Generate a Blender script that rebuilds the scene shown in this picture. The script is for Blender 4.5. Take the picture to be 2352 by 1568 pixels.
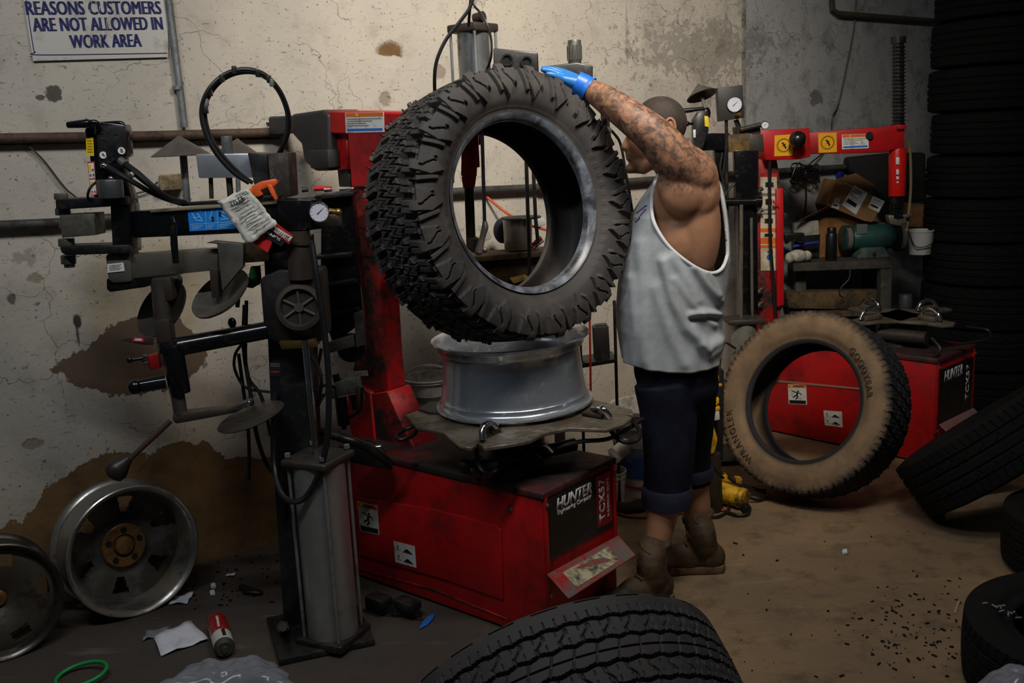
import bpy, bmesh, math, random
import numpy as np
from mathutils import Vector, Matrix

for o in list(bpy.data.objects):
    bpy.data.objects.remove(o, do_unlink=True)
scene = bpy.context.scene
COL = scene.collection
R_ = math.radians
random.seed(7)

# ------------------------------------------------------------------ camera
FPX, CX, CY = 2287.0, 1176.0, 784.0
CAM_H, PITCH, ROLL = 1.6, R_(11.5), R_(2.7)
_f = Vector((0, math.cos(PITCH), -math.sin(PITCH)))
_r = Vector((1, 0, 0))
_u = _r.cross(_f)
CR = math.cos(ROLL)*_r - math.sin(ROLL)*_u
CU = math.sin(ROLL)*_r + math.cos(ROLL)*_u
CAM = Vector((0, 0, CAM_H))
cam_data = bpy.data.cameras.new('camera')
cam_data.sensor_width = 36.0
cam_data.lens = FPX/2352*36.0
cam_data.clip_start = 0.05
cam = bpy.data.objects.new('camera', cam_data)
COL.objects.link(cam)
m = Matrix((CR, CU, -_f)).transposed().to_4x4()
m.translation = CAM
cam.matrix_world = m
scene.camera = cam
cam_data.dof.use_dof = False

# ------------------------------------------------------------------ world, lamps, exposure
scene.view_settings.view_transform = 'Standard'
scene.view_settings.look = 'None'
scene.view_settings.gamma = 1.0
scene.view_settings.exposure = 0.0
world = bpy.data.worlds.new('world')
scene.world = world
world.use_nodes = True
bg = world.node_tree.nodes['Background']
bg.inputs[0].default_value = (0.62, 0.78, 1.0, 1)
bg.inputs[1].default_value = 0.020


def aim(o, target):
    d = Vector(target) - o.location
    o.rotation_euler = d.to_track_quat('-Z', 'Y').to_euler()


def area(name, loc, target, sx, sy, power, color, spread=120):
    l = bpy.data.lights.new(name, 'AREA')
    l.shape = 'RECTANGLE'
    l.size, l.size_y = sx, sy
    l.energy = power
    l.color = color
    l.spread = R_(spread)
    o = bpy.data.objects.new(name, l)
    COL.objects.link(o)
    o.location = loc
    aim(o, target)
    return o


def spot(name, loc, target, power, color, angle, blend=1.0, radius=0.2):
    l = bpy.data.lights.new(name, 'SPOT')
    l.energy = power
    l.color = color
    l.spot_size = R_(angle)
    l.spot_blend = blend
    l.shadow_soft_size = radius
    o = bpy.data.objects.new(name, l)
    COL.objects.link(o)
    o.location = loc
    aim(o, target)
    return o


LIGHTS = [
    spot('unseen_spot_light', (0.75, 2.35, 3.35), (0.28, 4.45, 1.75), 265, (1.0, 0.92, 0.80), 82, 1.0, 0.25),  # unseen spot added, its cone shaped to imitate vignette falloff
    area('fluorescent_light', (0.75, 2.0, 3.3), (0.45, 3.6, 0.9), 1.3, 0.10, 15, (1.0, 0.95, 0.88), 150),
    area('fluorescent_light', (-0.9, 1.5, 3.2), (-1.1, 3.7, 0.9), 1.3, 0.10, 17, (0.92, 0.96, 1.0), 150),
    spot('unseen_spot_light', (2.0, 2.6, 3.1), (1.25, 3.6, 0.6), 20, (1.0, 0.86, 0.66), 70, 1.0, 0.2),
]

# ------------------------------------------------------------------ pixel -> place


def ray(px, py):
    return _f + CR*((px-CX)/FPX) - CU*((py-CY)/FPX)


def D(px, py, y):
    d = ray(px, py)
    return CAM + d*(y/d.y)


def G(px, py, z=0.0):
    d = ray(px, py)
    return CAM + d*((z-CAM_H)/d.z)


def ONP(px, py, P, n):
    d = ray(px, py)
    return CAM + d*((Vector(P)-CAM).dot(n)/d.dot(n))


WAZ = R_(57)
WD = Vector((math.sin(WAZ), math.cos(WAZ), 0))       # along the wall to the right
WN = Vector((math.cos(WAZ), -math.sin(WAZ), 0))      # out of the wall to the room
W0 = Vector((-1.278, 3.74, 0))


def W(px, py, off=0.0):
    return ONP(px, py, W0+WN*off, WN)


def wuz(px, py):
    p = W(px, py) - W0
    return p.dot(WD), p.z


# ------------------------------------------------------------------ materials


def lin(c):
    return tuple((x/12.92 if x <= .04045 else ((x+.055)/1.055)**2.4) for x in [v/255 for v in c])


class NT:
    def __init__(s, name):
        s.m = bpy.data.materials.new(name)
        s.m.use_nodes = True
        s.t = s.m.node_tree
        s.b = s.t.nodes['Principled BSDF']
        s.tc = s.n('ShaderNodeTexCoord')

    def n(s, typ, **kw):
        nd = s.t.nodes.new(typ)
        for k, v in kw.items():
            setattr(nd, k, v)
        return nd

    def l(s, a, b):
        s.t.links.new(a, b)

    def noise(s, scale, detail=4, rough=.55, coord=None, dist=0.0):
        nd = s.n('ShaderNodeTexNoise')
        nd.inputs['Scale'].default_value = scale
        nd.inputs['Detail'].default_value = detail
        nd.inputs['Roughness'].default_value = rough
        nd.inputs['Distortion'].default_value = dist
        s.l(coord if coord is not None else s.tc.outputs['Object'], nd.inputs['Vector'])
        return nd.outputs['Fac']

    def ramp(s, fac, lo, hi):
        nd = s.n('ShaderNodeMapRange')
        nd.inputs['From Min'].default_value = lo
        nd.inputs['From Max'].default_value = hi
        s.l(fac, nd.inputs['Value'])
        return nd.outputs['Result']

    def math(s, op, a, b=None):
        nd = s.n('ShaderNodeMath', operation=op)
        for i, v in enumerate((a, b)):
            if v is None:
                continue
            if isinstance(v, (int, float)):
                nd.inputs[i].default_value = v
            else:
                s.l(v, nd.inputs[i])
        return nd.outputs[0]

    def mix(s, fac, a, b):
        nd = s.n('ShaderNodeMix', data_type='RGBA')
        if isinstance(fac, (int, float)):
            nd.inputs[0].default_value = fac
        else:
            s.l(fac, nd.inputs[0])
        for i, v in ((6, a), (7, b)):
            if isinstance(v, tuple):
                nd.inputs[i].default_value = (*v[:3], 1)
            else:
                s.l(v, nd.inputs[i])
        return nd.outputs[2]

    def bump(s, h, strength=.3, dist=.01):
        nd = s.n('ShaderNodeBump')
        nd.inputs['Strength'].default_value = strength
        nd.inputs['Distance'].default_value = dist
        s.l(h, nd.inputs['Height'])
        s.l(nd.outputs[0], s.b.inputs['Normal'])
        return nd

    def base(s, c):
        if isinstance(c, tuple):
            s.b.inputs['Base Color'].default_value = (*c[:3], 1)
        else:
            s.l(c, s.b.inputs['Base Color'])

    def set(s, **kw):
        for k, v in kw.items():
            i = s.b.inputs[k.replace('_', ' ')]
            if isinstance(v, (int, float, tuple)):
                i.default_value = v
            else:
                s.l(v, i)


_mc = {}


def mat(name, rgb, rough=.5, metal=0.0, dirt=None, amount=.5, scale=9.0, spec=.5, bump=.0, rr=.15, coat=0.0, trans=0.0, alpha=None):
    """rgb in photograph-like 0-255 albedo; dirt = second colour in worn noise patches"""
    if name in _mc:
        return _mc[name]
    t = NT(name)
    c = lin(rgb)
    if dirt is not None:
        n1 = t.noise(scale, 8, .68)
        n2 = t.noise(scale*5, 5, .6)
        f = t.math('ADD', t.math('MULTIPLY', n1, .75), t.math('MULTIPLY', n2, .25))
        mid = .5 + (.5-amount)*.35
        mk = t.ramp(f, mid-.06, mid+.09)
        t.base(t.mix(mk, c, lin(dirt)))
        t.set(Roughness=t.math('ADD', t.math('MULTIPLY', mk, rr), rough))
        if metal > 0:
            t.set(Metallic=t.math('MULTIPLY', t.math('SUBTRACT', 1.0, t.math('MULTIPLY', mk, .6)), metal))
        if bump:
            t.bump(f, bump, .004)
    else:
        n1 = t.noise(scale*3, 6, .6)
        c2 = tuple(x*.82 for x in c)
        t.base(t.mix(n1, c2, tuple(min(1, x*1.1) for x in c)))
        t.set(Roughness=t.math('ADD', t.math('MULTIPLY', n1, .12), rough-.05), Metallic=metal)
        if bump:
            t.bump(t.noise(scale*12, 4, .6), bump, .002)
    t.set(Specular_IOR_Level=spec, Coat_Weight=coat, Transmission_Weight=trans)
    if alpha is not None:
        t.set(Alpha=alpha)
    _mc[name] = t.m
    return t.m


# ------------------------------------------------------------------ object helpers


def root_of(o):
    while o.parent:
        o = o.parent
    return o


def empty(name, loc, label=None, cat=None, group=None):
    o = bpy.data.objects.new(name, None)
    o.empty_display_size = .05
    COL.objects.link(o)
    o.location = loc
    if label:
        o['label'] = label
        o['category'] = cat
    if group:
        o['group'] = group
    return o


def tag(o, label, cat, group=None, kind=None):
    o['label'] = label
    o['category'] = cat
    if group:
        o['group'] = group
    if kind:
        o['kind'] = kind
    return o


def link_mesh(name, me, mt, parent=None, label=None):
    """vertices come in world space; a part gets its thing's origin, a top-level mesh its own base"""
    if parent is not None:
        L = root_of(parent).location.copy()
    else:
        n = len(me.vertices)
        co = np.empty(n*3)
        me.vertices.foreach_get('co', co)
        co = co.reshape(-1, 3)
        mn, mx = co.min(0), co.max(0)
        L = Vector(((mn[0]+mx[0])/2, (mn[1]+mx[1])/2, mn[2]))
    me.transform(Matrix.Translation(-L))
    if mt is not None:
        me.materials.clear()
        for q in (mt if isinstance(mt, (list, tuple)) else [mt]):
            me.materials.append(q)
    o = bpy.data.objects.new(name, me)
    COL.objects.link(o)
    if parent is not None:
        o.parent = parent
    else:
        o.location = L
    if label:
        o['label'] = label
    return o


class MB:
    def __init__(s):
        s.bm = bmesh.new()
        s.mi = 0

    def _add(s, verts, faces, bevel=0.0, seg=2, sharp=None):
        t = bmesh.new()
        vs = [t.verts.new(v) for v in verts]
        for f in faces:
            try:
                t.faces.new([vs[i] for i in f])
            except ValueError:
                pass
        bmesh.ops.recalc_face_normals(t, faces=t.faces)
        if bevel > 0:
            bmesh.ops.bevel(t, geom=[e for e in t.edges if e.calc_face_angle(0) > .5], offset=bevel, segments=seg, affect='EDGES', profile=.5, clamp_overlap=True)
        for f in t.faces:
            f.material_index = s.mi
        me = bpy.data.meshes.new('tmp')
        t.to_mesh(me)
        t.free()
        s.bm.from_mesh(me)
        bpy.data.meshes.remove(me)
        return s

    def box(s, c, size, ax=None, bevel=.003, seg=2):
        c = Vector(c)
        X, Y, Z = ax if ax else (Vector((1, 0, 0)), Vector((0, 1, 0)), Vector((0, 0, 1)))
        h = [v*.5 for v in size]
        vs = [c+X*(i*h[0])+Y*(j*h[1])+Z*(k*h[2]) for i in (-1, 1) for j in (-1, 1) for k in (-1, 1)]
        fs = [(0, 1, 3, 2), (4, 6, 7, 5), (0, 4, 5, 1), (2, 3, 7, 6), (0, 2, 6, 4), (1, 5, 7, 3)]
        return s._add(vs, fs, min(bevel, .45*min(size)), seg)

    def prism(s, pts, vec, bevel=.002, seg=1):
        pts = [Vector(p) for p in pts]
        vec = Vector(vec)
        n = len(pts)
        vs = pts+[p+vec for p in pts]
        fs = [tuple(range(n)), tuple(range(2*n-1, n-1, -1))]
        fs += [(i, (i+1) % n, n+(i+1) % n, n+i) for i in range(n)]
        return s._add(vs, fs, bevel, seg)

    def px(s, pts, Y, th, bevel=.003, seg=2):
        """an outline standing in the plane y = Y, th metres thick going away"""
        return s.prism([D(a, b, Y) for a, b in pts], (0, th, 0), bevel, seg)

    def tube(s, path, r, seg=10, closed=False, smooth=0):
        P = [Vector(p) for p in path]
        if smooth:
            P = catmull(P, smooth, closed)
        n = len(P)
        rs = r if isinstance(r, (list, tuple)) else None
        if rs and len(rs) != n:
            rs = list(np.interp(np.linspace(0, 1, n), np.linspace(0, 1, len(rs)), rs))
        up = None
        verts = []
        for i in range(n):
            a = P[(i-1) % n] if closed or i > 0 else P[i]
            b = P[(i+1) % n] if closed or i < n-1 else P[i]
            t = (b-a).normalized()
            if up is None:
                up = t.orthogonal().normalized()
            else:
                up = (up - t*up.dot(t))
                up = up.normalized() if up.length > 1e-6 else t.orthogonal().normalized()
            q = t.cross(up)
            rr = rs[i] if rs else r
            for k in range(seg):
                an = 2*math.pi*k/seg
                verts.append(P[i]+(up*math.cos(an)+q*math.sin(an))*rr)
        faces = []
        for i in range(n if closed else n-1):
            j = (i+1) % n
            for k in range(seg):
                l = (k+1) % seg
                faces.append((i*seg+k, i*seg+l, j*seg+l, j*seg+k))
        if not closed:
            faces.append(tuple(range(seg-1, -1, -1)))
            faces.append(tuple(range((n-1)*seg, n*seg)))
        return s._add(verts, faces)

    def cyl(s, p0, p1, r0, r1=None, seg=24, bevel=0.0):
        p0, p1 = Vector(p0), Vector(p1)
        r1 = r0 if r1 is None else r1
        t = (p1-p0).normalized()
        u = t.orthogonal().normalized()
        q = t.cross(u)
        vs = []
        for p, r in ((p0, r0), (p1, r1)):
            for k in range(seg):
                an = 2*math.pi*k/seg
                vs.append(p+(u*math.cos(an)+q*math.sin(an))*r)
        fs = [(k, (k+1) % seg, seg+(k+1) % seg, seg+k) for k in range(seg)]
        fs += [tuple(range(seg-1, -1, -1)), tuple(range(seg, 2*seg))]
        return s._add(vs, fs, bevel)

    def lathe(s, prof, c, axis=(0, 0, 1), seg=48, closed=False):
        """prof: list of (radius, height along axis)"""
        c, t = Vector(c), Vector(axis).normalized()
        u = t.orthogonal().normalized()
        q = t.cross(u)
        n = len(prof)
        vs = []
        for k in range(seg):
            an = 2*math.pi*k/seg
            dr = u*math.cos(an)+q*math.sin(an)
            for r, h in prof:
                vs.append(c+dr*max(r, 1e-4)+t*h)
        fs = []
        for k in range(seg):
            l = (k+1) % seg
            for i in range(n if closed else n-1):
                j = (i+1) % n
                fs.append((k*n+i, k*n+j, l*n+j, l*n+i))
        return s._add(vs, fs)

    def sphere(s, c, r, ax=None, seg=20, rings=12):
        c = Vector(c)
        rx, ry, rz = (r, r, r) if isinstance(r, (int, float)) else r
        X, Y, Z = ax if ax else (Vector((1, 0, 0)), Vector((0, 1, 0)), Vector((0, 0, 1)))
        vs, fs = [], []
        for i in range(rings+1):
            th = math.pi*i/rings
            for k in range(seg):
                an = 2*math.pi*k/seg
                vs.append(c+X*(rx*math.sin(th)*math.cos(an))+Y*(ry*math.sin(th)*math.sin(an))+Z*(rz*math.cos(th)))
        for i in range(rings):
            for k in range(seg):
                l = (k+1) % seg
                fs.append((i*seg+k, (i+1)*seg+k, (i+1)*seg+l, i*seg+l))
        s._add(vs, fs)
        return s

    def grid(s, P, closed_u=False, closed_v=False):
        """P[i][j] array of points"""
        n, mm = len(P), len(P[0])
        vs = [Vector(p) for row in P for p in row]
        fs = []
        for i in range(n if closed_u else n-1):
            for j in range(mm if closed_v else mm-1):
                a, b = (i+1) % n, (j+1) % mm
                fs.append((i*mm+j, a*mm+j, a*mm+b, i*mm+b))
        return s._add(vs, fs)

    def build(s, name, mt, parent=None, label=None, sharp=38, weld=True):
        bm = s.bm
        if weld:
            bmesh.ops.remove_doubles(bm, verts=bm.verts, dist=5e-5)
        an = R_(sharp)
        for e in bm.edges:
            e.smooth = e.calc_face_angle(0) < an if len(e.link_faces) == 2 else True
        for f in bm.faces:
            f.smooth = True
        me = bpy.data.meshes.new(name)
        bm.to_mesh(me)
        bm.free()
        return link_mesh(name, me, mt, parent, label)


def catmull(P, sub=6, closed=False):
    n = len(P)
    out = []
    for i in range(n if closed else n-1):
        p0 = P[(i-1) % n] if closed or i > 0 else P[0]*2-P[1]
        p1, p2 = P[i], P[(i+1) % n]
        p3 = P[(i+2) % n] if closed or i < n-2 else P[-1]*2-P[-2]
        for k in range(sub):
            t = k/sub
            out.append(.5*((2*p1)+(p2-p0)*t+(2*p0-5*p1+4*p2-p3)*t*t+(3*p1-p0-3*p2+p3)*t**3))
    if not closed:
        out.append(P[-1])
    return out


def hosepx(name, pts, r, mt, parent=None, label=None, sub=6):
    return MB().tube([D(*p) for p in pts], r, 8, smooth=sub).build(name, mt, parent, label)


def text(s, org, xd, yd, size, mt, parent, name='lettering', align='CENTER', bold=.012, shear=0.0, depth=.0006, sx=1.0, warp=None, label=None, sp=1.0):
    cu = bpy.data.curves.new('txt', 'FONT')
    cu.body = s
    cu.size = 1.0
    cu.align_x = align
    cu.align_y = 'CENTER'
    cu.offset = bold
    cu.shear = shear
    cu.space_character = sp
    cu.resolution_u = 3
    o = bpy.data.objects.new('txt', cu)
    COL.objects.link(o)
    dg = bpy.context.evaluated_depsgraph_get()
    me = bpy.data.meshes.new_from_object(o.evaluated_get(dg))
    bpy.data.objects.remove(o, do_unlink=True)
    bpy.data.curves.remove(cu)
    bm = bmesh.new()
    bm.from_mesh(me)
    bpy.data.meshes.remove(me)
    if warp:
        bmesh.ops.subdivide_edges(bm, edges=[e for e in bm.edges if e.calc_length() > .15], cuts=2)
    r = bmesh.ops.extrude_face_region(bm, geom=bm.faces[:])
    nv = [g for g in r['geom'] if isinstance(g, bmesh.types.BMVert)]
    for v in nv:
        v.co.z = 1.0
    xd, yd = Vector(xd).normalized(), Vector(yd).normalized()
    nd = xd.cross(yd)
    for v in bm.verts:
        if warp:
            v.co = warp(v.co.x*size*sx, v.co.y*size, v.co.z*depth)
        else:
            v.co = Vector(org)+xd*(v.co.x*size*sx)+yd*(v.co.y*size)+nd*(v.co.z*depth)
    bmesh.ops.recalc_face_normals(bm, faces=bm.faces)
    me = bpy.data.meshes.new(name)
    bm.to_mesh(me)
    bm.free()
    return link_mesh(name, me, mt, parent, label)


def decal(name, pts, n, mt, parent=None, th=.0012, label=None):
    """a thin sticker lying on a plane, pts counter-clockwise, n pointing off the surface"""
    n = Vector(n).normalized()
    return MB().prism([Vector(p)+n*.0002 for p in pts], n*th, 0).build(name, mt, parent, label)


def quad(p00, p10, p11, p01):
    """returns q(u,v): bilinear place on a sticker (u right, v down)"""
    a, b, c, d = Vector(p00), Vector(p10), Vector(p11), Vector(p01)
    return lambda u, v: a*(1-u)*(1-v)+b*u*(1-v)+c*u*v+d*(1-u)*v


def patch(name, q, u0, v0, u1, v1, n, mt, parent, lift=.0014, th=.0006):
    n = Vector(n).normalized()*lift
    return decal(name, [q(u0, v0)+n, q(u1, v0)+n, q(u1, v1)+n, q(u0, v1)+n], n, mt, parent, th)

# ------------------------------------------------------------------ the setting
def wall_material():
    t = NT('old_plaster')
    sp = t.n('ShaderNodeSeparateXYZ')
    t.l(t.tc.outputs['Object'], sp.inputs[0])
    X, Z = sp.outputs[0], sp.outputs[2]
    U0, U1 = -1.2, 5.2

    def curve(pts, z1=2.0):
        P = sorted(wuz(a, b) for a, b in pts)
        fc = t.n('ShaderNodeFloatCurve')
        c = fc.mapping.curves[0]
        P = [(max(0, min(1, (u-U0)/(U1-U0))), max(0, min(1, z/z1))) for u, z in P]
        while len(c.points) < len(P):
            c.points.new(.5, .5)
        for q, (u, z) in zip(c.points, P):
            q.location = (u, z)
            q.handle_type = 'VECTOR'
        fc.mapping.update()
        t.l(t.ramp(X, U0, U1), fc.inputs['Value'])
        return t.math('MULTIPLY', fc.outputs[0], z1)

    n_big = t.noise(2.2, 5, .6)
    n_mid = t.noise(9, 8, .65)
    n_fine = t.noise(60, 6, .7)
    n_blob = t.noise(24, 6, .7)
    rag = t.math('ADD', t.math('MULTIPLY', t.math('SUBTRACT', n_mid, .5), .16), t.math('MULTIPLY', t.math('SUBTRACT', n_fine, .5), .03))
    zr = t.math('ADD', Z, rag)

    def below(c):
        return t.ramp(t.math('SUBTRACT', c, zr), -.002, .003)
    low = below(curve([(-300, 1230), (0, 1210), (70, 1185), (110, 1110), (170, 1080), (240, 1040), (330, 1040), (400, 1010), (470, 1020), (520, 1050), (610, 1052), (720, 1075), (850, 1100), (1000, 1110), (1300, 1300), (2300, 1300)]))
    up = below(curve([(-300, 920), (60, 900), (110, 850), (190, 800), (240, 755), (310, 725), (360, 715), (410, 720), (470, 790), (520, 960), (2300, 1300)]))
    lo = below(curve([(-300, 780), (60, 790), (112, 852), (190, 885), (240, 905), (330, 900), (400, 890), (440, 880), (470, 820), (520, 800), (2300, 800)]))
    mid = t.math('MULTIPLY', up, t.math('SUBTRACT', 1.0, lo))

    def blob(px, py, rx, rz, k=.5):
        u, z = wuz(px, py)
        a = t.math('DIVIDE', t.math('SUBTRACT', X, u), rx)
        b = t.math('DIVIDE', t.math('SUBTRACT', Z, z), rz)
        d = t.math('SQRT', t.math('ADD', t.math('MULTIPLY', a, a), t.math('MULTIPLY', b, b)))
        return t.ramp(t.math('ADD', d, t.math('MULTIPLY', t.math('ADD', t.math('MULTIPLY', t.math('SUBTRACT', n_mid, .5), .8), t.math('MULTIPLY', t.math('SUBTRACT', n_blob, .5), 1.2)), k*2.2)), 1.1, .75)
    hole = t.math('MULTIPLY', blob(897, 122, .060, .048, .3), t.ramp(t.math('ADD', Z, t.math('MULTIPLY', t.math('SUBTRACT', n_mid, .5), .1)), wuz(895, 128)[1]-.004, wuz(895, 128)[1]))
    hole2 = blob(898, 122, .070, .058, .3)
    bare = t.math('MAXIMUM', t.math('MAXIMUM', low, mid), hole)
    for a in ((1010, 165, .03, .03), (1020, 880, .05, .09), (945, 870, .012, .03), (885, 228, .03, .03), (80, 640, .025, .02), (75, 1020, .03, .02)):
        bare = t.math('MAXIMUM', bare, t.math('MULTIPLY', blob(*a, .8), .55))
    # plaster
    c = t.mix(t.ramp(n_big, .3, .7), lin((206, 196, 180)), lin((186, 179, 168)))
    c = t.mix(t.math('MULTIPLY', t.ramp(n_mid, .52, .72), .35), c, lin((128, 112, 92)))
    # greyer and bluer beyond the vertical strip: light falloff put into the colour
    u_s = wuz(1705, 150)[0]
    c = t.mix(t.math('MULTIPLY', t.ramp(X, u_s, u_s+.02), .55), c, lin((140, 150, 160)))
    # yellow damp stain
    yb = blob(330, 690, .24, .25, .5)
    c = t.mix(t.math('MULTIPLY', yb, .35), c, lin((196, 168, 110)))
    # cracks
    vo = t.n('ShaderNodeTexVoronoi', feature='DISTANCE_TO_EDGE')
    vo.inputs['Scale'].default_value = 3.2
    wv = t.n('ShaderNodeVectorMath', operation='ADD')
    ns = t.n('ShaderNodeTexNoise')
    ns.inputs['Scale'].default_value = 5
    ns.inputs['Detail'].default_value = 6
    t.l(t.tc.outputs['Object'], ns.inputs['Vector'])
    sc = t.n('ShaderNodeVectorMath', operation='SCALE')
    sc.inputs['Scale'].default_value = .35
    t.l(ns.outputs['Color'], sc.inputs[0])
    t.l(t.tc.outputs['Object'], wv.inputs[0])
    t.l(sc.outputs[0], wv.inputs[1])
    t.l(wv.outputs[0], vo.inputs['Vector'])
    crack = t.math('MULTIPLY', t.ramp(vo.outputs['Distance'], .007, .001), t.ramp(t.noise(1.7, 2), .47, .56))
    c = t.mix(t.math('MULTIPLY', crack, .55), c, lin((95, 84, 72)))
    # short scratches and specks, soot and scuffs
    for rot, sc in ((.5, 30), (-.35, 26)):
        mp = t.n('ShaderNodeMapping')
        mp.inputs['Rotation'].default_value = (0, rot, 0)
        mp.inputs['Scale'].default_value = (1, 1, 4.5)
        t.l(t.tc.outputs['Object'], mp.inputs[0])
        c = t.mix(t.math('MULTIPLY', t.ramp(t.noise(sc*.55, 4, .6, coord=mp.outputs[0]), .63, .70), .55), c, lin((84, 74, 64)))
    spk = t.ramp(t.noise(75, 2, .5), .64, .71)
    c = t.mix(t.math('MULTIPLY', spk, .7), c, lin((60, 52, 45)))
    spk2 = t.ramp(t.noise(16, 3, .6), .68, .74)
    c = t.mix(t.math('MULTIPLY', spk2, .7), c, lin((70, 60, 50)))
    soot = t.math('MULTIPLY', t.ramp(Z, .5, 1.4), 1.0)
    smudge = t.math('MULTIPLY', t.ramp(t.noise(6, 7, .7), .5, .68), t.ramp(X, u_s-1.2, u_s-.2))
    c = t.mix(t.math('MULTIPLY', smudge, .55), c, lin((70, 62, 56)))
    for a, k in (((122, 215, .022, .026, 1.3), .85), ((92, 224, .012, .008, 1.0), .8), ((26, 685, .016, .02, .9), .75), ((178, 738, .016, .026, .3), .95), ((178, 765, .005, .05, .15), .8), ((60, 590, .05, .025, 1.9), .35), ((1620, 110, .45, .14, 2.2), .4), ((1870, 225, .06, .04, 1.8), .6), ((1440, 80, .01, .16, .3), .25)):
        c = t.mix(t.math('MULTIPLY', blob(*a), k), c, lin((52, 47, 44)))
    grime = t.math('MULTIPLY', t.ramp(t.math('ADD', Z, t.math('MULTIPLY', t.math('SUBTRACT', n_big, .5), .8)), .75, .0), .5)
    c = t.mix(grime, c, lin((120, 105, 85)))
    # bare render under the plaster
    bc = t.mix(t.ramp(t.noise(5, 8, .7), .35, .65), lin((136, 102, 62)), lin((92, 74, 54)))
    bc = t.mix(t.math('MULTIPLY', mid, .6), bc, lin((104, 92, 82)))
    t.base(t.mix(bare, c, bc))
    t.set(Roughness=.85, Specular_IOR_Level=.25)
    h = t.math('SUBTRACT', t.math('ADD', t.math('MULTIPLY', n_mid, .5), t.math('MULTIPLY', n_fine, .22)), t.math('MULTIPLY', bare, 1.0))
    h = t.math('SUBTRACT', h, t.math('MULTIPLY', crack, .3))
    h = t.math('SUBTRACT', h, t.math('MULTIPLY', t.math('SUBTRACT', hole2, hole), .35))
    t.bump(h, .55, .012)
    return t.m


def floor_material():
    t = NT('dirty_concrete')
    n1 = t.noise(1.3, 6, .6)
    n2 = t.noise(7, 8, .7)
    n3 = t.noise(45, 5, .7)
    c = t.mix(t.ramp(n1, .35, .65), lin((148, 122, 92)), lin((120, 102, 82)))
    c = t.mix(t.math('MULTIPLY', t.ramp(n2, .5, .66), .6), c, lin((78, 66, 54)))
    c = t.mix(t.math('MULTIPLY', t.ramp(n3, .58, .72), .5), c, lin((60, 50, 42)))
    sp = t.n('ShaderNodeSeparateXYZ')
    t.l(t.tc.outputs['Object'], sp.inputs[0])
    oil = t.ramp(t.math('ADD', sp.outputs[0], t.math('MULTIPLY', t.math('SUBTRACT', n1, .5), 1.0)), .35, -.15)
    c = t.mix(t.math('MULTIPLY', oil, .86), c, lin((58, 55, 54)))
    st = t.n('ShaderNodeTexNoise')
    st.inputs['Scale'].default_value = 3
    st.inputs['Detail'].default_value = 7
    mp = t.n('ShaderNodeMapping')
    mp.inputs['Scale'].default_value = (1.0, 5.0, 1.0)
    mp.inputs['Rotation'].default_value = (0, 0, .3)
    t.l(t.tc.outputs['Object'], mp.inputs[0])
    t.l(mp.outputs[0], st.inputs['Vector'])
    c = t.mix(t.math('MULTIPLY', t.ramp(st.outputs['Fac'], .62, .70), .10), c, lin((200, 185, 160)))
    t.base(c)
    t.set(Roughness=t.math('ADD', t.math('MULTIPLY', n2, .3), .5), Specular_IOR_Level=.3)
    t.bump(t.math('ADD', t.math('MULTIPLY', n2, .5), n3), .25, .006)
    return t.m


def structure(o):
    o['kind'] = 'structure'
    return o


def wall_box(u0, u1, z0, z1, th, name, mt, front=0.0):
    """a slab standing along the wall, its face `front` metres off the wall plane"""
    me = bpy.data.meshes.new(name)
    bm = bmesh.new()
    vs = [bm.verts.new((u, y, z)) for u in (u0, u1) for y in (front*-1, front*-1+th) for z in (z0, z1)]
    for f in ((0, 1, 3, 2), (4, 6, 7, 5), (0, 4, 5, 1), (2, 3, 7, 6), (0, 2, 6, 4), (1, 5, 7, 3)):
        bm.faces.new([vs[i] for i in f])
    bmesh.ops.recalc_face_normals(bm, faces=bm.faces)
    bm.to_mesh(me)
    bm.free()
    me.materials.append(mt)
    o = bpy.data.objects.new(name, me)
    COL.objects.link(o)
    # local x along the wall, local -y out of it
    o.matrix_world = Matrix(((WD.x, -WN.x, 0, W0.x), (WD.y, -WN.y, 0, W0.y), (0, 0, 1, 0), (0, 0, 0, 1)))
    return o


structure(wall_box(-1.6, 6.2, 0, 3.6, .2, 'wall_back', wall_material()))
me = bpy.data.meshes.new('floor')
bm = bmesh.new()
for x, y in ((-3.2, .2), (5.2, .2), (5.2, 8.0), (-3.2, 8.0)):
    bm.verts.new((x, y, 0))
bm.faces.new(bm.verts)
bm.to_mesh(me)
bm.free()
me.materials.append(floor_material())
floor = bpy.data.objects.new('floor', me)
COL.objects.link(floor)
structure(floor)
us = wuz(1705, 150)[0]
structure(wall_box(us-.006, us+.014, .0, 3.6, .02, 'trim_1', mat('strip_grey', (150, 148, 140), .7, dirt=(80, 74, 66)), .012))

M_rust = mat('rusty_pipe', (92, 72, 56), .7, .2, dirt=(48, 38, 32), scale=14)
M_galv = mat('galvanised', (150, 156, 158), .45, .6, dirt=(96, 92, 84), scale=8)
M_blackm = mat('black_paint', (26, 26, 27), .35, 0, dirt=(52, 46, 40), amount=.35, scale=12)
M_blackg = mat('black_gloss', (16, 16, 18), .18, 0, dirt=(44, 40, 38), amount=.25, scale=16)
M_rubber = mat('black_hose', (22, 22, 24), .45)
M_steel = mat('worn_steel', (150, 146, 138), .38, .85, dirt=(92, 76, 58), scale=9)
M_dsteel = mat('dark_steel', (84, 80, 74), .45, .7, dirt=(54, 44, 36), scale=11)
M_chrome = mat('bright_chrome', (205, 206, 208), .14, 1.0)
M_brass = mat('brass', (190, 150, 80), .3, .9)
M_white = mat('white_sticker', (222, 222, 216), .55, dirt=(150, 145, 135), amount=.3, scale=25)
M_red = mat('red_paint', (186, 20, 24), .4, 0, dirt=(120, 14, 18), amount=.35, scale=4, rr=.2)
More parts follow.
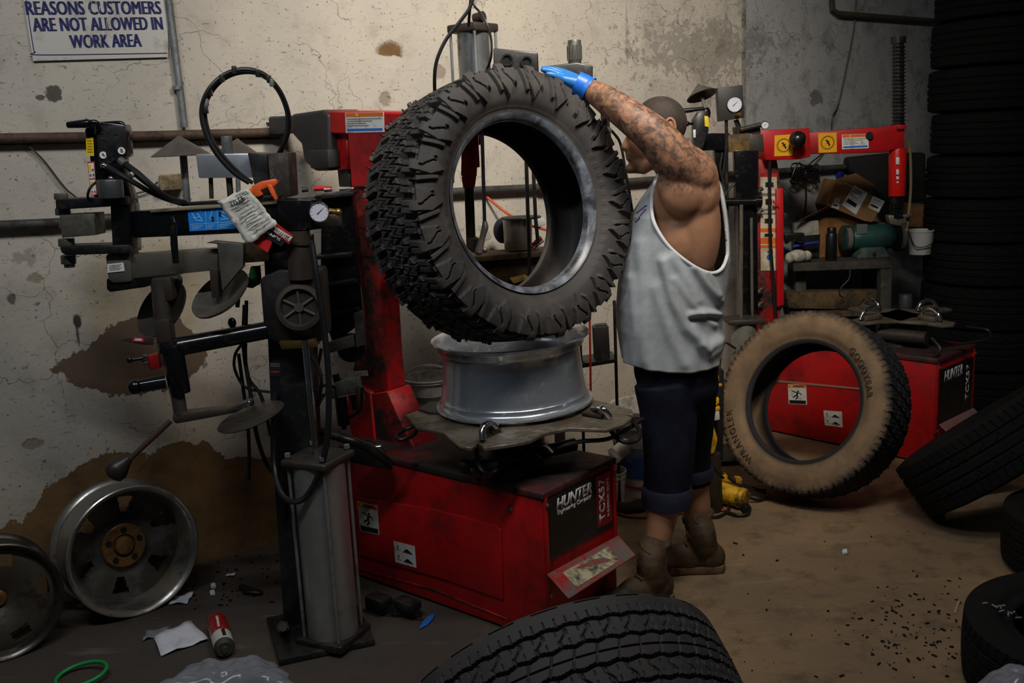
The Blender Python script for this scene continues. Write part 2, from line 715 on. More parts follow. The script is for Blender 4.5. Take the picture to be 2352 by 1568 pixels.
M_redworn = mat('worn_red_paint', (180, 18, 22), .45, 0, dirt=(44, 30, 27), amount=.56, scale=9, rr=.3)
M_redtop = mat('greasy_red_top', (120, 24, 24), .5, 0, dirt=(44, 34, 32), amount=.75, scale=6, rr=.2)
M_orange = mat('orange_print', (235, 110, 30), .5)
M_ink = mat('black_print', (22, 22, 24), .55)
M_grey = mat('grey_print', (120, 120, 118), .6)
M_bluep = mat('blue_print', (40, 110, 205), .45)
M_yellow = mat('yellow_print', (236, 200, 20), .5)
M_redp = mat('red_print', (200, 34, 34), .5)
M_navy = mat('navy_print', (36, 40, 104), .55)
M_green = mat('green_print', (20, 130, 70), .5)

# --- things fixed to the wall
o = MB().tube([W(-260, 322, .035), W(330, 312, .035), W(648, 303, .035)], .017, 12).build('rusty_pipe', M_rust)
for a in (W(505, 306, .035), W(556, 305, .035)):
    pass
tag(o, 'brown rusty pipe running along the wall above, left of the red column', 'pipe')
r = empty('wall_rail', W(300, 330))
tag(r, 'thin wooden batten fixed to the plaster just under the rusty pipe', 'batten')
MB().prism([W(-250, 328, 0), W(640, 312, 0), W(640, 321, 0), W(-250, 341, 0)], WN*.02, .002).build('batten', mat('old_wood', (112, 96, 72), .8, dirt=(60, 50, 40), scale=12), r)
o = MB().tube([W(-200, 526, .03), W(125, 512, .03), W(600, 470, .03), W(1090, 437, .03), W(1290, 428, .03), W(1560, 408, .03), W(1990, 380, .03)], .017, 12)
for a in ((1250, 430), (1860, 388)):
    o.tube([W(a[0]-12, a[1], .03), W(a[0]+12, a[1], .03)], .024, 12)
o = o.build('lower_pipe', mat('grey_pipe', (78, 76, 72), .6, .3, dirt=(46, 42, 38), scale=12))
tag(o, 'long dark grey pipe running low along the whole wall behind the machines', 'pipe')
r = empty('conduit', W(405, 300))
tag(r, 'vertical galvanised electrical conduit at the edge of the lettered sign', 'conduit')
MB().tube([W(382, -40, .02), W(424, 292, .02)], .0135, 12).build('conduit_tube', M_galv, r)
MB().tube([W(407, 197, .02), W(408, 206, .02)], .017, 12).tube([W(403, 190, .002), W(421, 190, .002)], .006, 8).build('coupling', M_galv, r)
o = MB().tube([W(60, 330, .02), W(100, 368, .02), W(140, 420, .02), W(165, 445, .02), W(205, 462, .02), W(330, 440, .02), W(362, 418, .02)], .0035, 6, smooth=5).build('wall_wire', mat('grey_wire', (64, 58, 50), .6))
tag(o, 'thin grey wire sagging from the rusty pipe to the junction box', 'wire')
r = empty('junction_box', W(390, 440))
tag(r, 'old beige junction box on the wall behind the hoses', 'junction box')
pl = [W(364, 402, 0), W(415, 398, 0), W(418, 436, 0), W(366, 440, 0)]
MB().prism(pl, WN*.045, .004).build('box_body', mat('aged_beige', (168, 150, 108), .7, dirt=(110, 92, 66), scale=14), r)
MB().prism([W(366, 404, .045), W(414, 400, .045), W(416, 434, .045), W(368, 438, .045)], WN*.004, .001).build('cover_plate', mat('aged_beige_plate', (150, 132, 94), .7, dirt=(96, 80, 60), scale=14), r)
o = MB().tube([W(1910, -30, .03), W(1912, 22, .03), W(1925, 31, .03), W(2170, 50, .03), W(2420, 68, .03)], .015, 10).build('bent_pipe', mat('olive_pipe', (84, 78, 62), .6, .2, dirt=(52, 48, 42)))
tag(o, 'bent pipe running right from the top of the wall toward the tire stack', 'pipe')
o = MB().tube([W(1968, -20, .015), W(1962, 60, .015), W(1945, 150, .015), W(1925, 240, .015), W(1912, 270, .015), W(1908, 310, .015), W(1890, 350, .02), W(1850, 390, .05), W(1852, 450, .05), W(1838, 560, .05)], .004, 6, smooth=5)
o = o.build('hanging_wire', M_rubber)
tag(o, 'thin black wire hanging down the dark wall behind the red swing arm', 'wire')
bm_ = MB()
random.seed(3)
for k in range(7):
    a = [(1815+random.uniform(0, 70), 372+random.uniform(0, 50), .04+.03*random.random()) for _ in range(6)]
    bm_.tube([W(*p) for p in a], .0045, 6, closed=True, smooth=5)
o = bm_.build('tangled_cable', M_rubber)
tag(o, 'tangled knot of black cable tied to the low pipe behind the bench', 'cable')

# --- the lettered sign
S00, S10, S11, S01 = W(44, -60, .012), W(386, -76, .012), W(386, 131, .012), W(76, 140, .012)
r = empty('wall_sign', (S01+S11)/2)
tag(r, 'scratched white metal sign with navy lettering at the top left', 'sign')
sg = MB().prism([S00, S10, S11, S01], WN*-.004, .0).build('sign_plate', mat('sign_white', (200, 196, 186), .4, .1, dirt=(138, 132, 118), amount=.4, scale=5), r)
q = quad(S00, S10, S11, S01)
xd, yd = (S11-S01).normalized(), WN.cross((S11-S01).normalized())
bdr = MB()
bp = [W(54, -40, .0125), W(76, 106, .0125), W(82, 119, .0125), W(96, 126, .0125), W(384, 122, .0125)]
bdr.tube(bp, .0016, 6, smooth=5)
bdr.build('border_line', M_navy, r)
for s_, a, b, hh in (('REASONS CUSTOMERS', (219, 20), 374-66, 0), ('ARE NOT ALLOWED IN', (230, 57), 380-84, 0), ('WORK AREA', (244, 96), 325-163, 0)):
    c0 = W(a[0], a[1], .0122)
    w_ = (W(a[0]+b/2, a[1], .012)-W(a[0]-b/2, a[1], .012)).length
    t_ = text(s_, c0, xd, yd, .064, M_navy, r, bold=.0, sp=1.04)
    xs = [v.co.dot(xd) for v in t_.data.vertices]
    k = w_/(max(xs)-min(xs))
    L = c0-r.location
    for v in t_.data.vertices:
        v.co += xd*((v.co-L).dot(xd)*(k-1))
    # heavy strokes: the same letters once more, a hair to the side
    bmx = bmesh.new()
    bmx.from_mesh(t_.data)
    for sh_ in (-.0028, .0028):
        for v in bmesh.ops.duplicate(bmx, geom=bmx.verts[:len(t_.data.vertices)]+bmx.edges[:len(t_.data.edges)]+bmx.faces[:len(t_.data.polygons)])['geom']:
            if isinstance(v, bmesh.types.BMVert):
                v.co += xd*sh_
    bmx.to_mesh(t_.data)
    bmx.free()
random.seed(11)
for k in range(12):
    u, v, l = random.uniform(.4, .72), random.uniform(.3, .75), random.uniform(.02, .13)
    a = q(u, v)+WN*.0016
    b = q(u+random.uniform(-.004, .004), v+l)+WN*.0016
    w2 = (q(u+random.uniform(.002, .009), v)-q(u, v))
    MB().prism([a, b, b+w2*.4, a+w2], WN*.0002, 0).build('paint_scratch', mat('sign_bare', (196, 188, 160), .35, .5), r)

# ------------------------------------------------------------------ tires


def nvec(az, el):
    return Vector((math.sin(az)*math.cos(el), -math.cos(az)*math.cos(el), math.sin(el)))


def tire(name, c, n, Ro, Rb, wd, mt, pattern=None, side=None, N=400, M=60, phase=0.0):
    """cross-section swept round the axis; pattern(th, h) = groove depth, side(th, r) = raised sidewall"""
    c, n = Vector(c), Vector(n).normalized()
    ht = .42*wd

    def arc(pts, k):
        return [(v.x, v.y) for v in catmull([Vector((a, b, 0)) for a, b in pts], k)]
    half = arc([(Rb+.004, .30*wd), (Rb, .345*wd), (Rb+.006, .385*wd), (Rb+.018, .40*wd), (Rb+.03, .415*wd), (Rb+(Ro-Rb)*.35, .475*wd), (Rb+(Ro-Rb)*.55, .5*wd), (Ro-.048, .492*wd), (Ro-.022, .47*wd), (Ro-.008, .447*wd), (Ro-.005, ht)], 7)
    crown = .012*wd/.3
    tread = [(Ro-.005*(h/ht)**2 - 0*crown, h) for h in np.linspace(ht, -ht, M)][1:-1]
    other = [(r, -h) for r, h in reversed(half)]
    inner = arc([(Rb+.004, -.30*wd), (Rb+.02, -.33*wd), (Rb+(Ro-Rb)*.45, -.44*wd), (Ro-.05, -.42*wd), (Ro-.026, -.33*wd), (Ro-.022, 0), (Ro-.026, .33*wd), (Ro-.05, .42*wd), (Rb+(Ro-Rb)*.45, .44*wd), (Rb+.02, .33*wd), (Rb+.004, .30*wd)], 4)[1:-1]
    prof = half+tread+other+inner
    nh, nt = len(half), len(tread)
    P = np.array(prof)
    T = np.roll(P, -1, 0)-np.roll(P, 1, 0)
    NRM = np.stack([T[:, 1], -T[:, 0]], 1)
    NRM /= np.linalg.norm(NRM, axis=1)[:, None]+1e-9
    mid = nh+nt//2
    if NRM[mid][0] < 0:
        NRM = -NRM
    th = np.linspace(0, 2*np.pi, N, endpoint=False)
    disp = np.zeros((N, len(P)))
    if pattern is not None:
        a = slice(nh-12, nh+nt+12)
        disp[:, a] -= pattern(th[:, None]+phase, P[a, 1][None, :]/wd)
    if side is not None:
        for a, sg in ((slice(10, nh-4), 1), (slice(nh+nt+4, nh+nt+nh-10), -1)):
            disp[:, a] += side(th[:, None]+phase, P[a, 0][None, :])
    rr = P[None, :, 0]+disp*NRM[None, :, 0]
    hh = P[None, :, 1]+disp*NRM[None, :, 1]
    u = n.cross(Vector((0, 0, 1))).normalized()
    v = u.cross(n)
    u, v, nn_, cc = (np.array(x) for x in (u, v, n, c))
    co = cc+rr[..., None]*(np.cos(th)[:, None, None]*u+np.sin(th)[:, None, None]*v)+hh[..., None]*nn_
    K = len(P)
    i, j = np.meshgrid(np.arange(N), np.arange(K), indexing='ij')
    f = np.stack([i*K+j, ((i+1) % N)*K+j, ((i+1) % N)*K+(j+1) % K, i*K+(j+1) % K], -1).reshape(-1, 4)
    me = bpy.data.meshes.new(name)
    me.from_pydata(co.reshape(-1, 3).tolist(), [], f[:, ::-1].tolist())
    me.update()
    bm = bmesh.new()
    bm.from_mesh(me)
    bmesh.ops.recalc_face_normals(bm, faces=bm.faces)
    for e in bm.edges:
        e.smooth = e.calc_face_angle(0) < .6
    for q_ in bm.faces:
        q_.smooth = True
    bm.to_mesh(me)
    bm.free()
    return link_mesh(name, me, mt)


def tri(x):
    return 2*np.abs(2*(x-np.floor(x+.5)))-1


def fr(x):
    return x-np.floor(x)


def step(x, e=.02):
    return np.clip(x/e, 0, 1)


def band(x, c, w, e=.004):
    return np.clip((w-np.abs(x-c))/e+.5, 0, 1)


def mud_tread(th, h):
    p = th*22/(2*np.pi)
    s = np.where(h > 0, 0.0, .5)
    ah = np.abs(h)
    q = fr(2*p+s+ah*.9)
    alt = np.floor(2*p+s+ah*.9) % 2
    zz = .225+.03*tri(2*p+s)
    sh = (ah > zz)*1.0
    g = sh*np.clip((.19-np.abs(q-.20))/.04, 0, 1)
    g = np.maximum(g, sh*(alt > .5)*step(ah-.405, .008)*.8)
    g = np.maximum(g, band(ah, zz, .020, .008))
    q2 = fr(2*p+h*3.0+.25*tri(4*p))
    cen = (ah < zz)*1.0
    g = np.maximum(g, cen*np.clip((.13-np.abs(q2-.15))/.04, 0, 1))
    g = np.maximum(g, cen*band(h, .03*tri(2*p+.25), .014, .008))
    sip = np.maximum(band(q, .70, .03, .03)*(ah < .40)*sh, band(q2, .65, .03, .03)*cen)*.35
    return np.maximum(g, sip)*.021


def mud_side(Ro):
    def f(th, r):
        p = th*22/(2*np.pi)
        x = (Ro-r)
        a = fr(p+x*.9)
        lim = .083-.022*tri(2*p+.5)
        A = np.clip((.31-np.abs(a-.34))/.03, 0, 1)*np.clip((lim-x)/.005, 0, 1)
        b = fr(p-x*2.2+.02)
        B = np.clip((.075-np.abs(b-.82))/.02, 0, 1)*np.clip((.088-x)/.01, 0, 1)*.9
        B2 = np.clip((.04-np.abs(b-.97))/.02, 0, 1)*np.clip((.07-x)/.01, 0, 1)*.6
        cut = 1-.8*band(a, .22+.25*np.clip((x-.03)/.03, 0, 1), .022, .015)*(x > .022)*(x < .066)
        ring = band(r, Ro-.128, .0016, .002)*.25
        txt = band(r, Ro-.115, .009, .003)*(fr(th*62/(2*np.pi)+1.5*r) < .55)*np.clip(np.sin(th*2+1.2)*3, 0, 1)*.16
        return (np.maximum(np.maximum(A*cut, B), B2)*.0125*np.clip((x+.02)/.02, 0, 1) + (ring+txt)*.006)
    return f


def rib_tread(th, h):
    p = th*52/(2*np.pi)
    notch = np.clip((.16-np.abs(fr(p)-.5))/.05, 0, 1)
    g = 0
    for c0, w_ in ((-.265, .014), (-.095, .013), (.095, .013), (.265, .014)):
        g = np.maximum(g, band(h, c0+.010*tri(p+.25)*np.sign(abs(c0)-.2), w_, .006))
    sp = 0
    for a, b, k in ((-.25, -.11, 1), (.11, .25, -1)):
        t_ = (h-a)/(b-a)
        q = fr(p+.32*np.clip((t_-.3)/.4, 0, 1)*k)
        sp = np.maximum(sp, band(q, .5, .05, .04)*(h > a)*(h < b)*.6)
        sp = np.maximum(sp, band(fr(2*p+.3), .5, .06, .05)*((t_ > .08)*(t_ < .35)+(t_ > .62)*(t_ < .9))*.3)
    sp = np.maximum(sp, band(h, .0, .006, .005)*.5)
    q = fr(p*1.0+.2*h/.09)
    sp = np.maximum(sp, band(q, .5, .045, .04)*(np.abs(h) < .085)*.45)
    sp = np.maximum(sp, band(fr(2*p), .5, .06, .05)*(np.abs(h) > .28)*(np.abs(h) < .345)*.35)
    sp = np.maximum(sp, band(fr(p/2), .5, .3, .02)*band(np.abs(h), .432, .006, .004)*.5)
    return np.maximum(g, sp)*.009


def touring_tread(th, h):
    p = th*64/(2*np.pi)
    g = 0
    for c0, w_ in ((-.25, .016), (-.085, .018), (.085, .018), (.25, .016)):
        g = np.maximum(g, band(h, c0, w_, .006))
    sp = band(fr(p+1.2*np.abs(h)), .5, .09, .05)*(np.abs(h) > .275)*(np.abs(h) < .44)*.7
    sp = np.maximum(sp, band(fr(p*.5+6*np.abs(np.abs(h)-.17)+3*h), .5, .05, .04)*(np.abs(h) > .11)*(np.abs(h) < .235)*.5)
    return np.maximum(g, sp)*.008


def at_tread(th, h):
    p = th*44/(2*np.pi)
    g = 0
    for c0 in (-.2, .0, .2):
        g = np.maximum(g, band(h, c0+.03*tri(p+c0*2), .014, .006))
    q = fr(p+1.5*h)
    g = np.maximum(g, band(q, .5, .11, .05))
    g = np.maximum(g, band(fr(3*p), .5, .1, .06)*.3)
    return g*.007


def at_side(Ro):
    def f(th, r):
        p = th*44/(2*np.pi)
        x = Ro-r
        return np.clip((.2-np.abs(fr(2*p)-.4))/.05, 0, 1)*np.clip((.030+.01*tri(p)-x)/.005, 0, 1)*.004+band(r, Ro-.07, .0012, .001)*.0012+band(r, Ro-.135, .0012, .001)*.0012
    return f


def rubber(name, rgb, dirt, amount, scale=6, rough=.62):
    return mat(name, rgb, rough, 0, dirt=dirt, amount=amount, scale=scale, spec=.35)


M_tire = rubber('tire_rubber', (62, 59, 58), (80, 75, 71), .45)
M_tire2 = rubber('dusty_rubber', (58, 56, 56), (72, 68, 66), .4)
M_tired = mat('dark_rubber', (20, 20, 21), .8, 0, dirt=(27, 26, 25), amount=.4, scale=6, spec=.15)


def brown_rubber(c, n, Ro):
    """tan road dust on the sidewalls, blue-black tread"""
    t = NT('muddy_rubber')
    g = t.n('ShaderNodeNewGeometry')
    dt = t.n('ShaderNodeVectorMath', operation='DOT_PRODUCT')
    # distance from the axle, measured in the tire's own object space
    sub = t.n('ShaderNodeVectorMath', operation='SUBTRACT')
    t.l(t.tc.outputs['Object'], sub.inputs[0])
    t.off = sub
    sub.inputs[1].default_value = (0, 0, 0)
    t.l(sub.outputs[0], dt.inputs[0])
    dt.inputs[1].default_value = n
    ln = t.n('ShaderNodeVectorMath', operation='LENGTH')
    t.l(sub.outputs[0], ln.inputs[0])
    h = dt.outputs['Value']
    r = t.math('SQRT', t.math('SUBTRACT', t.math('MULTIPLY', ln.outputs['Value'], ln.outputs['Value']), t.math('MULTIPLY', h, h)))
    nz = t.noise(9, 7, .65)
    k = t.math('MULTIPLY', t.ramp(t.math('ADD', r, t.math('MULTIPLY', t.math('SUBTRACT', nz, .5), .05)), Ro-.005, Ro-.04), t.ramp(r, Ro*.67, Ro*.69))
    k = t.math('MULTIPLY', k, t.ramp(t.math('ABSOLUTE', h), .075, .095))
    dust = t.mix(t.ramp(nz, .35, .65), lin((146, 120, 92)), lin((114, 94, 74)))
    t.base(t.mix(t.math('MULTIPLY', k, .92), lin((40, 40, 43)), dust))
    t.set(Roughness=.75, Specular_IOR_Level=.25)
    return t


# the big mud tire held up on the wheel rim
MC, MN, MR = Vector((-.0095, 3.2558, 1.3765)), nvec(.6408, .1856), .43
mud = tire('mud_tire', MC, MN, MR, .268, .315, M_tire, mud_tread, mud_side(MR), N=1344, M=84)
tag(mud, 'big knobby mud tire balanced upright on the silver rim', 'tire')
# soap residue on the bead
t_ = NT('soapy_bead')
t_.base(t_.mix(t_.ramp(t_.noise(17, 7, .6, dist=.6), .38, .72), lin((50, 52, 58)), lin((138, 146, 156))))
t_.set(Roughness=.32, Specular_IOR_Level=.5)
rp = [(.2655, .088), (.2645, .104), (.2655, .112), (.2705, .1185), (.2760, .1225), (.2800, .1262), (.2872, .1302)]
MB().lathe([(r_-.0012, h_+.0016) for r_, h_ in rp], MC, MN, 160).build('bead', t_.m, mud, 'soapy grey bead ring')
# brown tire leaning by the second machine
BC, BN, BR = Vector((1.29, 4.18, .408)), nvec(-.80, .38), .402
tb = brown_rubber(BC, BN, BR)
bt = tire('tire', BC, BN, BR, .252, .22, tb.m, at_tread, at_side(BR), N=704, M=50)
bt.location.z -= 0
tb.off.inputs[1].default_value = BC-bt.location
tag(bt, 'muddy brown tire leaning by the second red machine', 'tire')
Ub = BN.cross(Vector((0, 0, 1))).normalized()
Vb = Ub.cross(BN)


def around(ang0, R0, cw=True):
    def f(x, y, z):
        r = R0+y
        a = ang0+x/R0
        # sidewall bulges: follow it
        hh = .1095-.06*abs((r-.335))+z*1.0
        return BC+(Ub*math.cos(a)+Vb*math.sin(a))*r+BN*hh
    return f


# angle 0 = Ub ; Ub points to the picture's left here or right? resolved from its sign
M_let = mat('dark_letters', (74, 58, 42), .7)
LSIGN = 1


def tire_word(s_, px, py, size):
    """raised letters, centred where the photograph shows the word"""
    p = ONP(px, py, BC+BN*.11, BN)-BC
    a0 = math.atan2(p.dot(Vb), p.dot(Ub))
    R0 = math.hypot(p.dot(Vb), p.dot(Ub))
    text(s_, (0, 0, 0), (1, 0, 0), (0, 1, 0), size, M_let, bt, bold=.03, depth=.002, sp=1.25, warp=around(a0, R0))


tire_word('WRANGLER', 1690, 1005, .042)
tire_word('GOODYEAR', 1985, 850, .036)

# tire in front at the bottom edge
fg = tire('tire', (.0925, 1.9009, .3346), nvec(.3109, -.5585), .3787, .21, .265, M_tire2, rib_tread, None, N=1500, M=110)
tag(fg, 'worn highway tire filling the bottom edge, nearest the camera', 'tire')
rt = tire('tire', (1.8789, 3.814, .2944), nvec(.8619, -.891), .3405, .21, .245, M_tired, touring_tread, None, N=1000, M=70)
tag(rt, 'tipped road tire with straight grooves in front of the tall tire stack', 'tire')

# tall stack at the right edge
random.seed(5)
zz = 0.0
SX = D(2145, 500, 5.5).x+.37
hs = [.235, .225, .24, .23, .24, .23, .225, .235, .24, .235, .23, .23]
for k, h_ in enumerate(hs):
    ro = .36+random.uniform(-.012, .008)-(.02 if k > 9 else 0)
    dx = random.uniform(-.018, .012)
    o = tire('tire', (SX+dx+(.035 if k >= 10 else 0), 5.55+random.uniform(-.02, .02), zz+h_/2), Vector((random.uniform(-.006, .006), random.uniform(-.006, .006), 1)), ro, .21, h_*.985, M_tired, touring_tread, None, N=160, M=40)
    zz += h_
    nth = ['lowest', 'second', 'third', 'fourth', 'fifth', 'sixth', 'seventh', 'eighth', 'ninth', 'tenth', 'eleventh', 'twelfth']
    tag(o, 'black tire lying in the tall right-hand stack, %s counted up from the floor' % nth[k], 'tire', 'tires in the tall stack')

# dark tire lying at the bottom right corner
o = tire('tire', (1.58, 2.54, .112), Vector((-.02, -.02, 1)), .335, .20, .215, M_tired, touring_tread, None, N=400, M=50)
tag(o, 'dark tire lying flat behind the plastic bag in the bottom right corner', 'tire')

pe_ = G(2322, 1335)
o = tire('tire', (pe_.x+.36, pe_.y+.06, .112), Vector((.01, .02, 1)), .335, .20, .215, M_tired, touring_tread, None, N=400, M=50)
tag(o, 'dark tire on the floor cut off by the right edge, below the tipped tire', 'tire')

# ------------------------------------------------------------------ wheels


def rim_profile(R, w):
    """closed section: outer barrel then inner barrel, h from 0 (front lip) to -w (back lip)"""
    o_ = [(R-.004, .0), (R, -.003), (R, -.009), (R-.012, -.012), (R-.017, -.018), (R-.019, -.032), (R-.022, -.036), (R-.024, -.042), (R-.030, -.05), (R-.033, -.058), (R-.033, -.1*w/.2), (R-.024, -w*.72), (R-.020, -w+.036), (R-.017, -w+.030), (R-.018, -w+.018), (R-.012, -w+.012), (R, -w+.009), (R, -w+.003), (R-.004, -w)]
    i_ = [(R-.012, -w+.004), (R-.022, -w+.014), (R-.026, -w+.034), (R-.03, -w*.72), (R-.039, -.1*w/.2), (R-.037, -.055), (R-.028, -.034), (R-.022, -.016), (R-.012, -.004)]
    return o_+i_


def disc_mesh(c, n, r0, r1, hfun, windows, th=.008, seg=180, rings=26, phase=0):
    """wheel centre: polar sheet with windows cut through, given thickness. windows: list of (count, ra, rb, half angle, offset)"""
    c, n = Vector(c), Vector(n).normalized()
    u = n.cross(Vector((0, 0, 1))).normalized()
    v = u.cross(n)
    bm = bmesh.new()
    rs = np.linspace(r0, r1, rings)
    V = []
    for k in range(seg):
        a = 2*math.pi*k/seg+phase
        V.append([bm.verts.new(c+(u*math.cos(a)+v*math.sin(a))*r+n*hfun(r, a-phase)) for r in rs])
    for k in range(seg):
        for i in range(rings-1):
            a, r = 2*math.pi*(k+.5)/seg, (rs[i]+rs[i+1])/2
            cut = False
            for cnt, ra, rb, ha, off in windows:
                d = (a-off+math.pi/cnt) % (2*math.pi/cnt)-math.pi/cnt
                if ra < r < rb and abs(d)*r < ha(r):
                    cut = True
            if not cut:
                l = (k+1) % seg
                bm.faces.new([V[k][i], V[k][i+1], V[l][i+1], V[l][i]])
    bmesh.ops.delete(bm, geom=[x for x in bm.verts if not x.link_faces], context='VERTS')
    bmesh.ops.recalc_face_normals(bm, faces=bm.faces)
    ex = bmesh.ops.extrude_face_region(bm, geom=bm.faces[:])
    for g in ex['geom']:
        if isinstance(g, bmesh.types.BMVert):
            g.co -= n*th
    bmesh.ops.recalc_face_normals(bm, faces=bm.faces)
    mb = MB()
    mb.bm.free()
    mb.bm = bm
    return mb


M_alloy = mat('aged_alloy', (168, 166, 160), .3, .9, dirt=(112, 98, 78), amount=.45, scale=6)
M_alloyb = mat('grimy_alloy', (96, 92, 84), .5, .55, dirt=(52, 46, 40), amount=.6, scale=7)
M_bronze = mat('rusty_hub', (150, 112, 62), .45, .7, dirt=(84, 52, 28), amount=.5, scale=22)
M_dark = mat('black_and_hole_shade', (8, 8, 8), .8)  # own black of several parts, and shade coloured into the holes

W1C, W1N, W1R = Vector((-1.364, 3.311, .234)), nvec(.72, .07), .234
r = empty('alloy_wheel', (W1C.x, W1C.y, 0))
tag(r, 'grimy alloy wheel with rusty hub leaning against the bare brown wall', 'wheel')
MB().lathe(rim_profile(W1R, .18), W1C, W1N, 96, closed=True).build('rim', M_alloy, r)
hub = disc_mesh(W1C-W1N*.105, W1N, .036, W1R-.03, lambda rr, a: -.018*(1-min(1, abs(rr-.1)/.1)) + .006*math.cos(6*a)*min(1, max(0, (rr-.08)/.06)),
                [(6, .115, .178, lambda rr: .012+.30*(rr-.115), math.pi/6), (6, .046+.010, .046+.024, lambda rr: .007, 0)], .02, 216, 34, .2)
hub.build('spoke_disc', M_alloyb, r)
MB().lathe([(.034, -.02), (.036, .0), (.030, .012), (.012, .018), (0, .018)], W1C-W1N*.108, W1N, 32).build('center_cap', M_bronze, r)
MB().lathe([(.04, .0), (.078, .0), (.08, .004), (.076, .008), (.042, .008), (.04, 0)], W1C-W1N*.113, W1N, 40).build('hub_face', M_bronze, r)
uu = W1N.cross(Vector((0, 0, 1))).normalized()
vv = uu.cross(W1N)
for k in range(5):
    a = 2*math.pi*k/5+.4
    p = W1C-W1N*.105+(uu*math.cos(a)+vv*math.sin(a))*.058
    MB().lathe([(.006, -.004), (.011, .0), (.011, .003), (.0065, .0035), (.006, -.004)], p, W1N, 16).cyl(p-W1N*.003, p+W1N*.0008, .0062).build('lug_hole', M_dark, r)

W2C, W2N, W2R = Vector((-1.705, 3.02, .196)), nvec(.60, .074), .196
r = empty('car_wheel', (W2C.x, W2C.y, 0))
tag(r, 'dark wheel with a polished lower lip cut off by the left edge', 'wheel')
MB().lathe(rim_profile(W2R, .17), W2C, W2N, 96, closed=True).build('rim', mat('dark_alloy', (92, 88, 82), .28, .9, dirt=(44, 40, 36), amount=.5, scale=5), r)
disc_mesh(W2C-W2N*.03, W2N, .03, W2R-.026, lambda rr, a: -.03+.034*math.sin(min(1, (rr-.03)/.15)*math.pi*.75),
          [(5, .115, .155, lambda rr: .03, 0.3)], .012, 180, 30, .25).build('spoke_disc', mat('dark_alloy2', (120, 112, 100), .32, .85, dirt=(56, 48, 40), amount=.6, scale=5), r)
MB().lathe([(.030, -.03), (.030, .004), (.022, .012), (0, .014)], W2C-W2N*.06, W2N, 32).build('center_cap', M_bronze, r)

# the rim lying on the turntable
RC = Vector((0.0, 3.36, .700))
RAX = Vector((-.028, 0, 1)).normalized()
r = empty('wheel_rim', RC)
tag(r, 'silver wheel rim lying flat on the turntable under the mud tire', 'wheel rim')
M_rim = mat('silver_rim', (200, 206, 214), .22, .75, dirt=(176, 182, 190), amount=.15, scale=30, rr=.04)
pr_ = [(.266, .276), (.2715, .279), (.2735, .274), (.268, .268), (.257, .262), (.253, .256), (.2515, .238), (.248, .232), (.241, .228), (.2375, .215), (.2385, .18), (.243, .12), (.250, .06), (.2525, .044), (.256, .040), (.2565, .028), (.262, .018), (.272, .013), (.2745, .007), (.272, .001), (.266, .0), (.255, .006), (.248, .02), (.243, .06), (.234, .12), (.230, .19), (.233, .215), (.243, .24), (.248, .258), (.258, .270)]
MB().lathe([(r_, h_*.862) for r_, h_ in pr_], RC, RAX, 128, closed=True).build('barrel', M_rim, r)
disc_mesh(RC+Vector((0, 0, .045)), RAX, .05, .245, lambda rr, a: .012*math.cos(6*a), [(6, .12, .21, lambda rr: .012+.3*(rr-.12), 0)], .02, 144, 20).build('spoke_disc', M_alloyb, r)
MB().box(RC+Vector((-.215, -.03, .19)), (.012, .03, .028), None, .002).build('wheel_weight', M_galv, r)

# ------------------------------------------------------------------ red tire changers
Z3 = Vector((0, 0, 1))


class Frame:
    """a machine's own axes: a = metres back from the front panel, b = metres in from the near side"""

    def __init__(s, K, az):
        s.e = Vector((math.sin(az), math.cos(az), 0))
        s.s = Vector((math.cos(az), -math.sin(az), 0))
        s.K = Vector((K[0], K[1], 0))

    def p(s, a, b, z):
        return s.K - s.s*a + s.e*b + Z3*z

    def side(s, px, py, b=0.0):
        return ONP(px, py, s.K+s.e*b, s.e)

    def front(s, px, py, a=0.0):
        return ONP(px, py, s.K-s.s*a, s.s)


F1 = Frame((.07, 2.945), R_(40))
F2 = Frame((1.95, 4.46), R_(48))


def warning_sticker(q, n, root, label):
    st = decal('warning_sticker', [q(0, 0), q(1, 0), q(1, 1), q(0, 1)], n, M_white, root, label=label)
    patch('orange_band', q, .03, .02, .97, .17, n, M_orange, st)
    patch('yellow_triangle', q, .12, .045, .26, .15, n, M_yellow, st, .0021)
    patch('caption_band', q, .05, .80, .95, .97, n, M_ink, st)
    up, rt_ = (q(.5, 0)-q(.5, 1)).normalized(), (q(1, .5)-q(0, .5)).normalized()
    h = (q(.5, 0)-q(.5, 1)).length
    text('WARNING', q(.6, .095)+n*.0024, rt_, up, h*.11, M_ink, st)
    b = MB()

    def limb(pts, w):
        for (u0, v0), (u1, v1) in zip(pts[:-1], pts[1:]):
            A, B = q(u0, v0)+n*.0018, q(u1, v1)+n*.0018
            d = (B-A).normalized().cross(n)*w*h
            b.prism([A-d, B-d, B+d, A+d], n*.0006, 0)
    limb([(.52, .40), (.48, .56)], .045)
    limb([(.50, .42), (.36, .37), (.22, .32)], .02)
    limb([(.52, .42), (.66, .44), (.74, .54)], .02)
    limb([(.48, .56), (.34, .60), (.26, .66)], .028)
    limb([(.50, .56), (.54, .64), (.40, .74)], .028)
    b.cyl(q(.56, .345)+n*.0016, q(.56, .345)+n*.0024, h*.045, seg=16)
    b.build('falling_figure', M_ink, st)


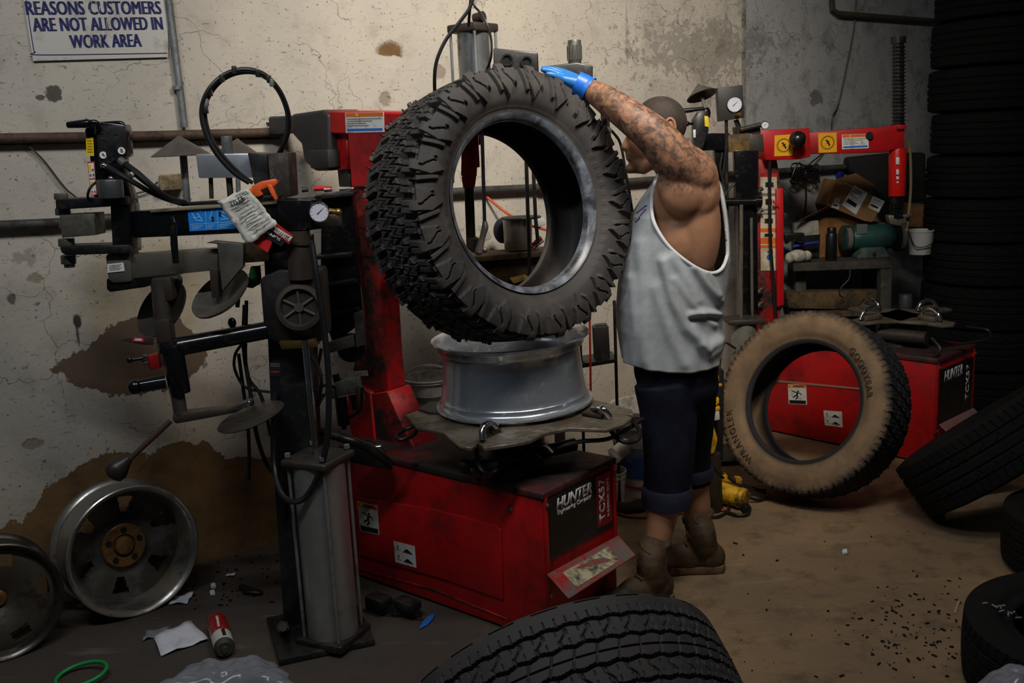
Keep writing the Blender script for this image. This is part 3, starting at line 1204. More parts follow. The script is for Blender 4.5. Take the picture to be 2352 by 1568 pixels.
def picto_sticker(q, n, root):
    st = decal('pictogram_sticker', [q(0, 0), q(1, 0), q(1, 1), q(0, 1)], n, M_white, root)
    h = (q(.5, 0)-q(.5, 1)).length
    up, rt_ = (q(.5, 0)-q(.5, 1)).normalized(), (q(1, .5)-q(0, .5)).normalized()
    for v0 in (.36, .82):
        b = MB()
        L = n*.0016
        b.prism([q(.45, v0)+L, q(.85, v0+.02)+L, q(.62, v0-.14)+L], n*.0006, 0)
        b.prism([q(.42, v0+.02)+L, q(.88, v0+.04)+L, q(.88, v0+.07)+L, q(.42, v0+.05)+L], n*.0006, 0)
        b.build('pedal_symbol', M_ink, st)
        b = MB()
        b.prism([q(.15, v0-.22)+L, q(.22, v0-.22)+L, q(.22, v0-.06)+L, q(.15, v0-.06)+L], n*.0006, 0)
        b.prism([q(.1, v0-.02)+L, q(.32, v0-.0)+L, q(.32, v0+.02)+L, q(.1, v0)+L], n*.0006, 0)
        b.build('small_symbol', M_grey, st)


def fine_label(q, n, root, name='caution_label'):
    st = decal(name, [q(0, 0), q(1, 0), q(1, 1), q(0, 1)], n, M_white, root)
    patch('orange_band', q, .02, .02, .98, .2, n, M_orange, st)
    patch('yellow_triangle', q, .28, .06, .34, .17, n, M_yellow, st, .0021)
    patch('blue_band', q, .04, .80, .96, .92, n, M_bluep, st)
    for k in range(4):
        patch('text_line', q, .05, .3+k*.11, (.95, .7, .55, .62)[k], .335+k*.11, n, M_grey, st)
    return st


def changer_body(Fm, root, w=.405, L=.95, h=.518, redm=None):
    e, s = Fm.e, Fm.s
    redm = redm or M_red
    c = Fm.p(L/2, w/2, h/2-.007)
    MB().box(c, (L, w, h-.03), (s, e, Z3), .008).build('cabinet', redm, root)
    MB().box(Fm.p(L/2-.002, w/2, h-.014), (L+.012, w+.012, .028), (s, e, Z3), .008, 3).build('top_plate', M_redtop, root)
    MB().box(Fm.p(L/2+.01, w/2, .008), (L-.03, w-.03, .014), (s, e, Z3), .004).build('plinth', M_dark, root)
    for b0 in (.012, w-.012):
        MB().box(Fm.p(-.003, b0, h/2+.07), (.010, .018, h-.17), (s, e, Z3), .003).build('front_frame', redm, root)
    for b0, z in ((.012, h-.045), (w-.012, h-.045), (.012, .17), (w-.012, .17)):
        MB().lathe([(.007, 0), (.007, .003), (.004, .005), (0, .005)], Fm.p(-.011, b0, z), s, 12).build('screw', M_steel, root)


# ---- the near machine
K1 = F1.p(.3, .2, 0)
t1 = empty('tire_changer', K1)
tag(t1, 'red tire changing machine carrying the silver rim, nearest to the camera', 'tire changer')
changer_body(F1, t1)
n_s = -F1.e
n_f = F1.s
# pressed panel on the side
MB().prism([F1.side(*p) for p in ((822, 1138), (1000, 1168), (1140, 1204), (1154, 1216), (1158, 1376), (1040, 1334), (824, 1272))], n_s*.009, .005, 2).build('side_panel', M_red, t1)
MB().prism([F1.side(*p) for p in ((815, 1300), (1000, 1352), (1168, 1420), (1168, 1424), (1000, 1357), (815, 1304))], n_s*.004, .001).build('kick_seam', M_redworn, t1)
for p in ((1173, 1169),):
    MB().lathe([(.009, 0), (.009, .003), (.005, .006), (0, .006)], F1.side(*p), n_s, 14).build('screw', M_steel, t1)
warning_sticker(quad(F1.side(825, 1149)+n_s*.0092, F1.side(872, 1159)+n_s*.0092, F1.side(876, 1226)+n_s*.0092, F1.side(832, 1217)+n_s*.0092), n_s, t1, 'white warning sticker with orange band and falling figure')
picto_sticker(quad(F1.side(909, 1240)+n_s*.0092, F1.side(957, 1252)+n_s*.0092, F1.side(961, 1301)+n_s*.0092, F1.side(913, 1288)+n_s*.0092), n_s, t1)
# front decal
qf = quad(F1.front(1258, 1144, -.004), F1.front(1401, 1076, -.004), F1.front(1407, 1206, -.004), F1.front(1263, 1284, -.004))
fp = decal('front_panel', [qf(0, 0), qf(1, 0), qf(1, 1), qf(0, 1)], n_f, M_blackg, t1, .003)
patch('model_stripe', qf, .735, .02, .985, .90, n_f, mat('stripe_red', (150, 24, 34), .4), fp, .0032)
blue_wave = MB()
wv_ = [qf(.30+.43*k/8, .98-.22*math.sin(k/8*math.pi*.5)**2)+n_f*.0033 for k in range(9)]
blue_wave.prism(wv_+[qf(.73, .995)+n_f*.0033, qf(.30, .995)+n_f*.0033], n_f*.0003, 0)
blue_wave.build('wave_graphic', mat('wave_grey', (34, 36, 44), .4), fp)
ru, rr_ = Z3, F1.e
M_let1 = mat('white_letters', (226, 228, 232), .5)
hpx = (qf(.5, 0)-qf(.5, 1)).length


def fit_text(s_, c0, xd, yd, size, width, m_, par, **kw):
    t_ = text(s_, c0, xd, yd, size, m_, par, **kw)
    xd = Vector(xd).normalized()
    L = Vector(c0)-root_of(par).location
    xs = [v.co.dot(xd) for v in t_.data.vertices]
    k = width/(max(xs)-min(xs))
    for v in t_.data.vertices:
        v.co += xd*((v.co-L).dot(xd)*(k-1))
    return t_


wF = (qf(0, .5)-qf(1, .5)).length
fit_text('HUNTER', qf(.385, .17)+n_f*.0034, rr_, ru, hpx*.26, wF*.56, M_let1, fp, bold=.035, shear=.22)
fit_text('Engineering Company', qf(.385, .30)+n_f*.0034, rr_, ru, hpx*.105, wF*.54, M_let1, fp, bold=.03, shear=.2)
fit_text('TCX57', qf(.83, .46)+n_f*.0040, ru, -rr_, hpx*.22, hpx*.74, M_let1, fp, bold=.035, sp=1.1)
fit_text('MAXIMUM DUTY', qf(.93, .46)+n_f*.0040, ru, -rr_, hpx*.085, hpx*.66, M_let1, fp, bold=.02, sp=1.1)
# sloping pedal guard
g0, g1 = F1.front(1257, 1317, -.012), F1.front(1420, 1228, -.012)
g2, g3 = F1.front(1461, 1274, -.115), F1.front(1307, 1373, -.115)
gn = (g1-g0).cross(g3-g0).normalized()
gn = gn if gn.z > 0 else -gn
gd = MB().prism([g0, g1, g2, g3], -gn*.006, .002).build('pedal_guard', mat('scuffed_red', (170, 40, 40), .5, 0, dirt=(104, 96, 90), amount=.6, scale=9), t1)
qg = quad(g0, g1, g2, g3)
patch('worn_plate', qg, .14, .22, .78, .86, gn, mat('peeled_sticker', (196, 186, 150), .6, 0, dirt=(64, 58, 52), amount=.5, scale=15), gd, .0012, .001)
# pedals on the floor
for k, (a, b) in enumerate((((835, 1376), (905, 1392)), ((905, 1385), (965, 1400)))):
    p = MB().prism([G(a[0], a[1], .05), G(b[0], b[1]-8, .06), G(b[0]+8, b[1]+6, .04), G(a[0]+5, a[1]+14, .03)], (0, 0, -.028), .008)
    p.box(G((a[0]+b[0])/2, (a[1]+b[1])/2-6, .05), (.09, .06, .035), (F1.s, F1.e, Z3), .01)
    p.build('foot_pedal', M_blackm, t1)

# column
col = MB()
CB = .13


def onside(pts, b):
    return [F1.side(x, y, b) for x, y in pts]


col.prism(onside([(808, 430), (900, 432), (892, 600), (872, 662), (880, 800), (889, 898), (846, 905), (806, 880), (824, 740), (815, 592)], CB), F1.e*.1, .006)
col.build('column', M_redworn, t1)
MB().prism(onside([(846, 905), (889, 898), (922, 970), (960, 1042), (890, 1052), (858, 1020)], CB-.012), F1.e*.12, .004).build('column_foot', M_redworn, t1)
MB().prism(onside([(800, 872), (850, 902), (862, 1022), (892, 1052), (812, 1014), (796, 960)], CB-.02), F1.e*.12, .004).build('column_base', M_red, t1)
MB().prism(onside([(812, 588), (892, 590), (892, 594), (812, 592)], CB-.001), F1.e*.1, 0).build('column_seam', M_dark, t1)
hd = MB()
hd.prism(onside([(744, 254), (945, 258), (945, 432), (806, 430), (797, 308), (763, 308), (745, 300)], CB-.02), F1.e*.22, .006)
hd.prism(onside([(760, 308), (797, 306), (799, 390), (766, 390)], CB+.01), F1.e*.16, .004)
hd.build('arm_head', M_red, t1)
MB().prism(onside([(774, 388), (800, 388), (806, 430), (778, 428)], CB+.03), F1.e*.1, .003).build('slide_block', M_dsteel, t1)
q = quad(*onside([(793, 259), (882, 257), (883, 303), (795, 305)], CB-.0205))
fine_label(q, n_s, t1)
bb = MB()
bb.prism(onside([(668, 262), (738, 252), (754, 262), (757, 372), (757, 392), (722, 393), (696, 370), (691, 332), (668, 306)], CB-.03), F1.e*.18, .012, 3)
bb.prism(onside([(704, 345), (752, 343), (755, 386), (712, 388)], CB-.05), F1.e*.06, .008, 2)
bb.build('motor_cover', mat('grey_black_plastic', (44, 43, 44), .55, bump=.1), t1)
MB().prism(onside([(615, 268), (684, 264), (686, 304), (617, 309)], CB), F1.e*.1, .006).build('valve_box', mat('grey_plastic', (58, 57, 58), .5), t1)
MB().cyl(F1.side(680, 282, CB-.012), F1.side(680, 282, CB+.02), .011, seg=16).build('valve_knob', M_blackm, t1)
MB().tube([F1.side(616, 300, CB+.04), F1.side(596, 300, CB+.03), F1.side(580, 318, CB), F1.side(572, 345, CB)], .013, 8, smooth=5).build('air_hose', M_rubber, t1)
MB().tube([F1.side(590, 290, CB+.03), F1.side(604, 282, CB+.03), F1.side(618, 284, CB+.03)], .005, 8, smooth=4).cyl(F1.side(584, 290, CB+.03), F1.side(594, 290, CB+.03), .012, seg=10).build('fitting', M_dsteel, t1)

# tool arm over the turntable, mostly behind the tire
AH = Vector((-.125, 3.47, 0))
h0 = D(1081, 320, 3.47).z
arm0 = F1.side(935, 300, CB+.09)
MB().prism([arm0+F1.e*-.05+Z3*.05, arm0+F1.e*-.05-Z3*.06, Vector((AH.x, AH.y-.04, h0-.02)), Vector((AH.x, AH.y-.04, h0+.08))], F1.e*.09, .004).build('tool_arm', M_red, t1)
hb = MB()
hb.cyl(D(1081, 300, 3.47), D(1077, 405, 3.47), .030, .027, 24, .003)
hb.cyl(D(1077, 405, 3.47), D(1077, 432, 3.47), .026, .02, 24, .003)
hb.box(D(1093, 350, 3.44), (.022, .03, .10), None, .003)
hb.build('arm_hub', mat('bright_red', (205, 26, 20), .3, 0, dirt=(130, 20, 18), amount=.25, scale=10), t1)
MB().cyl(D(1077, 425, 3.47), D(1082, 560, 3.47), .0165, seg=16).build('tool_shaft', mat('oily_shaft', (70, 64, 48), .4, .5, dirt=(40, 36, 30)), t1)
MB().prism([D(1070, 545, 3.45), D(1098, 545, 3.45), D(1108, 572, 3.45), D(1092, 584, 3.45), D(1072, 570, 3.45)], (0, .04, 0), .006).build('mount_head', M_dsteel, t1)
MB().cyl(D(1107, 300, 3.40), D(1113, 512, 3.40), .0065, seg=12).build('chrome_rod', M_chrome, t1)
MB().tube([D(1113, 508, 3.40), D(1114, 522, 3.40), D(1108, 545, 3.40), D(1100, 575, 3.40)], [.008, .012, .010, .014], 10, smooth=4).sphere(D(1100, 578, 3.4), .014).sphere(D(1113, 574, 3.4), .011).build('rod_fork', M_steel, t1)
# pneumatic cylinder above
PC = D(1088, 110, 3.58)
pz0, pz1 = D(1090, 185, 3.58).z, D(1086, 74, 3.58).z
pc = MB().lathe([(0, pz0), (.056, pz0), (.056, pz1), (0, pz1)], (PC.x, PC.y, 0), Z3, 40)
pc.build('press_cylinder', mat('brushed_cylinder', (168, 170, 168), .3, .85, dirt=(60, 60, 60), amount=.4, scale=7), t1)
cp = MB()
cp.box((PC.x, PC.y, pz1+.012), (.128, .128, .028), (F1.s, F1.e, Z3), .006)
cp.cyl((PC.x+.01, PC.y-.03, pz1+.04), (PC.x+.04, PC.y-.05, pz1+.045), .018, seg=18)
cp.build('cylinder_cap', M_dsteel, t1)
tr = MB()
for i in (-1, 1):
    for j in (-1, 1):
        p = Vector((PC.x, PC.y, 0))+F1.s*(.055*i)+F1.e*(.055*j)
        tr.cyl(p+Z3*pz0, p+Z3*pz1, .005, seg=8)
tr.build('tie_rods', M_galv, t1)
MB().tube([D(1085, -40, 3.4), D(1082, 10, 3.4), D(1060, 45, 3.4), D(1025, 90, 3.4), D(1003, 140, 3.4), D(998, 190, 3.42), D(1002, 260, 3.5)], .006, 8, smooth=6).build('air_line', M_rubber, t1)
MB().tube([D(1085, -40, 3.42), D(1080, 10, 3.42), D(1076, 60, 3.46)], .005, 8, smooth=6).build('air_line', M_rubber, t1)
MB().tube([D(1086, -40, 3.42), D(1088, 8, 3.42), D(1102, 28, 3.40), D(1118, 55, 3.38), D(1128, 90, 3.38), D(1128, 130, 3.38), D(1118, 160, 3.42)], .004, 8, smooth=6).build('air_line', M_rubber, t1)
# helper arm pieces that stick out above the tire
hp = MB()
hp.px([(1133, 110), (1236, 120), (1240, 220), (1135, 220)], 3.52, .06, .006)
hp.build('bracket_plate', M_blackm, t1)
for p in ((1165, 138), (1210, 143)):
    MB().lathe([(.017, 0), (.021, -.003), (.021, -.008), (.015, -.008), (.013, .0)], D(*p, 3.52), (0, 1, 0), 24).cyl(D(*p, 3.519), D(*p, 3.5195), .015, seg=20).build('bolt_hole', M_dark, t1)
MB().px([(1250, 152), (1325, 143), (1362, 150), (1362, 230), (1250, 230)], 3.55, .12, .006).build('press_box', M_blackm, t1)
kn = MB()
kn.cyl(D(1320, 150, 3.6), D(1319, 92, 3.6), .0235, seg=28, bevel=.003)
for k in range(14):
    a = 2*math.pi*k/14
    v_ = Vector((math.cos(a), math.sin(a), 0))*.0235
    kn.cyl(D(1320, 138, 3.6)+v_, D(1319, 104, 3.6)+v_, .003, seg=6)
kn.build('adjusting_knob', mat('knob_grey', (120, 116, 108), .35, .7, dirt=(60, 56, 50)), t1)
MB().px([(1080, 200), (1370, 196), (1370, 232), (1080, 236)], 3.56, .07, .005).build('cross_beam', M_blackm, t1)
MB().cyl(D(1388, 205, 3.6), D(1396, 470, 3.6), .016, seg=16).px([(1372, 292), (1404, 292), (1404, 332), (1374, 332)], 3.57, .05, .004).build('press_rod', M_dsteel, t1)
MB().sphere(D(1378, 246, 3.56), .012).sphere(D(1394, 262, 3.56), .013).build('rod_joint', M_chrome, t1)
MB().tube([D(1405, 300, 3.62), D(1425, 330, 3.66), D(1438, 400, 3.66), D(1450, 470, 3.66), D(1462, 560, 3.66)], .005, 8, smooth=6).build('air_line', M_rubber, t1)
MB().tube([arm0+F1.e*.1+Z3*.02, D(1080, 214, 3.6)], .028, 12).build('beam_strut', M_blackm, t1)

# turntable
TC = Vector((0.0, 3.36, 0))
MB().lathe([(.0, .48), (.13, .48), (.13, .52), (.10, .54), (.085, .66), (.15, .672), (.15, .678), (0, .678)], TC, Z3, 48).build('turntable_hub', M_blackm, t1)


def plate(pts, z, m_=M_steel, th=.013):
    return MB().prism([G(a, b, z) for a, b in pts], (0, 0, -th), .0025).build('clamp_plate', m_, t1)


M_plate = mat('plate_steel', (134, 126, 112), .5, .6, dirt=(84, 70, 52), amount=.55, scale=9)
plate([(932, 952), (962, 941), (1060, 930), (1240, 930), (1180, 965), (1110, 1008), (1082, 1028), (1056, 1024), (1018, 992), (956, 980)], .686, M_plate)
plate([(1096, 1014), (1150, 992), (1150, 950), (1300, 930), (1400, 940), (1452, 958), (1432, 974), (1392, 985), (1308, 982), (1254, 992), (1218, 1010), (1180, 1018), (1112, 1028)], .690, M_plate)
plate([(960, 938), (985, 922), (1060, 918), (1200, 930), (1100, 950), (985, 946)], .694, M_blackm)
plate([(1290, 920), (1340, 912), (1398, 925), (1452, 940), (1455, 952), (1390, 945), (1300, 940)], .694, M_plate)
for pts in (((1108, 1012), (1108, 990), (1114, 976), (1128, 972), (1140, 980)), ((1362, 938), (1378, 936), (1388, 942), (1400, 958))):
    z = [.696, .722, .736, .730, .714] if len(pts) == 5 else [.709, .726, .722, .696]
    MB().tube([G(a, b, zz_) for (a, b), zz_ in zip(pts, z)], .011, 10, smooth=5).build('jaw', M_chrome, t1)
MB().box(G(1125, 985, .704), (.05, .035, .02), (F1.s, F1.e, Z3), .004).box(G(1365, 950, .699), (.08, .04, .012), (F1.s, F1.e, Z3), .004).build('jaw_block', M_dsteel, t1)
for pts in ([(1020, 985, .60), (968, 976, .612), (935, 984, .60), (912, 1000, .588), (920, 1010, .582), (950, 998, .59), (968, 978, .60), (1010, 988, .59), (1060, 1030, .57)],
            [(1400, 985, .61), (1416, 1005, .59), (1440, 1016, .58), (1464, 1010, .59), (1470, 990, .60), (1452, 966, .62)],
            [(1094, 1030, .60), (1098, 1062, .57), (1110, 1082, .55), (1130, 1086, .54), (1158, 1066, .56), (1180, 1035, .58), (1205, 1020, .60), (1250, 1024, .59), (1270, 1040, .57)],
            [(1270, 1030, .57), (1330, 1014, .59), (1395, 1008, .59), (1440, 985, .60), (1478, 962, .61)]):
    MB().tube([G(p[0], p[1], p[2]+.048) for p in pts], .0075, 8, smooth=6).build('jaw_hose', M_rubber, t1)
cy = MB()
cy.cyl(G(1060, 1068, .545), G(1150, 1072, .545), .020, seg=18).cyl(G(1085, 1084, .54), G(1100, 1080, .545), .026, seg=18)
cy.build('clamp_cylinder', M_dsteel, t1)
cy = MB()
cy.cyl(G(1150, 1062, .55), G(1320, 1020, .56), .022, seg=18).cyl(G(1200, 1030, .56), G(1240, 1060, .55), .016, seg=14)
cy.cyl(G(1150, 1090, .525), G(1230, 1072, .53), .010, seg=10).cyl(G(1120, 1098, .52), G(1210, 1090, .52), .008, seg=10)
cy.build('clamp_linkage', M_blackm, t1)
MB().lathe([(.0, .495), (.17, .495), (.155, .515), (.10, .52), (0, .52)], TC, Z3, 48).build('grease_skirt', mat('grease', (20, 19, 20), .4, dirt=(46, 40, 36), amount=.4), t1)
MB().prism([G(1200, 1035, .57), G(1242, 1030, .57), G(1240, 1062, .55), G(1205, 1066, .55)], (0, .012, .0), .001).build('steel_tab', M_steel, t1)
# tool bin and air regulator on the column's back
bn = MB()
bn.px([(738, 446), (806, 436), (836, 738), (764, 790), (735, 700)], 3.40, .10, .004)
bn.build('tool_bin', M_blackg, t1)
for (x0, y0, x1, y1) in ((722, 588, 808, 580), (726, 655, 818, 640), (736, 722, 822, 706), (722, 450, 812, 440)):
    MB().px([(x0, y0), (x1, y1), (x1, y1+9), (x0, y0+9)], 3.36, .14, .002).build('bin_shelf', M_blackm, t1)
MB().px([(748, 788), (812, 768), (816, 795), (752, 812)], 3.36, .02, .002).px([(812, 718), (832, 714), (838, 792), (818, 798)], 3.36, .05, .002).build('bin_bracket', mat('bracket_grey', (110, 108, 104), .5, .4, dirt=(70, 64, 56)), t1)
MB().lathe([(0, 0), (.05, 0), (.05, .03), (0, .03)], D(806, 800, 3.42), (0, 1, 0), 32).build('round_cover', M_blackm, t1)
rg = MB()
rg.px([(768, 880), (815, 868), (822, 900), (772, 912)], 3.34, .05, .004)
rg.px([(745, 898), (770, 890), (772, 915), (748, 918)], 3.35, .035, .004)
rg.px([(815, 868), (826, 864), (838, 920), (826, 925)], 3.35, .02, .003)
rg.build('air_regulator', mat('regulator_grey', (126, 128, 116), .5, .3, dirt=(70, 66, 58), scale=18), t1)
MB().cyl(D(782, 910, 3.37), D(790, 975, 3.37), .022, seg=20).cyl(D(790, 975, 3.37), D(791, 985, 3.37), .009, seg=12).cyl(D(810, 905, 3.37), D(818, 940, 3.37), .012, seg=12).cyl(D(770, 858, 3.37), D(776, 880, 3.37), .013, seg=14).build('filter_bowl', M_blackg, t1)
q = quad(*onside([(800, 853), (843, 850), (846, 862), (803, 866)], CB-.022))
decal('small_label', [q(0, 0), q(1, 0), q(1, 1), q(0, 1)], n_s, M_white, t1)
MB().tube([D(722, 985, 3.25), D(800, 1010, 3.2), D(850, 1030, 3.22), D(900, 1066, 3.25)], .016, 10, smooth=6).build('bead_breaker_hose', M_blackm, t1)
MB().px([(792, 1010), (850, 1020), (878, 1038), (900, 1082), (790, 1060)], 3.3, .05, .006).build('bead_breaker_arm', M_blackm, t1)
MB().cyl(D(858, 1028, 3.3), D(876, 1026, 3.3), .009, seg=12).build('grease_fitting', M_chrome, t1)
for pts in ([(744, 905, 3.33), (730, 935, 3.3), (728, 980, 3.3), (745, 1020, 3.3)], [(800, 960, 3.36), (826, 940, 3.34), (832, 890, 3.34)], [(738, 800, 3.3), (728, 860, 3.3), (725, 950, 3.3), (740, 1010, 3.3)], [(770, 890, 3.32), (750, 884, 3.3), (728, 890, 3.3)]):
    MB().tube([D(*p) for p in pts], .006, 8, smooth=6).build('air_line', M_rubber, t1)

# ---- the second machine
t2 = empty('tire_changer', F2.p(.3, .2, 0))
tag(t2, 'second red tire changing machine with a swing arm, behind the muddy tire', 'tire changer')
changer_body(F2, t2)
n2s, n2f = -F2.e, F2.s
qs = lambda *P: quad(*[F2.side(*p)+n2s*.001 for p in P])
MB().prism([F2.side(*p) for p in ((1600, 858), (1780, 872), (1990, 892), (1990, 896), (1780, 877), (1600, 863))], n2s*.004, .001).build('side_seam', mat('scuffed_edge', (150, 120, 100), .6), t2)
warning_sticker(qs((1810, 882), (1852, 882), (1854, 929), (1812, 927)), n2s, t2, 'white warning sticker seen through the muddy tire')
picto_sticker(qs((1892, 942), (1934, 945), (1936, 981), (1895, 976)), n2s, t2)
qf2 = quad(F2.p(-.004, .035, .46), F2.p(-.004, .385, .46), F2.p(-.004, .385, .20), F2.p(-.004, .035, .20))
fp2 = decal('front_panel', [qf2(0, 0), qf2(1, 0), qf2(1, 1), qf2(0, 1)], n2f, M_blackg, t2, .003)
fit_text('HUNTER', qf2(.38, .17)+n2f*.0034, F2.e, Z3, .07, .20, M_let1, fp2, bold=.035, shear=.22)
fit_text('TCX57', qf2(.84, .46)+n2f*.0034, Z3, -F2.e, .05, .18, M_let1, fp2, bold=.03, sp=1.1)
a0, a1, a2, a3 = F2.p(-.01, .03, .20), F2.p(-.01, .40, .20), F2.p(-.15, .40, .09), F2.p(-.15, .03, .09)
MB().prism([a0, a1, a2, a3], (0, 0, -.006), .002).build('pedal_guard', mat('dusty_red', (150, 84, 84), .6, dirt=(120, 104, 100), amount=.6), t2)
# turntable
T2 = F2.p(.32, .27, 0)
MB().lathe([(.0, .49), (.17, .49), (.14, .54), (.09, .56), (.09, .62), (.0, .625)], T2, Z3, 40).build('turntable_hub', M_blackm, t2)
for k in range(4):
    a = R_(25+90*k)
    d1, d2 = Vector((math.cos(a), math.sin(a), 0)), Vector((-math.sin(a), math.cos(a), 0))
    MB().prism([T2+d1*x+d2*y+Z3*.65 for x, y in ((-.02, -.09), (.12, -.12), (.22, -.06), (.31, -.055), (.33, .0), (.30, .05), (.20, .06), (.1, .12), (-.02, .08))], (0, 0, -.014), .002).build('clamp_plate', M_plate, t2)
    c0 = T2+d1*.19
    MB().tube([c0-d1*.06+Z3*.655, c0-d1*.045+Z3*.69, c0+Z3*.705, c0+d1*.045+Z3*.69, c0+d1*.065+Z3*.655], .011, 10, smooth=5).build('jaw', M_chrome, t2)
    MB().box(c0+Z3*.662, (.10, .06, .022), (d1, d2, Z3), .005).build('jaw_block', M_steel, t2)
MB().cyl(F2.p(.12, .15, .575), F2.p(.35, .13, .575), .032, seg=20).build('clamp_cylinder', M_dsteel, t2)
MB().tube([F2.p(.05, .05, .60), F2.p(.0, .03, .56), F2.p(.02, .02, .52), F2.p(.1, .04, .51)], .008, 8, smooth=6).tube([F2.p(.0, .3, .62), F2.p(-.08, .36, .60), F2.p(-.1, .3, .57), F2.p(.0, .2, .55)], .007, 8, smooth=6).build('jaw_hose', M_rubber, t2)
# column and swing arm
Y2 = 5.02


def P2(pts, Y=Y2, th=.12, name='part', m_=M_red, bv=.004):
    return MB().px(pts, Y, th, bv).build(name, m_, t2)


P2([(1742, 366), (1784, 364), (1800, 470), (1800, 700), (1790, 720), (1790, 860), (1735, 860)], 5.02, .2, 'column', M_redworn)
P2([(1783, 434), (1800, 432), (1801, 700), (1785, 705)], 4.99, .03, 'column_flange')
P2([(1745, 300), (1778, 297), (1860, 294), (1862, 360), (1835, 366), (1760, 368), (1752, 345)], 4.95, .16, 'arm_pivot')
P2([(1858, 305), (2050, 289), (2078, 291), (2078, 342), (2046, 344), (2040, 350), (1860, 354)], 5.0, .09, 'swing_arm')
MB().px([(2062, 286), (2084, 287), (2083, 296), (2062, 297)], 4.98, .10, .003).build('arm_flange', M_red, t2)
MB().cyl(D(2062, 340, 5.04), D(2060, 450, 5.04), .043, .041, 24, .004).build('arm_hub', mat('bright_red', (205, 26, 20), .3), t2)
sl = MB()
for k, (y0, y1, w_) in enumerate(((361, 378, 4), (389, 401, 3), (405, 412, 3), (416, 421, 2))):
    sl.px([(2062-w_, y0), (2062+w_, y0), (2062+w_, y1), (2062-w_, y1)], 4.994, .004, .001)
sl.build('scale_marks', M_white, t2)
MB().cyl(D(2060, 448, 5.04), D(2060, 500, 5.04), .030, seg=20).cyl(D(2060, 466, 5.03), D(2060, 476, 5.03), .032, seg=20).build('tool_shaft', M_blackg, t2)
MB().px([(2040, 495), (2075, 492), (2085, 510), (2070, 520), (2045, 515)], 5.02, .05, .006).px([(2070, 495), (2095, 490), (2094, 496), (2072, 503)], 5.02, .02, .002).build('mount_head', M_steel, t2)
sp_ = MB()
sp_.cyl(D(2064, 292, 5.05), D(2063, 92, 5.05), .026, seg=20)
sp_.cyl(D(2063, 100, 5.05), D(2063, 84, 5.05), .036, seg=20)
for k in range(22):
    y = 285-k*8.4
    sp_.tube([D(2063.5, y, 5.05)+Vector((math.cos(t), math.sin(t), 0))*.029 for t in np.linspace(0, 6.28, 17)[:-1]], .004, 6, closed=True)
sp_.build('spiral_sleeve', M_blackm, t2)
MB().cyl(D(1997, 311, 5.0), D(1997, 311, 4.985), .018, seg=20).build('arm_plug', M_dark, t2)
MB().tube([D(2082, 322, 5.06), D(2090, 345, 5.06), D(2092, 430, 5.06), D(2086, 500, 5.06), D(2082, 530, 5.06)], .007, 8, smooth=5).build('arm_hose', mat('tan_hose', (120, 104, 70), .5), t2)
MB().sphere(D(1832, 320, 4.88), .041).cyl(D(1832, 320, 4.9), D(1832, 320, 4.96), .014, seg=14).build('ball_knob', M_blackg, t2)
for k, P_ in enumerate((((1779, 311), (1822, 308), (1820, 357), (1778, 359)), ((1879, 306), (1921, 304), (1922, 349), (1880, 351)))):
    Yk = 4.95 if k == 0 else 5.0
    q = quad(*[D(a, b, Yk)+Vector((0, -.001, 0)) for a, b in P_])
    nY = Vector((0, -1, 0))
    st = decal('yellow_sticker', [q(0, 0), q(1, 0), q(1, 1), q(0, 1)], nY, mat('amber_sticker', (238, 172, 20), .5), t2)
    b = MB()
    c0 = q(.5, .5)+nY*.0016
    Rr = (q(0, .5)-q(1, .5)).length*.33
    b.tube([c0+Vector((math.cos(t), 0, math.sin(t)))*Rr for t in np.linspace(0, 6.28, 33)[:-1]], .0016, 6, closed=True)
    for t in np.linspace(0, 6.28, 22)[:-1]:
        v_ = Vector((math.cos(t), 0, math.sin(t)))
        b.tube([c0+v_*Rr*1.1, c0+v_*Rr*1.22], .0016, 5)
    b.tube([c0+Vector((-.008, 0, .014)), c0+Vector((.002, 0, .002)), c0+Vector((.01, 0, -.014))], .004, 6)
    b.tube([c0+Vector((.008, 0, .008)), c0+Vector((-.004, 0, -.004))], .003, 6)
    b.build('round_symbol', M_ink, st)
q = quad(*[D(a, b, 5.0)+Vector((0, -.001, 0)) for a, b in ((1933, 309), (1994, 307), (1995, 340), (1934, 343))])
fine_label(q, Vector((0, -1, 0)), t2)
# stickers down the column
ny = Vector((0, -1, 0))
q = quad(*[D(a, b, 5.02)+ny*.001 for a, b in ((1746, 398), (1784, 398), (1785, 621), (1747, 621))])
st = decal('instruction_strip', [q(0, 0), q(1, 0), q(1, 1), q(0, 1)], ny, mat('cream_sticker', (214, 204, 176), .55, dirt=(150, 138, 112), amount=.4), t2)
for v0, v1, m_ in ((.0, .035, M_redp), (.56, .60, M_orange), (.66, .72, M_orange), (.735, .765, M_orange)):
    patch('color_band', q, 0, v0, 1, v1, ny, m_, st)
for v0, u0, u1, hh in ((.09, .3, .8, .05), (.2, .15, .9, .03), (.26, .3, .7, .06), (.36, .2, .8, .02), (.40, .1, .9, .02), (.46, .25, .75, .05), (.615, .25, .75, .035), (.79, .4, .75, .03)):
    patch('printed_figure', q, u0, v0, u1, v0+hh, ny, M_ink if hh > .03 else M_grey, st)
MB().cyl(q(.55, .86)+ny*.0014, q(.55, .86)+ny*.0022, .016, seg=20).build('blue_dot', M_bluep, st)
MB().px([(1776, 458), (1790, 470), (1790, 478), (1774, 466)], 4.98, .004, .001).build('red_tag', M_redp, t2)
MB().tube([D(1770, 352, 4.96), D(1768, 420, 4.97), D(1770, 560, 4.97), D(1778, 660, 4.97), D(1782, 730, 4.97)], .008, 8, smooth=6).build('black_cable', M_rubber, t2)
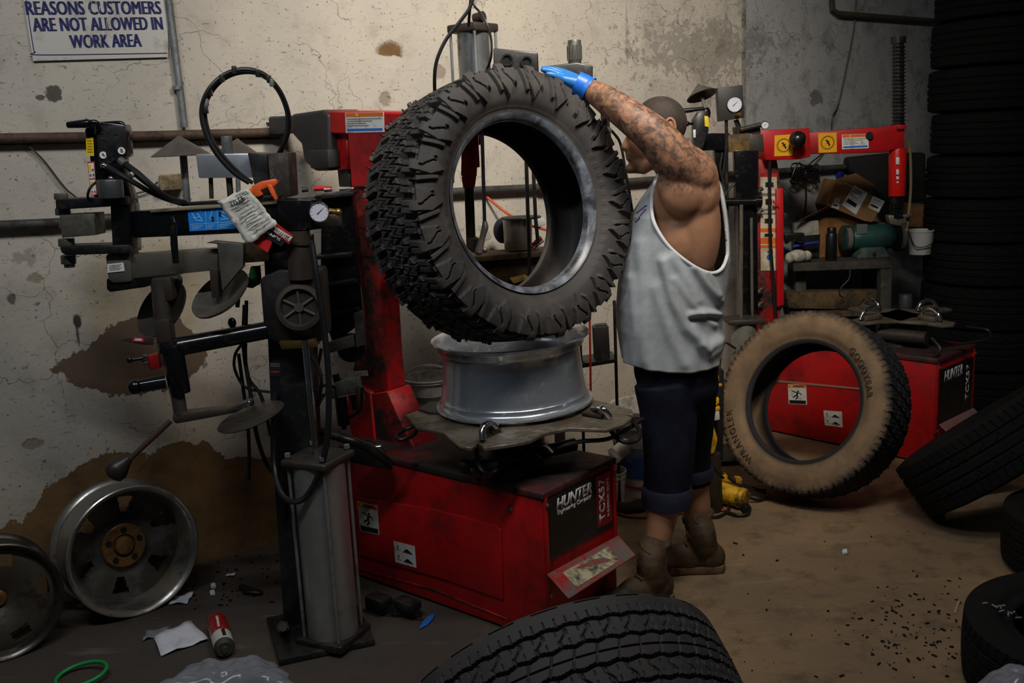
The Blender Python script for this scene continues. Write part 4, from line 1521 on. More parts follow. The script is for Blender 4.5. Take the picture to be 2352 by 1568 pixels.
for y in (438, 487, 700, 668):
    MB().cyl(D(1742, y, 4.98), D(1752, y-6, 4.98), .010, seg=10).cyl(D(1738, y+4, 4.98), D(1746, y+2, 4.98), .013, seg=10).build('hose_fitting', M_dsteel, t2)
MB().px([(1801, 436), (1812, 440), (1814, 466), (1801, 472)], 5.0, .06, .003).px([(1801, 487), (1812, 492), (1806, 515), (1801, 516)], 5.0, .06, .003).build('hose_clip', M_blackm, t2)

# ---- press arm of the second machine (stands between the man and the column)
t3 = empty('bead_press', G(1712, 830))
tag(t3, 'black bead press post with grey air cylinder and dial, behind the man', 'bead press')


def P3(pts, Y, th, name, m_=M_blackg, bv=.003, lab=None):
    return MB().px(pts, Y, th, bv).build(name, m_, t3, lab)


P3([(1692, 345), (1738, 342), (1742, 742), (1702, 742)], 4.72, .09, 'post')
MB().cyl(D(1703, 470, 4.66), D(1702, 738, 4.66), .009, seg=12).cyl(D(1726, 500, 4.66), D(1728, 738, 4.66), .007, seg=12).build('piston_rod', M_steel, t3)
p0, p1 = D(1708, 738, 4.66), D(1708, 1000, 4.66)
MB().cyl(p0, (p0.x, p0.y, 0.02), .062, seg=32).build('air_cylinder', mat('dull_aluminium', (168, 166, 158), .42, .6, dirt=(110, 104, 92)), t3)
MB().box(p0+Vector((0, 0, .008)), (.17, .14, .025), None, .006).build('end_cap', M_dsteel, t3)
MB().box((p0.x, p0.y+.08, .012), (.26, .28, .024), None, .004).build('base_plate', M_blackm, t3)
MB().cyl(D(1640, 464, 4.7), D(1735, 463, 4.7), .020, seg=18).cyl(D(1732, 463, 4.7), D(1748, 463, 4.7), .030, seg=18).build('cross_tube', M_blackg, t3)
MB().px([(1658, 461), (1666, 461), (1666, 468), (1658, 468)], 4.66, .02, .002).build('green_tape', M_green, t3)
P3([(1672, 310), (1720, 305), (1722, 345), (1674, 350)], 4.7, .07, 'arm_block', mat('stained_yellow', (120, 92, 30), .6, dirt=(60, 44, 34), amount=.6))
P3([(1718, 310), (1752, 308), (1756, 348), (1720, 350)], 4.7, .07, 'arm_end', M_dsteel)
P3([(1600, 305), (1676, 306), (1676, 344), (1612, 346)], 4.72, .06, 'arm')
P3([(1640, 330), (1668, 322), (1672, 356), (1660, 420), (1646, 410)], 4.74, .05, 'valve_block')
P3([(1688, 345), (1742, 345), (1742, 470), (1690, 472)], 4.69, .05, 'slide_block')
P3([(1690, 292), (1745, 288), (1748, 306), (1692, 308)], 4.74, .08, 'arm_top', M_dsteel)
# dial box
P3([(1648, 201), (1706, 195), (1710, 270), (1653, 279)], 4.7, .06, 'gauge_box', mat('dark_box', (50, 48, 46), .5))


def gauge(c, n, R, par, name='gauge'):
    n = Vector(n).normalized()
    g = MB().lathe([(R*1.12, -.012), (R*1.12, .004), (R*1.02, .006), (R*.98, .002), (0, .002)], c, n, 36).build(name, M_chrome, par)
    f = MB().cyl(Vector(c)+n*.0022, Vector(c)+n*.003, R*.97, seg=36).build('dial_face', mat('dial_white', (216, 214, 226), .35), g)
    u = n.cross(Z3).normalized()
    v = u.cross(n)
    if v.z < 0:
        v = -v
    b = MB()
    for k in range(11):
        a = R_(-45+27*k)
        d = u*math.cos(a)+v*math.sin(a)
        b.tube([Vector(c)+n*.0034+d*R*.78, Vector(c)+n*.0034+d*R*.9], R*.022, 5)
    b.build('dial_ticks', M_grey, g)
    d = (u*.75+v*.66) if (u*1).x > 0 else (-u*.75+v*.66)
    MB().prism([Vector(c)+n*.0038-d*R*.3-d.cross(n)*R*.05, Vector(c)+n*.0038+d*R*.7, Vector(c)+n*.0038-d*R*.3+d.cross(n)*R*.05], n*.001, 0).build('needle', M_ink, g)


gauge(D(1687, 240, 4.698), (-.1, -1, 0), .033, t3)
MB().cyl(D(1690, 266, 4.70), D(1700, 262, 4.66), .008, seg=12).build('brass_fitting', M_brass, t3)
MB().cyl(D(1668, 276, 4.72), D(1670, 500, 4.72), .008, seg=10).tube([D(1690, 275, 4.73), D(1696, 290, 4.73), D(1694, 320, 4.73)], .012, 10).build('gauge_stem', M_blackm, t3)
gauge(D(1757, 287, 4.70), (-.1, -1, 0), .016, t3, 'small_gauge')
MB().cyl(D(1700, 298, 4.72), D(1748, 286, 4.72), .012, seg=12).build('gauge_pipe', M_dsteel, t3)
# control head
P3([(1592, 275), (1604, 258), (1626, 254), (1628, 300), (1613, 345), (1594, 345)], 4.6, .05, 'control_head', M_blackm)
MB().px([(1618, 266), (1627, 267), (1629, 292), (1619, 290)], 4.595, .004, .001).build('yellow_tag', M_yellow, t3)
MB().px([(1592, 298), (1598, 297), (1598, 316), (1593, 316)], 4.595, .004, .001).build('white_tag', M_white, t3)
MB().tube([D(1566, 255, 4.62), D(1600, 251, 4.62), D(1622, 250, 4.62), D(1628, 258, 4.62), D(1626, 270, 4.62)], .009, 8, smooth=4).cyl(D(1566, 255, 4.62), D(1592, 252, 4.62), .011, seg=10).build('grip_handle', M_blackg, t3)
MB().sphere(D(1578, 284, 4.6), .012).cyl(D(1578, 284, 4.6), D(1594, 284, 4.62), .006, seg=8).build('side_knob', M_blackg, t3)
for pts in ([(1660, 350, 4.7), (1655, 390, 4.7), (1668, 430, 4.7), (1672, 470, 4.7)], [(1668, 340, 4.7), (1664, 380, 4.7), (1660, 410, 4.7), (1670, 440, 4.7)], [(1690, 420, 4.7), (1670, 440, 4.7), (1655, 480, 4.7)], [(1650, 860, 4.55), (1662, 790, 4.6), (1690, 800, 4.6)]):
    MB().tube([D(*p) for p in pts], .006, 8, smooth=6).build('air_line', M_rubber, t3)


def cone_thing(apex, base_c, R, rod0, rod1, rr_, label, parent=None):
    r = empty('centering_cone', Vector(base_c))
    tag(r, label, 'centering cone')
    ax = (Vector(apex)-Vector(base_c))
    h = ax.length
    ax.normalize()
    MB().lathe([(.004, h), (R*.15, h*.86), (R*.6, h*.42), (R*.985, h*.03), (R, 0), (R-.004, -.002), (R*.58, h*.38), (.004, h*.9)], base_c, ax, 48).build('cone', mat('cone_iron', (104, 96, 90), .45, .3, dirt=(80, 72, 66)), r)
    MB().cyl(rod0, rod1, rr_, seg=14).build('rod', M_galv, r)
    return r


cone_thing(D(1603, 193, 4.64), D(1612, 220, 4.62), .07, D(1612, 222, 4.62), D(1622, 256, 4.62), .008, 'tilted iron cone above the head of the man, left of the square dial box')

# ------------------------------------------------------------------ near bead press on the left
YP = 3.10
bp_ = empty('bead_press', D(690, 1440, YP)*1.0)
bp_.location = G(710, 1440)
tag(bp_, 'tall black bead press with jointed arms and a silver air cylinder at left', 'bead press')


def P4(pts, Y, th, name, m_=None, bv=.004, lab=None):
    return MB().px(pts, Y, th, bv).build(name, m_ or M_blackm, bp_, lab)


P4([(604, 545), (704, 545), (712, 790), (738, 1444), (652, 1440), (628, 1080)], 3.12, .13, 'post', mat('post_black', (30, 31, 33), .38, .1, dirt=(54, 50, 46), amount=.35, scale=14))
pc0, pc1 = D(731, 1058, 3.03), G(762, 1438, .03)
cx0 = Vector((pc0.x, 3.03, 0))
MB().cyl((cx0.x, 3.03, .03), (cx0.x, 3.03, pc0.z), .082, seg=48).build('air_cylinder', mat('cylinder_aluminium', (176, 176, 172), .36, .75, dirt=(120, 116, 108), amount=.4, scale=4), bp_)
tr = MB()
for i in range(4):
    a = R_(20+90*i)
    p = cx0+Vector((math.cos(a), math.sin(a), 0))*.094
    tr.cyl(p+Z3*.02, p+Z3*(pc0.z+.03), .0055, seg=10)
    tr.cyl(p+Z3*(pc0.z+.028), p+Z3*(pc0.z+.04), .010, seg=6)
tr.build('tie_rods', M_galv, bp_)
d1, d2 = Vector((math.cos(R_(20)), math.sin(R_(20)), 0)), Vector((-math.sin(R_(20)), math.cos(R_(20)), 0))
MB().box(cx0+Z3*(pc0.z+.008), (.17, .17, .026), ((d1+d2).normalized(), (d2-d1).normalized(), Z3), .008, 3).build('end_cap', M_dsteel, bp_)
MB().box(cx0+Z3*.028, (.18, .18, .03), ((d1+d2).normalized(), (d2-d1).normalized(), Z3), .008, 3).build('foot_cap', M_blackm, bp_)
MB().box((cx0.x-.06, 3.09, .012), (.31, .32, .022), (d1, d2, Z3), .004).build('base_plate', M_blackm, bp_)
MB().cyl(G(650, 1440, .02), G(650, 1440, .09), .014, seg=8).cyl(G(650, 1440, .03), G(650, 1440, .045), .022, seg=6).build('anchor_bolt', M_dsteel, bp_)
rod = Vector((cx0.x-.004, 3.03, 0))
MB().cyl(rod+Z3*pc0.z, D(700, 780, 3.03), .011, seg=16).build('piston_rod', M_chrome, bp_)
# carriage with hand wheel
P4([(596, 640), (640, 618), (736, 620), (748, 775), (720, 790), (640, 790), (606, 770)], 3.06, .13, 'carriage', mat('carriage_black', (24, 23, 23), .5, dirt=(46, 38, 32), amount=.4, scale=12), .01)
P4([(640, 785), (722, 780), (726, 798), (646, 803)], 3.03, .13, 'carriage_lip', mat('brass_dark', (104, 86, 46), .4, .6), .003)
wc = D(687, 706, 3.03)
wn = Vector((.12, -1, .12)).normalized()
MB().lathe([(.055, -.012), (.070, -.010), (.074, .0), (.070, .010), (.058, .012), (.052, .004), (.052, -.006)], wc, wn, 48, closed=True).build('hand_wheel', mat('wheel_iron', (66, 58, 52), .5, .3, dirt=(44, 38, 34)), bp_)
MB().cyl(wc-wn*.03, wc-wn*.002, .056, seg=40).build('wheel_web', mat('wheel_web_iron', (46, 42, 40), .55, .3), bp_)
sp_ = MB()
u_ = wn.cross(Z3).normalized()
v_ = u_.cross(wn)
for k in range(6):
    a = 2*math.pi*k/6+.5
    d = u_*math.cos(a)+v_*math.sin(a)
    sp_.tube([wc+d*.01, wc+d*.054], .005, 8)
sp_.cyl(wc-wn*.004, wc+wn*.008, .014, seg=20)
sp_.build('wheel_spokes', mat('spoke_iron', (90, 84, 78), .45, .4), bp_)
MB().cyl(D(684, 530, 3.06), D(692, 640, 3.06), .036, .038, 28).cyl(D(688, 552, 3.06), D(688, 560, 3.06), .041, seg=28).build('upper_tube', mat('rust_tube', (70, 58, 48), .5, .3, dirt=(46, 38, 32)), bp_)
# upper arm
P4([(296, 486), (640, 464), (640, 532), (296, 547)], 3.06, .075, 'upper_arm', M_blackg, .004)
P4([(345, 482), (640, 461), (640, 468), (345, 488)], 3.05, .03, 'arm_rail', mat('bare_edge', (186, 172, 140), .35, .6), .001)
P4([(636, 458), (714, 460), (716, 526), (636, 532)], 3.04, .10, 'arm_box', M_blackg, .004)
P4([(414, 466), (640, 452), (640, 460), (416, 474)], 3.10, .05, 'cable_tray', M_blackm, .002)
P4([(250, 468), (296, 464), (302, 582), (256, 582)], 3.03, .10, 'arm_knuckle', M_blackg, .012)
P4([(126, 458), (290, 450), (292, 472), (128, 482)], 3.02, .10, 'fork_plate', M_blackm, .004)
P4([(136, 566), (296, 562), (300, 582), (150, 586), (140, 580)], 3.02, .10, 'fork_plate', M_blackm, .004)
P4([(136, 494), (216, 490), (220, 540), (142, 546)], 3.03, .08, 'clevis', mat('clevis_steel', (112, 110, 100), .5, .5, dirt=(74, 68, 56), scale=16), .002)
for y0, y1, r_ in ((444, 458, .022), (478, 494, .024), (508, 524, .016), (548, 566, .026), (586, 606, .024), (606, 614, .016)):
    x0 = 140+(y0-444)*.12
    MB().cyl(D(x0, y0, 3.06), D(x0+1, y1, 3.06), r_, seg=6 if r_ > .02 else 14, bevel=.002).build('pivot_nut', mat('bolt_steel', (112, 110, 104), .45, .6, dirt=(66, 62, 54), scale=20), bp_)
MB().tube([D(396, 500, 3.03), D(398, 512, 3.01), D(400, 560, 3.0), D(404, 604, 3.0)], [.006, .010, .011, .010], 12).build('hanging_lever', M_blackg, bp_)
q = quad(*[D(a, b, 3.06)+ny*.001 for a, b in ((431, 481), (540, 473), (540, 525), (436, 531))])
st = decal('blue_sticker', [q(0, 0), q(1, 0), q(1, 1), q(0, 1)], ny, mat('sticker_blue', (30, 130, 220), .4), bp_)
M_pale = mat('pale_blue_print', (150, 205, 240), .5)
for u in (.37, .62):
    patch('panel_line', q, u, .02, u+.008, .98, ny, M_pale, st)
patch('panel_line', q, .02, .68, .98, .70, ny, M_pale, st)
for k in range(3):
    u0 = (.05, .40, .65)[k]
    for j in range(3):
        patch('caption_line', q, u0, .76+j*.07, u0+(.26, .16, .30)[k]*(1-.2*j), .785+j*.07, ny, M_pale, st)
b = MB()
for a, c_ in (((.08, .15), (.16, .5)), ((.16, .5), (.3, .58)), ((.14, .1), (.3, .12)), ((.2, .2), (.3, .55)), ((.1, .4), (.26, .38)), ((.45, .5), (.52, .15)), ((.46, .55), (.55, .5)), ((.68, .3), (.8, .5)), ((.72, .2), (.9, .45)), ((.7, .55), (.9, .55))):
    b.tube([q(*a)+ny*.0016, q(*c_)+ny*.0016], .0012, 5)
b.build('line_drawing', M_pale, st)
for (u, v) in ((.5, .4), (.66, .2)):
    patch('grease_mark', q, u, v, u+.05, v+.2, ny, M_ink, st, .0022)
# control head with A and B
ch = P4([(193, 298), (206, 282), (222, 279), (284, 286), (288, 300), (291, 360), (280, 362), (284, 400), (300, 452), (300, 470), (214, 452), (204, 345)], 3.05, .06, 'control_head', M_blackg, .005)
MB().px([(220, 288), (286, 288), (288, 356), (226, 392)], 3.044, .01, .003).build('face_plate', M_blackm, bp_)
for ltr, x, y in (('A', 237, 356), ('B', 279, 346)):
    dsk = MB().cyl(D(x, y, 3.044), D(x, y, 3.041), .0105, seg=24).build('port_label', M_white, bp_)
    text(ltr, D(x, y, 3.0405), (1, 0, 0), Z3, .016, M_ink, dsk, bold=.005)
for x, y in ((235, 305), (267, 307), (233, 320), (240, 320), (259, 366)):
    MB().lathe([(.004, 0), (.004, .002), (0, .003)], D(x, y, 3.044), ny, 10).build('bolt_head', M_chrome, bp_)
for P_, m_, nm in ((((198, 316), (215, 316), (217, 358), (200, 358)), M_yellow, 'yellow_label'), (((202, 372), (217, 370), (224, 448), (210, 449)), M_white, 'pictogram_label')):
    q = quad(*[D(a, b, 3.049)+ny*.002 for a, b in P_])
    st = decal(nm, [q(0, 0), q(1, 0), q(1, 1), q(0, 1)], ny, m_, bp_)
    if m_ is M_white:
        for u0, v0, u1, v1, mm_ in ((0, 0, 1, .03, M_redp), (0, .97, 1, 1, M_redp), (0, 0, .06, 1, M_redp), (.94, 0, 1, 1, M_redp), (0, .49, 1, .52, M_redp), (.1, .08, .45, .3, M_yellow), (.15, .36, .4, .43, M_green), (.6, .36, .85, .43, M_green), (.6, .22, .8, .28, M_ink), (.1, .58, .45, .78, M_yellow), (.2, .86, .4, .92, M_redp), (.6, .86, .8, .92, M_redp)):
            patch('printed_shape', q, u0, v0, u1, v1, ny, mm_, st)
    else:
        for k in range(5):
            patch('text_line', q, .15, .15+k*.15, .85, .2+k*.15, ny, mat('olive_print', (150, 120, 10), .5), st)
MB().tube([D(155, 287, 3.02), D(190, 284, 3.02), D(218, 281, 3.02), D(224, 290, 3.03), D(222, 305, 3.05)], .0085, 10, smooth=4).cyl(D(154, 287, 3.02), D(206, 283, 3.02), .0095, .0135, 14, .003).build('grip_handle', M_blackg, bp_)
MB().tube([D(224, 286, 3.06), D(272, 283, 3.06), D(282, 288, 3.06), D(284, 310, 3.06), D(286, 340, 3.06)], .0075, 10, smooth=5).build('guard_bar', M_blackg, bp_)
MB().cyl(D(252, 412, 3.0), D(256, 455, 3.0), .037, seg=28, bevel=.004).build('oil_reservoir', mat('grey_metal', (96, 98, 100), .35, .6), bp_)
MB().sphere(D(255, 410, 2.99), .008).build('hose_fitting', M_chrome, bp_)
MB().sphere(D(238, 380, 3.03), .009).sphere(D(244, 382, 3.03), .008).build('hose_fitting', M_chrome, bp_)
for pts, r_ in (([(246, 382, 3.02), (290, 408, 3.0), (340, 438, 3.02), (380, 456, 3.05), (415, 467, 3.09)], .008), ([(278, 370, 3.03), (316, 398, 3.0), (352, 430, 3.0), (388, 456, 3.04), (425, 466, 3.10)], .010), ([(284, 376, 3.03), (322, 410, 3.01), (362, 440, 3.02), (400, 462, 3.08)], .007), ([(222, 417, 3.02), (208, 430, 3.0), (202, 445, 3.0), (202, 456, 3.03)], .004)):
    hosepx('control_hose', pts, r_, M_rubber, bp_)
MB().cyl(D(276, 368, 3.03), D(288, 378, 3.02), .012, seg=10).cyl(D(300, 398, 3.0), D(308, 404, 3.0), .009, seg=10).build('hose_ferrule', M_steel, bp_)
# big hose loops
lp = [(572, 420, 3.07), (535, 395, 3.05), (495, 350, 3.03), (470, 300, 3.02), (463, 250, 3.02), (480, 205, 3.02), (515, 172, 3.03), (560, 159, 3.03), (605, 170, 3.04), (640, 205, 3.06), (660, 250, 3.08), (664, 290, 3.1), (655, 325, 3.12), (640, 352, 3.15)]
hosepx('hose_loop', lp, .0068, M_rubber, bp_)
lp2 = [(580, 420, 3.09), (548, 396, 3.07), (506, 350, 3.05), (480, 305, 3.04), (471, 250, 3.04), (488, 208, 3.04), (520, 178, 3.05), (560, 166, 3.05), (600, 172, 3.06), (636, 204, 3.08), (657, 250, 3.10), (660, 290, 3.12), (652, 325, 3.14), (646, 352, 3.16)]
hosepx('hose_loop', lp2, .006, M_rubber, bp_)
for x, y in ((483, 212), (474, 235), (473, 252), (538, 160), (510, 180), (618, 182), (624, 190), (592, 168)):
    MB().box(D(x, y, 3.025), (.012, .016, .022), None, .002).build('hose_clip', M_galv if x in (474, 624) else M_blackm, bp_)
# silver box and block on the arm
P4([(449, 354), (578, 352), (582, 408), (456, 409)], 3.16, .05, 'cover_plate', mat('bright_plate', (190, 196, 204), .32, .7), .004)
P4([(568, 350), (614, 352), (620, 462), (590, 456)], 3.13, .12, 'press_block_side', M_blackm, .004)
P4([(614, 352), (662, 350), (668, 452), (622, 458)], 3.10, .12, 'press_block', mat('rust_black', (42, 36, 32), .6, dirt=(92, 78, 64), amount=.35, scale=24, bump=.2), .004)
MB().cyl(D(520, 312, 3.18), D(524, 357, 3.18), .017, seg=24, bevel=.002).build('steel_pin', M_galv, bp_)
MB().cyl(D(484, 408, 3.19), D(486, 456, 3.19), .007, seg=10).build('support_rod', M_dsteel, bp_)
MB().cyl(D(526, 408, 3.19), D(530, 456, 3.19), .010, seg=10).build('support_rod', M_dsteel, bp_)
gauge(D(733, 487, 3.035), (.22, -1, .05), .028, bp_)
MB().px([(712, 498), (778, 492), (780, 520), (700, 530)], 3.08, .05, .004).build('gauge_bracket', mat('rust_bracket', (70, 60, 52), .5, .3), bp_)
MB().cyl(D(750, 483, 3.05), D(776, 487, 3.04), .008, seg=12).sphere(D(777, 487, 3.04), .011).build('brass_fitting', M_brass, bp_)
# silver beam under the arm
P4([(298, 585), (500, 571), (500, 620), (300, 640)], 3.05, .06, 'lower_beam', mat('beam_steel', (128, 124, 112), .38, .7, dirt=(86, 78, 64), amount=.4, scale=5), .003)
P4([(240, 584), (298, 580), (304, 648), (256, 652), (246, 640)], 3.04, .09, 'beam_end', mat('beam_end_grey', (116, 114, 106), .45, .6, dirt=(80, 74, 62)), .010)
P4([(244, 640), (330, 636), (400, 628), (400, 640), (330, 660), (252, 671), (244, 664)], 3.05, .09, 'beam_underside', M_blackg, .004)  # dark underside of the beam, built as a black strip
q = quad(*[D(a, b, 3.04)+ny*.001 for a, b in ((247, 606), (284, 602), (287, 622), (248, 626))])
st = decal('white_label', [q(0, 0), q(1, 0), q(1, 1), q(0, 1)], ny, M_white, bp_)
for k in range(4):
    patch('text_line', q, .1, .2+.17*k, .85-.1*(k % 2), .26+.17*k, ny, M_grey, st)
P4([(472, 558), (490, 553), (560, 560), (558, 612), (510, 668), (498, 560)], 3.02, .03, 'disc_bracket', mat('bracket_steel', (124, 122, 114), .45, .6, dirt=(84, 78, 66)), .003)
P4([(480, 615), (500, 615), (504, 684), (486, 684)], 3.04, .035, 'bracket_leg', M_dsteel, .003)
P4([(548, 560), (618, 570), (616, 600), (560, 604)], 3.08, .08, 'rust_box', mat('rust_box', (58, 46, 36), .6, dirt=(92, 74, 48), scale=14), .005)
for c0, n_, R0, m_ in (((378, 712, 3.12), Vector((-.42, -.62, .55)), .097, mat('disc_dark', (52, 47, 42), .45, .3, dirt=(34, 30, 28))), ((511, 680, 3.06), Vector((-.36, -.5, .75)), .098, mat('disc_grey', (92, 88, 80), .42, .4, dirt=(58, 54, 48), amount=.45))):
    MB().lathe([(0, -.012), (R0*.3, -.012), (R0*.55, -.004), (R0*.9, .008), (R0, .014), (R0+.003, .016), (R0+.003, .010), (R0*.92, .002), (R0*.5, -.014), (0, -.022)], D(*c0), n_.normalized(), 64).build('press_disc', m_, bp_)
for pts, Y in ((((345, 640), (392, 636), (398, 690), (352, 700)), 3.02), (((352, 735), (388, 732), (396, 800), (362, 812)), 3.0)):
    P4(pts, Y, .05, 'shaft_block', mat('shaft_rust', (60, 50, 42), .5, .3, dirt=(36, 30, 26)), .006)
MB().cyl(D(366, 650, 3.04), D(376, 760, 3.03), .026, seg=20).build('shaft', M_dsteel, bp_)
MB().tube([D(392, 640, 3.05), D(412, 640, 3.05), D(405, 668, 3.08), D(392, 700, 3.1)], .010, 8, smooth=4).build('disc_stem', M_dsteel, bp_)
# lower cross tube and its tee
MB().cyl(D(398, 798, 3.0), D(612, 758, 3.08), .030, .028, 28).build('cross_tube', M_blackg, bp_)
MB().cyl(D(395, 790, 3.0), D(414, 902, 3.0), .034, .032, 28, .003).cyl(D(388, 782, 3.0), D(392, 806, 3.0), .037, seg=28).build('tube_tee', M_blackg, bp_)
MB().cyl(D(405, 890, 3.0), D(415, 950, 3.0), .0215, seg=24).build('lower_shaft', mat('shaft_grey', (86, 80, 74), .4, .5), bp_)
MB().cyl(D(382, 876, 2.99), D(324, 886, 2.97), .021, seg=20).build('pin_handle', mat('polished_black', (40, 42, 46), .12, .6), bp_)
MB().sphere(D(310, 888, 2.97), .023).build('pin_knob', M_blackg, bp_)
P4([(336, 818), (362, 812), (368, 846), (342, 850)], 2.99, .04, 'air_valve', mat('valve_red', (150, 24, 26), .4), .004)
MB().cyl(D(332, 822, 2.98), D(304, 826, 2.97), .006, .005, 12).sphere(D(298, 826, 2.97), .011).sphere(D(331, 828, 2.98), .007).build('valve_lever', M_blackg, bp_)
MB().cyl(D(330, 818, 2.98), D(338, 818, 2.98), .007, seg=10).cyl(D(330, 834, 2.98), D(340, 834, 2.98), .007, seg=10).build('valve_nipple', M_chrome, bp_)
P4([(272, 782), (300, 774), (352, 772), (352, 792), (330, 792)], 3.0, .004, 'guard_plate', M_dsteel, .001)
MB().px([(305, 774), (332, 776), (331, 786), (304, 785)], 2.998, .001, 0).build('red_label', M_redp, bp_)
MB().px([(310, 777), (326, 778), (326, 783), (309, 782)], 2.9965, .001, 0).build('label_text', M_white, bp_)
# lower arm with flat disc and ball lever
P4([(394, 952), (420, 948), (520, 938), (572, 920), (576, 928), (540, 948), (470, 962), (404, 974), (396, 968)], 2.98, .05, 'lower_arm', mat('arm_iron', (92, 84, 76), .38, .6, dirt=(54, 46, 40)), .006)
MB().prism([D(*p) for p in ((536, 938, 2.975), (570, 919, 2.975), (577, 925, 2.975), (545, 947, 2.975))], (0, .03, .0), .003).build('arm_tip', M_chrome, bp_)
MB().lathe([(0, .008), (.06, .008), (.102, .004), (.108, 0), (.104, -.004), (.05, -.008), (0, -.010)], D(576, 956, 3.0), Vector((-.26, -.12, 1)).normalized(), 64).build('press_disc', mat('flat_disc', (64, 58, 54), .42, .35, dirt=(40, 36, 32)), bp_)
MB().cyl(D(392, 966, 2.98), D(296, 1056, 2.93), .0085, seg=12).build('lever_rod', mat('lever_rod', (84, 62, 52), .42, .5), bp_)
la, lb = D(300, 1050, 2.93), D(262, 1084, 2.92)
MB().lathe([(0, 0), (.012, .002), (.018, .02), (.030, .04), (.036, .056), (.034, .072), (.020, .082), (0, .085)], la, (lb-la).normalized(), 36).build('lever_ball', mat('ball_black', (44, 38, 36), .4, .2), bp_)
# cables
for pts, r_ in (([(716, 560, 3.0), (728, 640, 2.98), (745, 760, 2.97), (755, 880, 2.96), (752, 1000, 2.95), (735, 1080, 2.94), (705, 1138, 2.94), (672, 1152, 2.94), (645, 1130, 2.97), (630, 1070, 3.04), (628, 980, 3.08), (632, 900, 3.1)], .0095),
                ([(700, 800, 3.05), (730, 840, 3.05), (738, 880, 3.05), (730, 930, 3.1)], .006),
                ([(562, 700, 3.1), (560, 800, 3.1), (575, 900, 3.1), (590, 1000, 3.1), (615, 1070, 3.1), (650, 1110, 3.1), (652, 1200, 3.11)], .007),
                ([(566, 690, 3.12), (566, 850, 3.12), (600, 910, 3.12), (622, 1000, 3.12)], .006),
                ([(555, 790, 3.13), (540, 815, 3.12), (540, 850, 3.12), (565, 890, 3.12), (620, 900, 3.13)], .005),
                ([(545, 705, 3.1), (552, 660, 3.1), (575, 640, 3.1)], .007), ([(548, 812, 3.15), (570, 990, 3.15), (572, 1100, 3.2)], .006)):
    hosepx('black_cable', pts, r_, M_rubber, bp_)
MB().sphere(D(533, 741, 3.08), (.013, .013, .017)).cyl(D(533, 741, 3.08), D(540, 760, 3.08), .006, seg=8).build('tube_knob', M_blackg, bp_)
q = quad(*[D(a, b, 3.12)+ny*.001 for a, b in ((620, 830), (645, 831), (646, 865), (621, 864))])
st = decal('maker_plate', [q(0, 0), q(1, 0), q(1, 1), q(0, 1)], ny, mat('plate_dark', (36, 36, 38), .5), bp_)
for k in range(2):
    patch('text_line', q, .05, .1+.14*k, .9, .18+.14*k, ny, mat('plate_pale', (110, 112, 96), .5), st)
patch('red_line', q, .05, .62, .85, .72, ny, M_redp, st)

# things on and around it
r = empty('air_gun', D(600, 455, 3.06))
tag(r, 'orange plastic trigger clamp lying on top of the black press arm', 'clamp')
M_org = mat('orange_plastic', (236, 100, 44), .4)
MB().px([(576, 428), (600, 416), (632, 410), (637, 420), (632, 428), (612, 432), (598, 438), (604, 448), (590, 454), (578, 446)], 3.03, .025, .005).build('body', M_org, r)
MB().px([(612, 424), (624, 424), (632, 446), (637, 458), (632, 462), (620, 444)], 3.025, .02, .004).build('trigger', M_org, r)
MB().px([(568, 436), (582, 430), (580, 446), (570, 448)], 3.03, .02, .003).build('jaw', M_org, r)
MB().px([(580, 452), (632, 448), (632, 455), (582, 459)], 3.04, .02, .002).build('slide_bar', M_blackm, r)
r = empty('paper_tag', D(580, 570, 3.0))
tag(r, 'crumpled grey paper tag with printed writing hanging on the black press arm', 'tag')
random.seed(21)


def crumple(corners, nu, nv, amp, Y):
    q = quad(*[D(a, b, Y) for a, b in corners])
    P = []
    for i in range(nu+1):
        row = []
        for j in range(nv+1):
            u, v = i/nu, j/nv
            p = q(u, v)+Vector((random.uniform(-1, 1)*amp*.4, -abs(math.sin(u*5+v*4))*amp-random.random()*amp, random.uniform(-1, 1)*amp*.4))
            row.append(p)
        P.append(row)
    return P


P = crumple([(500, 462), (570, 430), (638, 514), (572, 564)], 9, 12, .006, 2.995)
tg = MB().grid(P).build('paper', mat('tag_paper', (222, 220, 208), .7, dirt=(180, 178, 168), amount=.4, scale=20), r, sharp=20)
so = tg.modifiers.new('thickness', 'SOLIDIFY')
so.thickness = .001
dd = (D(570, 562, 2.97)-D(500, 462, 2.97)).normalized()
ee = (D(570, 430, 2.97)-D(500, 462, 2.97)).normalized()
b = MB()
for v0, u0, l_ in ((.12, .3, .4), (.2, .2, .6), (.26, .3, .5), (.42, .3, .5), (.5, .2, .65), (.62, .3, .6), (.7, .25, .5), (.8, .3, .6)):
    qq = quad(D(500, 462, 2.978), D(570, 430, 2.978), D(638, 514, 2.978), D(572, 564, 2.978))
    b.tube([qq(u0, v0), qq(u0+l_, v0)], .0012, 5)
b.build('printed_lines', M_grey, r)
text('4T02', D(545, 462, 2.974), -ee, dd, .024, M_ink, r, bold=.0)
text('TIRES', D(556, 446, 2.974), -ee, dd, .016, M_ink, r, bold=.0)
r = empty('price_card', D(640, 550, 3.0))
tag(r, 'red and black card with a white number strip sticking out under the paper tag', 'card')
cd = [(585, 560), (622, 505), (673, 545), (665, 552), (618, 580)]
MB().px([(560, 545), (600, 505), (628, 540), (624, 560), (615, 580)], 3.004, .0015, 0).build('card_red', M_redp, r)
MB().px([(598, 535), (610, 515), (658, 553), (646, 566)], 3.0, .0015, 0).build('card_black', M_ink, r)
q = quad(*[D(a, b, 2.997) for a, b in ((614, 508), (672, 545), (664, 554), (608, 518))])
sc_ = decal('card_edge', [D(a, b, 2.9985) for a, b in ((622, 502), (674, 541), (664, 560), (612, 520))], ny, M_redp, r)
